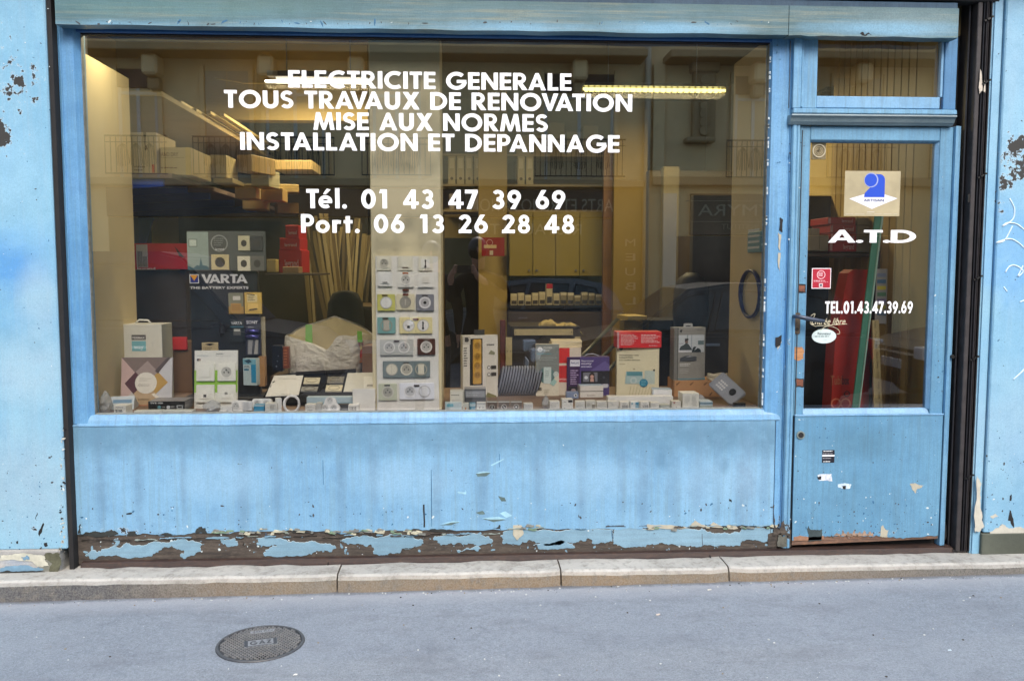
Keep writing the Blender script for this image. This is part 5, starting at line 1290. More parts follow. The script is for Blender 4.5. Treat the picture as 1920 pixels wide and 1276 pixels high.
for i, (a, b, c_, d_, lab) in enumerate(((1607,408,1629,422,'upper pale carton beside the red cartons behind the door'),(1607,423,1630,473,'lower pale carton beside the red cartons behind the door'),(1518,428,1536,470,'cream jumble of fittings at the left of the door shelf'),(1537,440,1553,471,'small cream carton left of the red cartons behind the door'))):
    x0_, zt_ = U(a,b,1.03); x1_, z0_ = U(c_,d_,1.03)
    crate('carton', lab, x0_, x1_, 1.03, 1.3, max(z0_,zsh), zt_, (150,140,116))
def slab(name, label, cat, pts, Y, th, mat, deco=None):
    q = [U(a, b, Y) for a, b in pts]
    o = MB().prism(q, Y, Y+th).build(name, mat, None, 0); setp(o, label, cat); return o
M_red = col(150,28,12,.4)
r1 = slab('red_tall_carton', 'tall red carton marked Tubibox standing inside the door on the left', 'carton', [(1556,790),(1566,640),(1590,512),(1600,505),(1640,505),(1636,790)], .50, .12, M_red)
r2 = slab('red_tall_carton', 'second red carton marked Tubibox leaning behind the glass strip', 'carton', [(1600,790),(1610,560),(1645,560),(1640,790)], .70, .1, col(110,12,14,.4))
mb = MB(); xa, za = U(1557,717,.498); xb, _ = U(1592,717,.498); text_on(mb, 'Tubi', xa, (xa+xb)/2+.01, za-.01, .052, .497, 0, .01); mb.build('lettering', col(150,90,60), r1)
mb = MB(); text_on(mb, 'box', (xa+xb)/2+.014, xb+.0, za-.01, .052, .497, 0, .01); mb.build('lettering', col(40,10,10), r1)
xa, za = U(1574,756,.497); mb = MB(); mb.ring((xa-.02, za), .022, .03, .4965, .4975, 18); mb.ring((xa+.035, za), .022, .03, .4965, .4975, 18); mb.build('ring_mark', col(190,110,80), r1)
xa, za = U(1588,738,.497); mb = MB(); mb.ring((xa, za), .012, .017, .4965, .4975, 14); mb.build('ring_mark', col(40,10,10), r1)
M_gg = plain('green_glass_edge', srgb(70,120,100), .2, .1, 4)
slab('glass_strip', 'long green edged glass strip leaning diagonally inside the door', 'glass strip', [(1595,790),(1606,790),(1654,395),(1642,395)], .36, .01, M_gg)
slab('glass_strip', 'thin second glass strip leaning beside the green diagonal one', 'glass strip', [(1607,790),(1609,790),(1658,395),(1655,395)], .37, .01, plain('pale_glass_edge', srgb(150,180,165), .2, .1, 4))
s_ = slab('marked_batten', 'cream batten printed with repeated small words leaning by the boards', 'batten', [(1639,790),(1655,790),(1648,600),(1636,600)], .40, .015, col(176,158,110,.5))
mb = MB()
for i in range(9):
    xa, za = U(1645+.055*(i*19)-3, 608+i*19, .399)
    mb.v, b0 = mb.v, len(mb.v)
    vs, fs = tmesh('Quéruy', .0, .2)
    mb.add([(xa-v[1]*.013, .398, za+(v[0]-1.6)*.013) for v in vs], fs)
mb.build('lettering', col(90,76,50), s_)
s_ = slab('colour_chart', 'narrow colour chart strip hanging by the batten inside the door', 'chart', [(1640,607),(1662,607),(1664,504),(1644,504)], .44, .004, col(150,146,140,.5))
mb = MB(); mats_ = []
for i, c_ in enumerate(((120,130,150),(70,110,140),(190,176,60),(80,120,90),(120,110,140),(160,150,60),(90,110,130))):
    xa, za = U(1645+.8*0, 512+i*12, .438); xb, zb_ = U(1661, 519+i*12, .438); mb.box(xa, xb, .4375, .4385, zb_, za, i); mats_.append(col(*c_))
mb.build('swatches', mats_, s_)
s_ = bx('dark_profile', ux(1637,.46,650), ux(1645,.46,650), .46, .49, .1, uz(470,.46,1640), M_void, None); setp(s_, 'dark metal profile standing behind the colour chart', 'profile')
# left dark figures: seat, desk
o = bx('desk', ux(648,2.2,590), ux(700,2.2,590), 2.2, 2.9, .09, uz(574,2.2,670), col(86,70,48,.6), None); setp(o, 'brown desk block behind the white bag', 'desk')
mb = MB(); mb.loft([[(ux(648,2.0,590)+.13*k*math.cos(a*math.pi/8), 2.0+.06*math.sin(a*math.pi/8), z) for a in range(16)] for z, k in ((.5,1),(1.1,1.05),(1.26,.95),(1.33,.7),(1.35,.3))]); o = mb.build('chair_back', M_void); setp(o, 'rounded black chair back behind the white bag', 'chair')
# ================================================================ GOODS IN THE WINDOW
W = (232,230,222); W2 = (214,212,202); GY = (150,152,150); TEAL = (40,140,170); K = (22,22,24); SK = (226,190,165)
def socket_face(mb, x, z, r, y, mi_rim, mi_well, mi_hole):
    mb.ring((x, z), r*.8, r, y-.004, y, 20, mi_rim); mb.disc((x, z), r*.82, y-.0006, 18, mi_well)
    for s in (-1, 1): mb.disc((x+s*r*.33, z-r*.05), r*.11, y-.0012, 8, mi_hole)
    mb.disc((x, z+r*.42), r*.1, y-.0012, 8, mi_rim)
# --- FERMAX carton
f = prod('video_entry_carton', 'large white carton with turned carry handle marked way at far left', 'carton', 219, 307, 608, 745, .17, (222,220,206), yaw=0, zt=ZT, Y=.52,
    items=[('r',.36,.80,.66,.865,(70,60,60)),('t',.38,.812,.64,.035,'FERMAX',(230,228,220)),('r',.36,.655,.66,.785,(128,186,192)),('t',.40,.685,.61,.055,'way',(225,238,238)),('r',.14,.33,.34,.57,(60,90,100)),('r',.16,.34,.32,.55,(110,170,186)),('c',.2,.49,.02,(40,70,80)),('l',.24,.47,.31,.51,2,(60,100,115)),
           ('p',[(.62,.34),(.61,.44),(.64,.52),(.69,.56),(.74,.52),(.77,.42),(.77,.34)],(60,60,66)),('c',.69,.46,.045,SK),('r',.66,.34,.72,.42,SK),('l',.44,.38,.58,.46,2,(180,190,190)),('l',.78,.42,.9,.5,3,(190,195,190)),('t',.78,.72,.82,.05,'2',(200,200,190))], sidec=(190,192,180))
wf, hf = WH[f.name]
mb = MB(); mb.tube([(-wf*.16,.08,hf),(-wf*.12,.08,hf+.014),(-.02,.08,hf+.02),(wf*.1,.08,hf+.018),(wf*.17,.08,hf)], .005, 8); ORG[f.name] = Vector(); mb.build('carry_handle', col(222,224,220), f)
# --- deco panel: tilted square of coloured triangles
PK, MV, DM, GO, SI, OK_ = (206,178,172), (150,134,128), (84,44,52), (196,158,84), (206,206,208), (190,164,128)
prod('finish_sample_board', 'square sample board of metallic lozenges round a white disc, leaning at left', 'sample board', 226, 322, 670, 763, .012, (205,200,195), Y=.36, zt=ZT, tilt=9,
    items=[('p',[(0,.0),(0,1),(.5,.5),(.22,.3)],PK),('p',[(0,1),(.98,1),(.5,.42)],(128,112,106)),('p',[(.98,1),(1,1),(1,0),(.88,0),(.5,.42),(.72,.68)],SI),('p',[(.04,.0),(.88,0),(.52,.32),(.3,.24)],OK_),
           ('p',[(.28,.7),(.51,.93),(.72,.7),(.5,.45)],(166,150,144)),('p',[(.28,.7),(.07,.46),(.25,.24),(.5,.45)],DM),('p',[(.72,.7),(.92,.48),(.68,.24),(.5,.45)],GO),('p',[(.25,.25),(.5,.5),(.69,.24),(.47,.05)],OK_),('p',[(.28,.7),(.30,.72),(.53,.95),(.51,.93)],(230,226,220)),
           ('p',[(.60,.24),(.66,.26),(.92,.02),(.84,.02)],(235,228,210)),('p',[(.66,.72),(.9,1),(.96,1),(.72,.66)],(90,80,78)),
           ('c',.49,.47,.215,(232,228,216)),('t',.33,.40,.56,.075,'deco',(190,184,172)),('l',.36,.5,.62,.58,2,(200,195,184)),('t',.34,.12,.56,.03,'Céliane',(110,90,70)),('t',.36,-.0,.54,.03,'legrand',(190,90,60))])
# --- TVT unit
prod('audio_adapter_carton', 'flat black carton with round sockets lying in the front left', 'carton', 278, 347, 752, 769, .14, (20,22,26), zt=None, Y=.13,
    items=[('t',.06,.74,.4,.18,'TVT-100',(232,232,232)),('c',.3,.36,.048,(90,140,150)),('c',.55,.36,.048,(190,195,200)),('l',.38,.32,.47,.42,1,(200,200,200)),('r',.78,.2,.94,.56,(200,205,205)),('r',.8,.25,.92,.5,K),('l',.62,.3,.74,.5,2,(190,190,190)),('l',.62,.78,.95,.9,2,(90,92,96))], top=(150,150,152), sidec=(120,122,124))
prod('small_flat_box', 'flat white box lying left at the very front by the glass', 'box', 251, 303, 770, 778, .05, (225,226,212), Y=.075, zt=ZT, yaw=2)
prod('small_flat_box', 'flat white box lying right of its twin at the very front', 'box', 304, 361, 769.5, 778, .05, (222,224,212), Y=.075, zt=ZT, yaw=-2)
prod('small_carton', 'small white carton with a barcode near the left corner', 'carton', 210, 238, 760, 777, .06, (236,236,226), Y=.08, zt=ZT, yaw=-10, items=[('b',.12,.1,.72,.55),('l',.15,.7,.8,.88,1,(150,150,150))])
prod('blister_pack', 'crumpled blue white blister pack in the left corner', 'pack', 203, 250, 741, 757, .10, (196,208,214), Y=.22, zt=ZT, tilt=30, yaw=8, items=[('r',.1,.5,.9,.75,(110,150,180)),('l',.1,.1,.8,.4,3,(160,170,180))])
def plasticbag(px0, px1, pyt, pyb, Y, label, seed, c=(205,210,212)):
    x0, z0 = U(px0, pyb, Y); x1, _ = U(px1, pyb, Y); zt_ = uz(pyt, Y, (px0+px1)/2); z0 = ZT
    rnd = random.Random(seed); mb = MB(); n = 12; rings = []
    for i in range(7):
        k = i/6; rr = math.sin(math.pi*(k*.8+.18))
        rings.append([((x0+x1)/2+(x1-x0)/2*rr*math.cos(2*math.pi*a/n)*rnd.uniform(.75,1.1), Y+.05+.05*rr*math.sin(2*math.pi*a/n)*rnd.uniform(.7,1.1), z0+(zt_-z0)*k+rnd.uniform(-.003,.003)*(1 if i else 0)) for a in range(n)])
    mb.loft(rings, 0, True, False)
    t = MC.get('clear_bag')
    if t is None:
        q = NT('clear_bag'); nz = q.noise(60, 4, .6)
        bs = q.n('BsdfPrincipled', Base__Color=srgb(*c)+(1,), Roughness=.15, Alpha=.55, Normal=q.n('Bump', Strength=.6, Distance=.004, Height=nz)); q.t.links.new(bs, q.out.inputs[0]); t = MC['clear_bag'] = q.m
    o = mb.build('plastic_bag', t, origin=((x0+x1)/2, Y+.05, ZT)); setp(o, label, 'bag'); return o
plasticbag(178,204,735,776,.10,'small crumpled clear bag in the left corner of the window',1)
plasticbag(374,412,752,774,.12,'clear blister bag lying in front of the green sample card',2)
plasticbag(1016,1034,744,768,.12,'crumpled clear bag at the left end of the carton row',3)
plasticbag(1304,1330,742,764,.2,'clear bag behind the large white carton near the keypad',4)
# --- green switch card
gcard = prod('switch_sample_card', 'white and lime green card carrying four white switch plates', 'sample card', 364, 445, 657, 765, .012, (230,230,220), Y=.24, zt=ZT, tilt=7, yaw=0,
    items=[('r',.0,.28,1,.66,(150,200,70)),('r',.0,.28,.06,.66,(160,205,90)),('t',.06,.90,.32,.035,'celiane',(190,196,196)),('l',.5,.93,.75,.955,1,(90,110,100)),('l',.5,.90,.95,.915,1,(200,200,195)),('r',.06,.82,.1,.86,(30,40,60)),('c',.12,.84,.03,(180,160,150))])
wg, hg = WH[gcard.name]; ORG[gcard.name] = Vector()
def plate(parent, x, z, w_, h_, y, c, inner=None, kind='switch', name='switch_plate'):
    p = MB().box(x-w_/2, x+w_/2, y-.014, y, z-h_/2, z+h_/2).build(name, col(*c, .3), parent, .0025, 2)
    ORG[p.name] = Vector(); ic = inner or tuple(min(255, v+4) for v in c)
    yy = y-.0142; mats = [col(*ic, .3), col(*tuple(int(v*.82) for v in ic), .35), col(30,28,26)]
    mb = MB()
    def sock(xx, r):
        mb.ring((xx, z), r*.8, r, yy-.004, yy, 22, 0); mb.disc((xx, z), r*.81, yy-.0004, 18, 1)
        for s in (-1, 1): mb.disc((xx+s*r*.34, z-r*.04), r*.12, yy-.001, 8, 2)
        mb.cyl((xx, yy-.008, z+r*.35), r*.1, .007, 'y', 8, 2)
    for kk, fx in kind if isinstance(kind, list) else [(kind, 0)]:
        xx = x+fx*w_; r = min(h_*.36, w_*.36)
        if kk == 'switch': mb.box(xx-w_*.26, xx+w_*.26, yy-.005, yy, z-h_*.26, z+h_*.26, 0)
        elif kk == 'small': mb.box(xx-w_*.2, xx+w_*.2, yy-.004, yy, z-h_*.2, z+h_*.2, 0); mb.box(xx-w_*.17, xx+w_*.17, yy-.006, yy-.004, z-h_*.17, z+h_*.17, 0)
        elif kk == 'dash': mb.box(xx-w_*.3, xx+w_*.3, yy-.005, yy, z-h_*.3, z+h_*.3, 0); mb.box(xx-w_*.17, xx+w_*.17, yy-.007, yy-.005, z-h_*.25, z-h_*.19, 2)
        elif kk == 'tel': mb.box(xx-w_*.3, xx+w_*.3, yy-.004, yy, z-h_*.3, z+h_*.3, 0); mb.box(xx-w_*.035, xx+w_*.035, yy-.006, yy-.004, z-h_*.24, z+h_*.24, 2); mb.disc((xx, z+h_*.2), w_*.06, yy-.0062, 10, 2); mb.disc((xx, z-h_*.2), w_*.08, yy-.0062, 10, 2)
        elif kk == 'rj': mb.box(xx-w_*.28, xx+w_*.28, yy-.004, yy, z-h_*.28, z+h_*.28, 0); mb.box(xx-w_*.08, xx+w_*.08, yy-.005, yy-.004, z-h_*.2, z-h_*.04, 2)
        elif kk == 'usb': mb.box(xx-w_*.24, xx+w_*.24, yy-.004, yy, z-h_*.24, z+h_*.24, 0); mb.box(xx-w_*.07, xx-w_*.02, yy-.005, yy-.004, z-h_*.07, z+h_*.07, 2); mb.box(xx+w_*.02, xx+w_*.07, yy-.005, yy-.004, z-h_*.07, z+h_*.07, 2)
        elif kk == 'socket': sock(xx, r)
        elif kk == 'rswitch': mb.ring((xx, z), r*.86, r, yy-.003, yy, 22, 1); mb.disc((xx, z), r*.86, yy-.004, 20, 0, t=.004); mb.box(xx-r*.03, xx+r*.03, yy-.005, yy-.004, z-r*.8, z+r*.8, 1)
        elif kk == 'rocker': mb.ring((xx, z), r*.86, r, yy-.003, yy, 22, 1); mb.box(xx-r*.48, xx+r*.48, yy-.006, yy, z-r*.8, z+r*.8, 0)
        elif kk == 'key': mb.ring((xx, z), r*.86, r, yy-.003, yy, 22, 1); mb.disc((xx, z), r*.86, yy-.001, 20, 1); mb.box(xx-r*.12, xx+r*.12, yy-.004, yy-.001, z-r*.5, z+r*.5, 0)
        elif kk == 'tv': mb.ring((xx, z), r*.7, r, yy-.004, yy, 22, 0); mb.disc((xx, z), r*.7, yy-.001, 18, 1); mb.disc((xx, z), r*.26, yy-.002, 12, 2)
        elif kk == 'rtel': mb.ring((xx, z), r*.9, r, yy-.002, yy, 22, 1); mb.disc((xx, z), r*.9, yy-.001, 18, 0); mb.box(xx-r*.1, xx+r*.1, yy-.003, yy-.001, z-r*.55, z+r*.55, 2); mb.disc((xx, z+r*.5), r*.16, yy-.0032, 8, 2); mb.disc((xx, z-r*.5), r*.2, yy-.0032, 8, 2)
        elif kk == 'rrj': mb.ring((xx, z), r*.9, r, yy-.002, yy, 22, 1); mb.disc((xx, z), r*.9, yy-.001, 18, 0); mb.box(xx-r*.9, xx+r*.9, yy-.002, yy-.001, z-r*.04, z+r*.04, 1); mb.box(xx-r*.25, xx+r*.25, yy-.003, yy-.001, z-r*.45, z-r*.05, 2)
        elif kk == 'stop': mb.ring((xx, z), r*.7, r*.78, yy-.002, yy, 22, 1)
    mb.build('mechanism', mats, p); return p
def tag(parent, x, z, y, w_=.030, c=(96,48,28)):
    return MB().box(x-w_/2, x+w_/2, y-.0155, y-.0005, z-.0045, z+.0045).build('name_tag', col(*c, .4), parent)
for (u, v, k) in ((.27,.665,'switch'),(.76,.665,'socket'),(.27,.30,'rj'),(.76,.30,'usb')):
    plate(gcard, (u-.5)*wg, v*hg-.012, wg*.42, wg*.42, -.001, (238,238,226), kind=k)
# --- column board with switch plates (placed from the picture)
BY = .135
bx0, bx1 = ux(705,BY,600), ux(822,BY,600); bz0, bz1 = ZT, uz(480,BY,760)
bd = thing('switch_display_board', 'tall white board of assorted sockets and switches fixed to the column', 'display board', ((bx0+bx1)/2, BY, ZT))
bx('backboard', bx0, bx1, BY, BY+.03, bz0, bz1, col(236,234,224,.4), bd, .002)
def bplate(cx, cy, w_, h_, c, kind, tagp=None, tagc=(96,48,28), inner=None):
    x, z = U(cx, cy, BY); k = (BY+DCAM)/FPX
    oz = ORG[bd.name]
    hold = thing_free(bd)
    p = plate(bd, x-oz.x, z-oz.z, w_*k, h_*k, BY-oz.y, c, inner, kind)
    if tagp:
        xt, zt_ = U(tagp[0], tagp[1], BY); tag(bd, xt-oz.x, zt_-oz.z, BY-oz.y, .03, tagc)
    ORG[bd.name] = oz
def thing_free(o): 
    o_ = ORG[o.name]; ORG[o.name] = Vector(); return o_
def bplate(cx, cy, w_, h_, c, kind, tagp=None, tagc=(96,48,28), inner=None):
    x, z = U(cx, cy, BY); k = (BY+DCAM)/FPX; oz = thing_free(bd)
    plate(bd, x-oz.x, z-oz.z, w_*k, h_*k, BY-oz.y-.0005, c, inner, kind)
    if tagp:
        xt, zt_ = U(tagp[0], tagp[1], BY); tag(bd, xt-oz.x, zt_-oz.z, BY-oz.y-.003, .028, tagc)
    ORG[bd.name] = oz
IV = (236,232,210)
bplate(720.5,493.5,26,27,IV,'socket',inner=(228,224,204)); bplate(760,493.5,27,27,IV,'switch',(760,500.5)); bplate(798,494,26.5,27,IV,'tel',inner=(244,242,230))
bplate(722.5,523,26.5,27.5,(238,238,230),'dash'); bplate(761,524,30,29,(240,238,226),'socket',(760.5,512),(170,100,60)); bplate(798.5,524.5,30,28,(240,238,226),'small',inner=(232,228,212))
oz = thing_free(bd); xt, zt_ = U(761,543.5,BY); tag(bd, xt-oz.x, zt_-oz.z, BY-oz.y-.0005, .03); ORG[bd.name] = oz
bplate(724.5,567,33,31,(206,204,110),'rswitch',(722,553.5),(96,84,40),(240,240,232)); bplate(760.5,566,33.5,30,(228,220,186),'key',(761,552),(110,50,34),(196,192,176)); bplate(797,567,33.5,31,(134,136,142),'tv',(797,554),(70,68,70),(232,230,226))
bplate(725,609.5,33.5,30.5,(126,176,172),'rocker',(723,596.5),(70,60,56),(196,190,174)); bplate(780,609.5,61,30.5,(238,226,168),[('rrj',-.22),('rtel',.22)],(780,598),(120,64,34),(240,238,230))
bplate(744,650.5,62,30,(198,198,188),[('socket',-.22),('socket',.22)],(744,639),(70,50,36),(236,234,224)); bplate(799.5,649.5,33.5,30.5,(84,52,42),'socket',(800,636.5),(110,96,84),(236,232,220))
bplate(762.5,691.5,88,31,(124,138,136),[('rswitch',-.31),('socket',0),('rocker',.31)],(762,679.5),(80,76,70),(230,224,200))
bplate(727.5,734,34.5,31.5,(200,204,176),'socket',(726.5,721.5),(60,60,56),(208,206,188)); bplate(782,732.5,65,31,(238,240,244),[('socket',-.2),('rocker',.22)],(781.5,722),(60,56,56),(236,236,234))
# --- battery stand
Yv = .62
vs_ = thing('battery_stand', 'tall black battery display stand with a Varta header behind the sample cards', 'display stand', (ux(420,Yv,640), Yv, ZT))
xa, xb = ux(358,Yv,640), ux(486,Yv,640); zt_ = uz(508,Yv,420)
bx('stand_panel', xa, xb, Yv, Yv+.05, ZT, zt_, plain('black_glossy_card', (.018,.02,.024), .3, .3, 6), vs_, .006)
bx('stand_foot', xa-.02, ux(520,Yv,730), Yv-.12, Yv+.1, ZT, ZT+.02, plain('dark_grey_foot', (.03,.032,.035), .4, .2, 6), vs_, .004)
mb = MB(); 
x0_, zb_ = U(378,530.5,Yv-.002); x1_, _ = U(464,530.5,Yv-.002); letters(mb, 'VARTA', x0_, x1_, zb_, uz(514,Yv-.002,420)-zb_, Yv-.002, 0, .03)
x0_, zb_ = U(356,541.5,Yv-.002); x1_, _ = U(466,541.5,Yv-.002); text_on(mb, 'THE BATTERY EXPERTS', x0_, x1_, zb_, .014, Yv-.002, 0, .03)
mb.build('lettering', col(214,214,210), vs_)
x0_, zt2 = U(355,514,Yv-.001); x1_, zb_ = U(373,531,Yv-.001)
mb = MB(); mb.add([(x0_,Yv-.001,zb_),(x1_,Yv-.001,zb_),(x1_,Yv-.001,zt2),(x0_,Yv-.001,zt2)],[(0,1,2,3)],0); e = .004
mb.add([(x0_+e,Yv-.0015,zb_+e),(x1_-e,Yv-.0015,zb_+e),(x1_-e,Yv-.0015,zt2-e),(x0_+e,Yv-.0015,zt2-e)],[(0,1,2,3)],1); mb.add([((x0_+x1_)/2,Yv-.002,zb_+.014),(x1_-e,Yv-.002,zt2-e),(x0_+e,Yv-.002,zt2-e)],[(0,1,2)],2)
mb.build('emblem', [col(220,220,216), col(40,46,130), col(232,160,30)], vs_)
def hung(name, label, p0, p1, Y, c, items, cat='battery pack', dep=.012, yaw=0):
    x0_, zt_ = U(p0[0],p0[1],Y); x1_, zb_ = U(p1[0],p1[1],Y)
    return crate(name, label, x0_, x1_, Y, Y+dep, zb_, zt_, c, items, cat, yaw, None, .001, .35)
hung('gold_card_pack', 'left gold carded pack hanging on the battery stand', (428,549), (457,588), Yv-.03, (176,140,70), [('r',.0,.35,1,1,(128,128,104)),('r',.3,.66,.8,.85,(205,200,186)),('r',.15,.1,.85,.5,(190,146,70)),('r',.2,.14,.8,.46,(170,128,60))])
hung('gold_card_pack', 'right gold carded pack hanging on the battery stand', (458,548), (491,588), Yv-.035, (212,178,90), [('r',.15,.55,.75,.9,(226,208,150)),('l',.2,.6,.7,.85,3,(90,80,60)),('p',[(.1,.95),(.6,.9),(.6,.86),(.2,.9)],K),('r',.2,.15,.8,.48,(232,196,110)),('p',[(.2,.14),(.8,.2),(.7,.26),(.3,.22)],(60,44,30))])
hung('battery_blister', 'dark Varta blister pack hanging left of the Sony pack', (430,600), (459,640), Yv-.03, (36,42,46), [('t',.1,.8,.85,.14,'VARTA',(220,222,222)),('r',.05,.66,.95,.72,(60,110,130)),('r',.25,.3,.75,.6,(90,92,90)),('r',.3,.48,.7,.58,(190,190,180))])
s_ = hung('battery_blister', 'dark blue Sony blister pack of two fat cells on the stand', (459,594), (489,665), Yv-.04, (38,42,60), [('t',.1,.82,.85,.09,'SONY',(224,224,230)),('r',.1,.02,.9,.4,(70,74,84)),('p',[(.15,.02),(.4,.02),(.5,.4),(.2,.4)],(150,150,150)),('p',[(.55,.02),(.8,.02),(.85,.4),(.68,.4)],(170,168,160)),('l',.2,.7,.8,.76,1,(150,150,160))])
ORG[s_.name] = Vector(); w2_ = abs(U(489,640,Yv)[0]-U(459,640,Yv)[0]); h2_ = uz(594,Yv)-uz(665,Yv)
for v in (.62,.48): MB().cyl((-w2_*.42,-.010,h2_*v), .0115, w2_*.84, 'x', 12).build('cell', plain('purple_metal_cell', srgb(80,78,140), .25, .1, 10, metal=.7), s_)
hung('tan_backing_card', 'narrow tan card standing right of the Sony pack', (489,594), (498,668), Yv+.01, (170,160,130), [], cat='card')
hung('bulb_carton', 'pale blue and white bulb carton standing low on the battery stand', (454,672), (482,722), Yv-.06, (190,210,212), [('r',.62,.1,1,.8,(40,140,180)),('r',0,.78,1,.98,(120,176,190)),('p',[(.1,.9),(.5,.98),(.7,.88),(.4,.82)],(30,70,90)),('r',.08,.55,.45,.62,(60,120,150)),('l',.1,.65,.6,.75,2,(110,100,100))], cat='carton', dep=.05, yaw=-15)
hung('tan_carton', 'tan wooden looking carton right of the pale blue bulb carton', (484,668), (497,724), Yv-.03, (168,128,84), [], cat='carton', dep=.05)
hung('relay_pack', 'small buff hanging pack above the green sample card', (378,642), (409,662), .55, (188,172,130), [('l',.1,.1,.8,.6,3,(130,116,90)),('p',[(.2,.85),(.5,.7),(.8,.85),(.5,.95)],K)], cat='pack')
# --- header card with legrand plates
Yh = .60
hd = thing('header_display_card', 'grey display card of square switch frames standing over the Varta stand', 'display card', (ux(424,Yh,470), Yh, uz(507,Yh,420)))
xa, zt_ = U(350,433,Yh); xb, zb_ = U(499,507,Yh)
bx('card', xa, xb, Yh, Yh+.006, zb_, zt_, col(96,98,92,.25), hd, .001)
org = ORG[hd.name]; hw, hh = xb-xa, zt_-zb_
card = hd.children[0]
decor(card, hw, hh, [('r',.0,.02,.27,.98,(150,164,152)),('r',.02,.6,.13,.8,(110,120,112)),('r',.03,.62,.12,.78,(196,206,190)),('p',[(.0,.12),(.03,.1),(.07,.06),(.12,.14),(.15,.12),(.17,.34),(.19,.14),(.24,.12),(.27,.08),(.27,.02),(0,.02)],(70,104,110)),
    ('o',.41,.69,.11,(150,150,140)),('l',.34,.62,.49,.84,4,(130,130,122)),('t',.36,.52,.47,.05,'legrand',(224,222,214))], 'print', 0, Matrix.Translation(-org) @ Matrix.Translation(((xa+xb)/2, Yh-.0007, zb_)))
def frame(cx, cy, w_, h_, c, oval, name='switch_frame'):
    k = (Yh+DCAM)/FPX; x, z = U(cx, cy, Yh)
    m = MB().box(x-w_*k/2, x+w_*k/2, Yh-.010, Yh-.001, z-h_*k/2, z+h_*k/2).build(name, col(*c, .35), hd, .002)
    MB().disc((x, z), w_*k*.29*oval, Yh-.0106, 20, 0, 1, 1/oval*1.0).build('opening', col(74,70,62,.3), m)
frame(413.5,491.5,32,28,(206,190,142),1); frame(458,456,21,27,(206,198,160),.85); frame(458,494,23,27,(222,214,184),.85); frame(483,494,24,27,(110,108,98),.9); frame(482,456,22,27,(70,70,66),.9)
# --- Céliane board, tilted back
cb = thing('celiane_display_board', 'black sloping display board with four pale switch plates and white side sheets', 'display board', (ux(610,.42,740), .42, ZT))
x0_, y0_ = T(500, 748, ZT+.01); yf = y0_+.0
Yf, Yk = .34, .75; zf = uz(752,Yf,600); zk = uz(696,Yk,600)
slope = math.atan2(zk-zf, Yk-Yf); L = math.hypot(zk-zf, Yk-Yf)
xm = ux(600,(Yf+Yk)/2,725)
Ms = Matrix.Translation((xm, Yf, zf)) @ Matrix.Rotation(slope-math.pi/2, 4, 'X')    # board local: x right, z up the slope, -y towards viewer
def onb(px, py):    # picture point to the board's own plane
    q = ray(px, py); o_ = Vector((0,-DCAM,HCAM)); nrm = Ms.to_3x3() @ Vector((0,-1,0)); t = (Ms.translation-o_).dot(nrm)/q.dot(nrm)
    p = Ms.inverted() @ (o_+q*t); return p.x, p.z
M_mblack = plain('matt_black_board', (.016,.016,.018), .95, .2, 8, spec=.05)
def quadB(name, pts, y0, th, c, parent, mat=None):
    q = [onb(a, b) for a, b in pts]
    return MB().prism(q, y0, y0+th, 0, Ms).build(name, mat or col(*c, .9), parent)
quadB('board', [(486,758),(664,752),(668,694),(560,697),(515,704)], 0, .008, (26,26,28), cb, M_mblack)
M_mb2 = 0
quadB('edge_lip', [(540,752),(664,745),(664,752),(540,759)], -.012, .012, (20,20,22), cb, M_mblack)
quadB('edge_lip', [(555,700),(667,694),(667,699),(555,705)], -.010, .010, (20,20,22), cb, M_mblack)
s1 = quadB('white_sheet', [(498,744),(514,705),(569,703),(560,741),(540,742)], -.004, .003, (222,222,216), cb)
s2_ = quadB('white_sheet', [(644,735),(652,700),(706,699),(706,734)], -.004, .003, (214,214,206), cb)
mb = MB(); p0 = onb(522,712); p1 = onb(556,710); text_on(mb, 'Céliane', p0[0], p1[0], p0[1], .016, -.0046, 0, 0, 0, False, 'xz', Ms); p0 = onb(527,741); text_on(mb, 'Plaque', p0[0], p0[0]+.05, p0[1], .012, -.0046, 0, 0, 0, False, 'xz', Ms); mb.build('print', col(90,90,88), s1)
for pts in ([(511,717),(516,715),(515,717),(511,719)], [(506,727),(509,721),(509,724),(507,728)]): quadB('hanging_slot', pts, -.0052, .001, K, s1)
for i, (a0, b0, a1, b1, c_, k_) in enumerate(((571,710,601,721,(206,200,176),1),(615,708,646,720,(128,126,118),0),(566,727,597,735,(150,150,144),0),(612,724,643,735,(214,206,178),1))):
    p = quadB('switch_plate', [(a0-2,b1),(a1-3,b1),(a1,b0),(a0,b0)], -.008, .007, c_, cb)
    c0 = onb((a0+a1)/2-1, (b0+b1)/2); mb = MB(); mb.ring(c0, .028, .032, -.011, -.008, 20, 0, 1, .9, Ms); mb.v += []; 
    mb.build('mechanism', [col(170,166,148) if k_ else col(110,108,100)], p)
a = onb(680,713); quadB('label_print', [(682,732),(682,707),(703,707),(703,731)], -.0055, .001, (236,236,230), s2_)
mb = MB(); 
for i in range(7): 
    p0 = onb(688+i*2, 726); mb.add([Ms @ Vector((p0[0]+dx, -.0062, p0[1]+dz)) for dx, dz in ((0,0),(.0035,0),(.0035,.028),(0,.028))], [(0,1,2,3)])
mb.build('barcode', col(60,60,60), s2_)
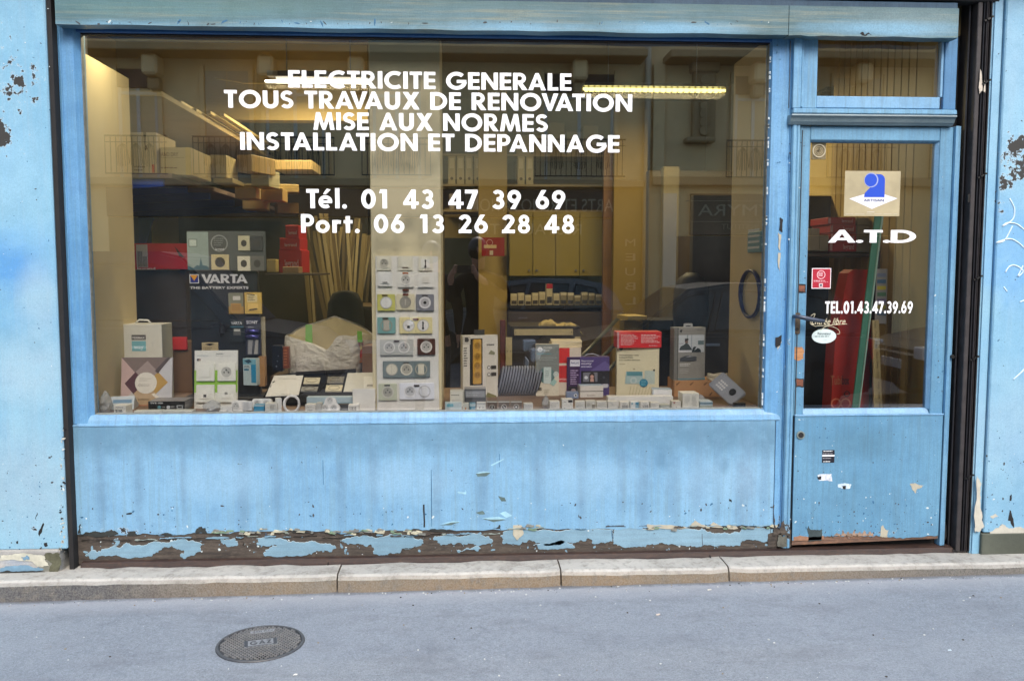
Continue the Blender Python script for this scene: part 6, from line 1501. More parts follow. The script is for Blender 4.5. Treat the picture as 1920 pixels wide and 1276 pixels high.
# --- big white woven bag
def bag():
    t = NT('woven_white_plastic'); nz = t.noise(7, 7, .7); n2 = t.noise(22, 5, .65, aniso=(1,1,1.6)); n3 = t.noise(300, 2, .5)
    c = t.mix(t.ramp(nz, .35, .7), srgb(222,219,204), srgb(238,235,224))
    ridg = t.math('ABSOLUTE', t.math('SUBTRACT', n2, .5)); rid2 = t.math('ABSOLUTE', t.math('SUBTRACT', t.noise(9, 4, .6), .5))
    h = t.math('SUBTRACT', 1.0, t.math('ADD', t.math('MULTIPLY', ridg, 2.2), t.math('MULTIPLY', rid2, 2.6)))
    m = t.finish(c, .5, h, .9, .016)
    inner = plain('bag_inside_tan', srgb(192,180,142), .8, .1, 8, .4)
    Yb = 1.15; zb = uz(702,Yb-.1,600)
    rim_px = [(538,628),(560,636),(585,643),(606,652),(613,655),(622,645),(631,632),(645,628),(662,630),(671,626),(676,622)]     # front rim from left to right
    back_px = [(700,628),(690,618),(676,609),(655,601),(640,596),(627,592),(612,597),(590,604),(570,610),(556,616),(546,624)]    # back rim right to left
    rim = []
    for i, (a, b) in enumerate(rim_px): 
        k = i/(len(rim_px)-1); yy = Yb-.08-.10*math.sin(math.pi*k); x, z = U(a, b, yy); rim.append(Vector((x, yy, z)))
    for i, (a, b) in enumerate(back_px):
        k = i/(len(back_px)-1); yy = Yb+.08+.12*math.sin(math.pi*k); x, z = U(a, b, yy); rim.append(Vector((x, yy, z)))
    # resample closed rim smoothly
    n = 150; pts = []
    tot = len(rim)
    for i in range(n):
        s = i/n*tot; j = int(s); f = s-j; p0, p1, p2, p3 = rim[j-1], rim[j % tot], rim[(j+1) % tot], rim[(j+2) % tot]
        pts.append(.5*((2*p1)+(-p0+p2)*f+(2*p0-5*p1+4*p2-p3)*f*f+(-p0+3*p1-3*p2+p3)*f**3))
    cx = sum(p.x for p in pts)/n; cy = sum(p.y for p in pts)/n
    xl, xr = ux(548,Yb,690), ux(678,Yb,690)
    rnd = random.Random(5); mb = MB(); rings = []; K_ = 28
    import mathutils.noise as mn
    for k in range(K_+1):
        f = k/K_; ring_ = []
        for i, p in enumerate(pts):
            a = math.atan2((p.y-cy)/.2, (p.x-cx)/.25)
            ca, sa = math.cos(a), math.sin(a)
            bp = Vector((( xl+xr)/2+(xr-xl)/2*math.copysign(abs(ca)**.5, ca), Yb+.15*math.copysign(abs(sa)**.5, sa), zb))
            q = p.lerp(bp, f); bul = math.sin(math.pi*min(1, f*1.02))*.018
            q.x += bul*ca; q.y += bul*sa
            nn = mn.noise(q*7)*.012+(.5-abs(mn.noise(q*16)))*.012+(.5-abs(mn.noise(q*38)))*.006
            if 0 < k < K_: q.x += nn*ca*1.0; q.y += nn*sa*1.2
            ring_.append(tuple(q))
        rings.append(ring_)
    mb.loft(rings, 0, False, True)
    b0 = (K_)*n; mb.f.append([b0+i for i in range(n)]); mb.m.append(0); mb.sm.append(False)
    mb2 = MB(); rin = []
    for k in range(7):
        f = k/6*.8; rin.append([tuple(Vector(rings[0][i]).lerp(Vector((cx, cy+.02, zb+.02)), f*.5+.03)-Vector((0,0,f*.25+.001*k))) for i in range(n)])
    mb2.loft(rin, 0, False, True)
    bg_ = thing('woven_shopping_bag', 'large crumpled white woven bag with green handle bands, standing open', 'bag', (cx, cy, zb))
    mb.build('bag_body', m, bg_); mb2.build('bag_lining', inner, bg_)
    Mg = col(106,170,52,.5)
    for (pt, pb_, yy, w_) in (((579,612),(582,642),Yb+.10,.02),((674,624),(677,640),Yb-.11,.014)):
        xa, za = U(*pt, yy); xb_, zb2 = U(*pb_, yy)
        MB().add([(xa-w_,yy-.0,za+.012),(xa+w_,yy-.0,za+.012),(xb_+w_*1.1,yy-.05,zb2),(xb_-w_*1.1,yy-.05,zb2)], [(0,3,2,1)]).build('green_band', Mg, bg_)
bag()
cz = uz(702,1.05,600)
o = bx('bag_plinth', ux(520,1.2,700), ux(720,1.2,700), 1.0, 1.42, .09, cz-.002, plain('brown_cupboard', srgb(92,70,52), .6, .15, 5), None); setp(o, 'low brown cupboard behind the bench carrying the white bag', 'cupboard')
at('cardboard_box', 'plain brown cardboard box right of the white bag', (679,648), (702,702), .98, .2, (146,112,84))
hung('patterned_packet', 'orange patterned packet tucked right of the white bag', (671,638), (682,680), 1.02, (176,110,60), [('p',[(.1,.1),(.8,.3),(.6,.8)],(190,60,40)),('p',[(.3,.5),(.9,.7),(.5,.95)],(220,200,120))], cat='packet')
hung('dark_spray_box', 'narrow black carton with pale dots left of the white bag', (510,648), (530,696), .9, (18,22,34), [('c',.4,.2,.08,(120,130,140)),('c',.5,.4,.06,(120,130,140)),('c',.6,.6,.05,(120,130,140))], cat='carton', dep=.06)
hung('orange_packet', 'reddish packet beside the narrow black carton', (530,650), (542,690), .92, (130,66,40), [('l',.1,.1,.9,.9,6,(190,120,70))], cat='packet', dep=.05)
# --- power strip carton
p = prod('power_strip_carton', 'tall white carton with a window showing a yellow four socket strip', 'carton', 866, 936, 629, 746, .05, (226,222,208), yaw=14, zt=ZT,
    items=[('r',.2,.20,.56,.95,(40,40,40)),('r',.0,.86,.22,.99,(200,196,182)),('c',.12,.93,.06,(120,110,100)),('r',.06,.9,.16,.97,(60,56,54)),('l',.03,.5,.14,.82,8,(60,58,56)),('l',.68,.82,.95,.87,1,(110,106,100)),('p',[(.72,.7),(.8,.76),(.92,.72),(.9,.68)],(150,150,120)),('c',.74,.48,.05,(70,70,66)),('c',.74,.48,.035,W),('r',.8,.45,.95,.51,(70,66,60)),('c',.74,.37,.05,(70,70,66)),('c',.74,.37,.035,W),('r',.8,.34,.95,.4,(70,66,60)),('p',[(.62,0),(.7,.08),(.95,.02),(.95,0)],(140,136,90))], sidec=(206,204,190))
wp, hp_ = WH[p.name]; ORG[p.name] = Vector()
st_ = MB().box(-wp*.22, wp*.02, -.012, -.002, hp_*.22, hp_*.94).build('power_strip', col(214,170,70,.35), p, .004, 2); ORG[st_.name] = Vector()
for v in (.84,.67,.52,.37):
    mb = MB(); xx, zz = -wp*.10, hp_*v; mb.ring((xx,zz), .017, .021, -.016, -.0121, 18, 0); mb.disc((xx,zz), .017, -.0124, 16, 1)
    for s in (-1,1): mb.disc((xx+s*.006,zz), .0022, -.0128, 8, 2)
    mb.build('socket', [col(200,156,60,.3), col(168,128,48,.4), col(40,30,20)], st_)
MB().prism([(-.03,hp_),(.03,hp_),(.03,hp_+.03),(-.03,hp_+.03)], .02, .022).build('hang_tab', col(70,70,66,.3), p)
# --- striped grey beanie-like bellows
def bellows():
    Y0 = .62; xa, xb_ = ux(936,Y0,715), ux(1012,Y0,715); z1_ = uz(686,Y0,970); n = 15
    t = thing('bellows_duct', 'dark grey ribbed flexible duct lying on the bench', 'duct', ((xa+xb_)/2, Y0, ZT)); r = (z1_-ZT)/2
    M1 = plain('ribbed_grey_duct', srgb(128,132,142), .45, .15, 20, .2); M2 = plain('duct_groove', (.02,.02,.025), .7, .2, 20)
    for i in range(n):
        x = xa+(xb_-xa)*(i+.5)/n; hw = (xb_-xa)/n*.33; sl = .03
        ring = lambda xx, rr: [(xx+sl*math.cos(2*math.pi*k/22)*.6, Y0+.02+rr*.8*math.sin(2*math.pi*k/22), ZT+r+rr*math.cos(2*math.pi*k/22)) for k in range(22)]
        rb = MB().loft([ring(x-hw, r*.93), ring(x-hw*.6, r), ring(x+hw*.6, r), ring(x+hw, r*.93)], 0, False, True).build('rib', M1, t)
    MB().loft([[(xx+.02*math.cos(2*math.pi*k/20), Y0+.02+r*.72*math.sin(2*math.pi*k/20), ZT+r+r*.88*math.cos(2*math.pi*k/20)) for k in range(20)] for xx in (xa-.004, xb_+.004)]).build('core', M2, t)
bellows()
# --- keypad carton etc
prod('keypad_carton', 'narrow grey and cream carton marked CLAVIER CODE with a keypad picture', 'carton', 1005, 1048, 645, 742, .04, (228,220,196), yaw=0,
    items=[('r',0,.42,1,1,(134,140,134)),('c',.17,.9,.11,(232,232,224)),('t',.1,.88,.24,.025,'SIB',(70,80,80)),('t',.32,.915,.7,.035,'CLAVIER',(232,234,228)),('t',.32,.862,.58,.035,'CODE',(232,234,228)),('l',.05,.80,.95,.83,1,(90,160,170)),('l',.12,.68,.92,.76,2,(160,166,160)),('r',0,.62,1,.63,(150,156,150)),
           ('c',.46,.4,.36,(98,132,130)),('r',.33,.24,.66,.56,(206,222,216)),('l',.4,.36,.6,.5,4,(150,170,166)),('c',.87,.42,.12,(216,224,216)),('o',.87,.42,.07,(110,140,136)),('p',[(.6,.24),(.78,.34),(.92,.28),(.76,.19)],(170,206,196)),('r',.1,.11,.24,.17,(110,104,90)),('l',.34,.03,.6,.14,3,(190,184,164))])
prod('white_red_carton', 'white carton with red corner blocks behind the keypad carton', 'carton', 1046, 1089, 652, 742, .08, (222,208,188), Y=.62, zt=ZT,
    items=[('r',.0,.68,.5,1,(214,40,36)),('t',.02,.60,.42,.06,'legrand',(236,200,190)),('r',.0,.28,.5,.63,(206,40,40)),('t',.04,.32,.42,.06,'legrand',(236,190,180))])
for i in range(3): 
    hung('padded_envelope', ['top cream envelope on the carton behind the keypad carton','middle cream envelope on the carton behind the keypad carton','bottom cream envelope on the carton behind the keypad carton'][i], (1034+i*1.5,638.5+i*4.4), (1091,642.2+i*4.4), .64, (232,216,176), [], cat='envelope', dep=.14, yaw=(-3,2,0)[i])
# purple carton
p = prod('video_phone_carton', 'purple video doorphone carton with a grey carry handle and a portrait screen', 'carton', 1063, 1142, 669, 741, .07, (72,50,110), yaw=0,
    items=[('r',0,0,.3,1,(60,26,78)),('p',[(.3,0),(1,0),(1,1),(.3,1)],(80,62,122)),('p',[(.5,.6),(.9,.9),(1,.8),(1,.5)],(104,90,150)),('r',.07,.76,.3,.93,(228,228,236)),('t',.09,.82,.28,.055,'PHILIPS',(80,84,130)),('t',.33,.88,.62,.05,'Always connected',(222,220,234)),('t',.33,.81,.58,.05,'easily',(222,220,234)),('l',.33,.72,.6,.78,1,(200,196,220)),
           ('l',.08,.28,.28,.68,7,(190,170,206)),('r',.33,.30,1.0,.64,(24,22,30)),('r',.38,.36,.72,.60,(120,120,128)),('c',.45,.47,.04,(220,222,226)),('p',[(.52,.36),(.52,.54),(.58,.61),(.64,.58),(.67,.36)],(40,28,26)),('c',.59,.49,.042,(208,160,142)),('p',[(.55,.36),(.55,.44),(.63,.44),(.63,.36)],(208,160,142)),('r',.32,.22,.98,.29,(176,180,190)),('c',.87,.47,.03,(60,58,70)),
           ('r',.03,.0,.3,.24,(26,24,32)),('c',.15,.12,.06,(170,150,150)),('r',.84,.2,.96,.3,(206,206,214))], sidec=(50,32,80))
wp, hp_ = WH[p.name]; ORG[p.name] = Vector()
MB().tube([(-.02,.035,hp_),(-.0,.035,hp_+.012),(.03,.035,hp_+.015),(.06,.035,hp_+.006),(.065,.035,hp_)], .003, 6).build('carry_handle', col(190,190,196), p)
prod('white_module_box', 'white lidded box in front of the purple carton', 'box', 1087, 1132, 723, 745, .08, (228,224,214), yaw=3, items=[('r',0,.5,1,.56,(60,60,60)),('l',.3,.12,.75,.24,1,(130,116,100))], top=(206,222,226))
prod('blue_grey_box', 'small blue grey packet left of the white lidded box', 'box', 1062, 1085, 735, 747, .05, (130,146,176), Y=.36, items=[('c',.75,.5,.14,(225,228,232)),('c',.75,.5,.08,(60,66,76))])
# cream thermostat carton + red carton
p = prod('thermostat_carton', 'cream carton with a thermostat picture under the red carton', 'carton', 1156, 1236, 652, 741, .07, (232,224,188), yaw=-5,
    items=[('c',.1,.985,.05,(30,90,80)),('t',.16,.955,.34,.035,'DELTA DORE',(60,66,50)),('t',.06,.83,.52,.035,'Programmateur radio',(70,70,60)),('t',.06,.78,.38,.035,'3 zones fil Pilote',(70,70,60)),('t',.06,.73,.55,.03,'pour chauffage électrique',(90,90,76)),('l',.06,.64,.25,.67,1,(150,146,120)),
           ('p',[(.2,.24),(.22,.5),(.62,.5),(.62,.24)],(176,202,200)),('r',.24,.41,.6,.5,(90,150,160)),('c',.4,.31,.08,(206,220,216)),('c',.4,.31,.05,(176,202,200)),('p',[(.66,.24),(.66,.52),(.9,.52),(.9,.24)],(196,212,202)),('c',.64,.26,.1,(40,134,166)),('l',.58,.2,.7,.32,4,(120,190,206)),('c',.41,.55,.015,(90,60,50)),('c',.88,.53,.025,(60,60,56))]
          +[('p',[(.3+i*.07,0),(.34+i*.075,.2),(.345+i*.075,.2),(.308+i*.07,0)],(150,140,110)) for i in range(8)], sidec=(208,204,176))
z_top = p.location.z+WH[p.name][1]; yy_ = p.location.y
prod('red_socket_carton', 'bright red carton with white small print on top of the cream carton', 'carton', 1157, 1240, 622, 658, .12, (214,34,38), Y=yy_-.02, zt=z_top+.001, yaw=0,
    items=[('l',.08,.16,.5,.86,9,(236,190,186)),('l',.54,.3,.97,.86,6,(240,200,196)),('l',.72,.1,.98,.18,1,(240,200,196)),('r',0,0,.045,1,(190,150,150))], top=(222,60,60))
# phone carton on cardboard
c0 = prod('cardboard_box', 'flat brown cardboard box with printed ticks under the phone carton', 'box', 1262, 1372, 714, 744, .20, (184,138,92), yaw=-4, rough=.8,
    items=[('p',[(.04+i*.24,.78),(.06+i*.24,.70),(.12+i*.24,.92),(.10+i*.24,.92)],(120,80,46)) for i in range(4)]+[('p',[(.62,.12),(.64,.06),(.69,.3),(.67,.3)],(100,66,40)),('r',.0,0,.02,1,(150,108,70))])
z_top = c0.location.z+WH[c0.name][1]
p = prod('speakerphone_carton', 'tall grey carton with a man reading beside a window and a hang tab', 'carton', 1262, 1324, 614, 716, .07, (150,148,140), Y=c0.location.y+.03, zt=z_top+.001, yaw=6,
    items=[('p',[(.17,.93),(.2,.96),(.26,.96),(.22,.90)],K),('l',.72,.945,.95,.96,1,(90,90,86)),('r',.14,.53,.96,.86,(200,206,208)),('r',.4,.6,.44,.86,(150,160,160)),('r',.54,.62,.57,.86,(160,170,172)),('r',.14,.69,.3,.7,(150,150,150)),('r',.76,.67,.95,.75,(110,130,132)),
           ('p',[(.16,.58),(.2,.64),(.3,.67),(.36,.70),(.44,.69),(.52,.63),(.56,.6),(.56,.57),(.18,.57)],(60,70,72)),('c',.39,.73,.055,(120,100,90)),('p',[(.33,.74),(.34,.79),(.45,.79),(.45,.76)],(34,34,36)),('p',[(.55,.53),(.6,.62),(.66,.64),(.74,.62),(.84,.58),(.86,.53)],(30,44,46)),('p',[(.64,.56),(.7,.62),(.78,.63),(.72,.6)],(226,228,230)),('r',.14,.53,.56,.565,(220,222,222)),
           ('p',[(.18,.36),(.19,.42),(.34,.46),(.54,.47),(.72,.44),(.72,.37),(.5,.35)],(66,70,74)),('p',[(.36,.44),(.5,.463),(.66,.45),(.5,.44)],(160,164,166)),('l',.18,.26,.54,.32,2,(222,222,216)),('l',.18,.12,.5,.22,3,(178,178,170)),('r',.12,0,1,.03,(100,140,150)),('r',0,0,.1,1,(120,120,114)),('r',.1,0,.12,1,(60,60,58))])
ORG[p.name] = Vector(); hp_ = WH[p.name][1]
MB().prism([(-.028,hp_),(.028,hp_),(.026,hp_+.018),(.02,hp_+.022),(-.02,hp_+.022),(-.026,hp_+.018)], .03, .032).build('hang_tab', col(176,176,170,.4), p)
MB().box(-.014,.014,.0285,.0295,hp_+.004,hp_+.009).build('hang_slot', M_void, p)
# cable coil
def coil(cx, cy, cz, rx, ry, r, turns, name, label, mat, cat='cable coil', seed=1, vertical=False, jit=.01):
    rnd = random.Random(seed); mb = MB(); pts = []
    for i in range(turns*18):
        a = i/18*2*math.pi; k = 1+rnd.uniform(-jit, jit)*3*0+.05*math.sin(i*.61)
        if vertical: pts.append((cx+rx*k*math.cos(a), cy+rnd.uniform(-.001,.001)+.012*math.sin(i*.37), cz+ry*k*math.sin(a)))
        else: pts.append((cx+rx*k*math.cos(a), cy+ry*k*math.sin(a), cz+.008*(i/18) * .6+.006*math.sin(i*.9)))
    mb.tube(pts, r, 6); o = mb.build(name, mat, origin=(cx, cy, cz)); setp(o, label, cat); return o
x_, z_ = U(1345,708,.55)
coil(x_, .55, z_top+.004, .055, .035, .0045, 6, 'cable_coil', 'coiled cream cable lying on the cardboard box beside the phone carton', col(224,214,186,.5), seed=2)
# grey keypad device leaning
kp = thing('door_keypad', 'silver grey entry keypad leaning on the cardboard box with a black foot', 'keypad', (ux(1384,.17,755), .17, ZT+.04), rot=(R(-54), R(-40), 0))
Lk, Wk = .20, .105
MB().prism([(-Wk*.42,0),(-Wk*.5,.012),(-Wk*.5,Lk-.01),(-Wk*.46,Lk),(Wk*.46,Lk),(Wk*.5,Lk-.01),(Wk*.5,.012),(Wk*.42,0)], 0, .02).build('keypad_body', plain('silver_plastic', srgb(168,172,178), .35, .05, 20, metal=.3), kp, .003, 2)
for i in range(4):
    for j in range(3): MB().cyl(((j-1)*.017-.006, -.003, Lk*.56+i*.015), .0055, .0035, 'y', 10).build('key', col(226,226,224,.3), kp)
MB().cyl((.006,-.008,Lk*.27), .018, .009, 'y', 20, 0, .02).build('speaker_knob', col(36,38,40,.4), kp, .001)
bx_o = prod('black_foot_box', 'small black plastic block in front of the silver keypad', 'block', 1377, 1398, 755, 763, .03, (24,24,26), Y=.10, zt=ZT)
# hanging goods on the right board
xw = gx1+.034
def hangR(y0, y1, z0, z1, mat, name, label, cat, dx=.02):
    o = MB().box(xw-dx, xw, y0, y1, z0, z1).build(name, mat, None, .004); setp(o, label, cat); return o
def yR(px, py):   # depth of a picture point on the right side board
    q = ray(px, py); t = xw/q.x; return -DCAM+q.y*t, HCAM+q.z*t
y0_, zt_ = yR(1432,432); y1_, zb_ = yR(1406,474)
b_ = hangR(min(y0_,y1_), max(y0_,y1_), zb_, zt_, col(120,170,180,.3), 'blue_blister_pack', 'pale blue blister pack hanging high on the right side board', 'pack', .015)
ob = MB()
for i in range(4): ob.box(xw-.0165, xw-.0152, min(y0_,y1_)+.02, max(y0_,y1_)-.015, zb_+.02+i*.03, zb_+.032+i*.03)
ORG[b_.name] = Vector(); ob.build('print', col(216,224,222), b_)
ya_, za_ = yR(1411,504); yb2, zb_ = yR(1411,602); yc, _ = yR(1432,550); yd, _ = yR(1391,550)
mb = MB(); pts = []; rc = (max(yd,yc)-min(yd,yc))/2; cy_ = (yd+yc)/2; cz_ = (za_+zb_)/2; rz_ = (za_-zb_)/2
for i in range(5*20): a = i/20*2*math.pi; k = .9+.05*math.sin(i*.31); pts.append((xw-.014+.006*math.sin(i*.23), cy_+rc*k*math.cos(a), cz_+rz_*k*math.sin(a)))
mb.tube(pts, .007, 6); o = mb.build('blue_cable_coil', col(24,36,92,.4), origin=(xw,cy_,cz_)); setp(o, 'oval coil of dark blue cable hanging on the right side board', 'cable coil')
# --- front row: small cartons
specs = [ # x0,x1,yt,yb,depth,colour,items,label
 (834,866,752,774,.05,(196,214,216),[('r',.1,.55,.5,.9,(110,176,190)),('l',.1,.1,.9,.4,2,(206,190,196))],'pale blue carton first at the left end of the row right of the column'),
 (867,879,753,773,.04,(214,216,206),[('r',.4,.2,.6,.5,(200,140,90))],'narrow white carton second in the row right of the column'),
 (880,892,753,773,.04,(60,140,170),[('r',.0,.6,1,1,(180,205,212))],'narrow teal carton in the row right of the column'),
 (893,911,752,773,.045,(232,234,228),[('c',.2,.15,.07,(60,60,60)),('c',.5,.15,.07,(60,60,60)),('c',.8,.15,.07,(60,60,60)),('c',.35,.45,.07,(60,60,60)),('c',.7,.45,.06,(60,60,60)),('r',0,.85,1,1,(180,186,188))],'white carton with round black marks beside the brown ones'),
 (912,933,749,772,.045,(104,90,78),[('c',.5,.42,.26,(176,170,160)),('c',.5,.42,.19,(34,30,28)),('r',.46,.3,.54,.55,(220,220,214)),('r',0,.9,1,1,(214,214,206))],'left brown carton showing a round socket'),
 (934,956,749,772,.045,(100,86,74),[('c',.5,.42,.26,(176,170,160)),('c',.5,.42,.19,(34,30,28)),('p',[(.35,.55),(.4,.58),(.62,.3),(.58,.28)],(220,220,214)),('r',0,.9,1,1,(214,214,206))],'middle brown carton showing a round key switch'),
 (957,979,749,772,.045,(108,94,80),[('c',.5,.42,.26,(176,170,160)),('c',.5,.42,.19,(34,30,28)),('p',[(.4,.5),(.6,.5),(.56,.35),(.44,.35)],(220,220,214)),('r',0,.9,1,1,(214,214,206))],'right brown carton showing a round outlet'),
 (982,1000,753,772,.04,(222,222,216),[('l',.1,.2,.9,.8,4,(170,176,184))],'small white printed packet right of the brown cartons'),
 (1030,1050,749,771,.045,(232,230,222),[('l',.1,.3,.9,.85,4,(190,190,186)),('c',.3,.12,.06,(110,110,110)),('c',.7,.12,.06,(110,110,110))],'white carton beside the crumpled clear bag'),
 (1053,1075,745,770,.05,(236,234,226),[('r',.55,.72,.95,.92,(50,50,56)),('c',.2,.2,.05,(60,60,60)),('l',.15,.7,.4,.8,1,(90,90,90))],'white carton with a small dark square emblem'),
 (1078,1097,749,770,.04,(226,226,218),[('l',.1,.3,.9,.85,4,(186,188,186)),('c',.3,.12,.06,(120,120,120)),('c',.7,.12,.06,(120,120,120))],'white carton just right of the dark emblem one'),
 (1098,1117,748,770,.04,(218,216,204),[('r',.62,.05,.92,.6,(140,132,116)),('c',.77,.72,.1,(236,236,228)),('l',.08,.4,.5,.85,4,(180,180,174))],'white carton with a grey picture strip in the long row'),
 (1118,1138,749,770,.04,(230,228,218),[('l',.1,.35,.9,.85,4,(180,182,180)),('c',.2,.12,.05,(110,110,110)),('c',.5,.12,.05,(110,110,110)),('c',.8,.12,.05,(110,110,110))],'white carton left of the last plain one before the barcodes'),
 (1139,1159,749,770,.04,(228,226,216),[('p',[(.2,.9),(.3,.95),(.7,.4),(.6,.4)],(200,200,196)),('c',.2,.12,.05,(110,110,110)),('c',.5,.12,.05,(110,110,110)),('c',.8,.12,.05,(110,110,110))],'plain white carton touching the first barcode carton'),
 (1162,1180,750,768,.04,(238,236,226),[('b',.2,.08,.85,.6),('l',.25,.74,.8,.86,1,(60,60,60))],'first carton with a barcode face in the long row'),
 (1181,1199,750,768,.04,(234,238,236),[('r',.58,.05,.95,.95,(70,140,170)),('c',.2,.8,.1,(120,170,180)),('p',[(.1,.05),(.3,.25),(.4,.1)],(80,150,90)),('l',.6,.2,.92,.7,3,(200,224,232))],'white and blue carton between the two barcode cartons'),
 (1200,1218,750,768,.04,(236,234,226),[('b',.2,.08,.85,.6),('l',.25,.74,.8,.86,1,(60,60,60))],'second carton with a barcode face, right of the white and blue one'),
 (1219,1236,751,768,.04,(228,226,216),[('c',.2,.14,.06,(110,110,110)),('c',.5,.2,.06,(110,110,110)),('c',.8,.14,.06,(110,110,110)),('l',.1,.5,.8,.85,2,(190,190,186))],'white dotted carton right of the second barcode carton'),
 (1237,1257,756,769,.06,(176,180,170),[],'low grey green carton near the right end of the row'),
 (1259,1277,749,768,.05,(222,218,206),[('c',.2,.16,.06,(120,110,110)),('c',.5,.3,.06,(120,110,110)),('c',.8,.2,.06,(120,110,110)),('p',[(.1,.9),(.4,.95),(.3,.7)],(170,100,90))],'off white dotted carton left of the large one'),
 (1279,1311,734,767,.09,(234,232,220),[('l',.1,.4,.45,.85,6,(180,180,172)),('l',.56,.2,.92,.9,10,(180,180,172)),('c',.12,.08,.03,(80,80,80)),('c',.35,.08,.03,(80,80,80)),('c',.6,.08,.03,(80,80,80)),('c',.88,.08,.03,(80,80,80))],'largest white carton at the right end of the row'),
]
rnd = random.Random(17)
for (a, b, yt, yb, dp, c_, it, lab) in specs:
    prod('small_carton', lab, 'carton', a+.4, b-.2, yt+3, yb+2, dp, c_, it, Y=.078+rnd.uniform(0,.012), zt=ZT, yaw=rnd.uniform(-3,3), top=tuple(min(255,int(v*1.02)) for v in c_), bevel=.0008)
prod('small_carton', 'white dotted box at the back left beside the power strip carton', 'carton', 844, 871, 733, 756, .08, (220,220,206), Y=.24, zt=ZT, items=[('l',.08,.7,.92,.8,1,(70,70,70)),('l',.15,.2,.8,.5,3,(180,180,172))])
o = prod('grey_clear_case', 'grey plastic case with a clear lid before the power strip carton', 'case', 871, 911, 729, 757, .09, (88,92,96), Y=.22, zt=ZT, items=[('r',.05,.55,.95,.9,(150,154,158)),('r',.0,.42,1,.46,(60,62,66)),('l',.1,.6,.9,.85,2,(176,180,182))], top=(150,154,158))
prod('small_carton', 'white carton with a blue grey end behind the barcode row', 'carton', 1222, 1262, 731, 752, .10, (236,236,234), Y=.24, zt=ZT, yaw=-8, items=[('l',.3,.35,.8,.45,1,(130,130,130)),('r',0,0,.05,1,(170,186,200))], top=(170,190,204))
prod('white_strip_box', 'long flat white box lying behind the barcode row', 'box', 1140, 1262, 743, 756, .06, (232,232,228), Y=.17, zt=ZT)
prod('flat_blue_pack', 'flat blue and white pack right of the largest carton', 'pack', 1312, 1336, 752, 766, .08, (190,206,214), Y=.12, zt=ZT, items=[('r',0,.6,1,.8,(90,130,150)),('r',0,0,1,.4,(150,160,146))])
# left-hand small goods
specs2 = [
 (475,496,757,779,.05,(60,150,190),[('l',.2,.2,.9,.3,1,(150,205,220)),('r',0,.85,1,1,(196,214,220))],'bright blue carton in front of the double sockets'),
 (497,520,754,779,.05,(222,222,214),[('l',.4,.3,.9,.85,5,(130,130,126)),('r',.1,.04,.5,.12,(200,120,110)),('b',.1,.1,.5,.22)],'white printed carton right of the bright blue one'),
 (572,592,756,779,.05,(232,230,222),[('b',.2,.1,.7,.4),('l',.15,.55,.8,.8,2,(180,180,176))],'white carton with barcode left of the triple adapter'),
 (593,603,754,778,.05,(196,196,190),[],'narrow grey white carton left of the triple adapter'),
 (653,673,757,776,.06,(236,234,226),[('b',.12,.12,.75,.75)],'small white carton with a large barcode by the display column'),
]
for (a, b, yt, yb, dp, c_, it, lab) in specs2:
    prod('small_carton', lab, 'carton', a, b, yt+2, yb, dp, c_, it, Y=.085, zt=ZT, yaw=rnd.uniform(-6,3), bevel=.0008)
prod('white_square_carton', 'plain off-white square carton leaning against the column board', 'carton', 661, 704, 729, 775, .04, (226,224,214), Y=.13, zt=ZT, yaw=4, tilt=4)
prod('black_pouch', 'black packet between the triple adapter and the barcode carton', 'packet', 634, 653, 757, 775, .03, (30,32,36), Y=.13, zt=ZT)
prod('pale_blue_strip_box', 'long pale blue box lying behind the adapters', 'box', 575, 662, 744, 758, .05, (180,202,212), Y=.2, zt=ZT, items=[('r',0,.4,1,.55,(130,170,190))])
def adapter(name, label, cxp, cyp, socks, w_, h_, Y, extra=None, yaw=0, pts=None):
    x, z = U(cxp, cyp, Y); k = (Y+DCAM)/FPX
    t = thing(name, label, 'adapter', (x, Y, ZT), rot=(R(-12), 0, R(yaw)))
    z0 = z-ZT
    ptsL = [(a*k*w_, z0+b*k*h_) for a, b in (pts or [(-.5,-.4),(-.4,-.5),(.4,-.5),(.5,-.4),(.5,.4),(.4,.5),(-.4,.5),(-.5,.4)])]
    MB().prism(ptsL, 0, .035).build('housing', col(236,236,232,.25), t, .003, 2)
    for (sx_, sz_, r) in socks:
        mb = MB(); c = (sx_*k, z0+sz_*k); r *= k
        mb.ring(c, r*.84, r, -.004, 0, 22, 0); mb.disc(c, r*.84, -.0006, 20, 1)
        for s in (-1,1): mb.disc((c[0]+s*r*.32, c[1]), r*.11, -.0012, 8, 2)
        mb.cyl((c[0], -.006, c[1]+r*.4), r*.09, .006, 'y', 8, 2)
        mb.build('socket', [col(240,240,238,.25), col(200,202,200,.4), col(40,40,40)], t)
adapter('plug_adapter', 'white plug adapter with one socket and a card, left of the blue carton', 448, 761, [(-7,0,8.5)], 32, 22, .12, yaw=-6)
prod('adapter_card', 'white printed card leaning on the single plug adapter', 'card', 455, 473, 752, 769, .01, (232,234,234), Y=.11, zt=uz(769,.11,463), items=[('l',.1,.1,.9,.9,8,(190,196,200))])
adapter('double_adapter', 'white double socket adapter behind the bright blue carton', 490, 756, [(-8.5,0,7.6),(8.5,0,7.6)], 36, 18, .15)
adapter('triple_adapter', 'white three socket adapter lobed like a clover in front of the column', 618, 759, [(0,8.5,7.2),(-8.5,-6,7.4),(7.5,-6,7.4)], 36, 32, .10, pts=[(-.5,-.2),(-.48,-.42),(-.2,-.5),(.3,-.5),(.5,-.3),(.52,-.05),(.35,.1),(.27,.4),(.0,.5),(-.22,.42),(-.3,.12)], yaw=0)
prod('thin_pack', 'small clear and white pack lying by the blister bag', 'pack', 412, 436, 762, 772, .05, (226,228,226), Y=.10, zt=ZT, yaw=8)
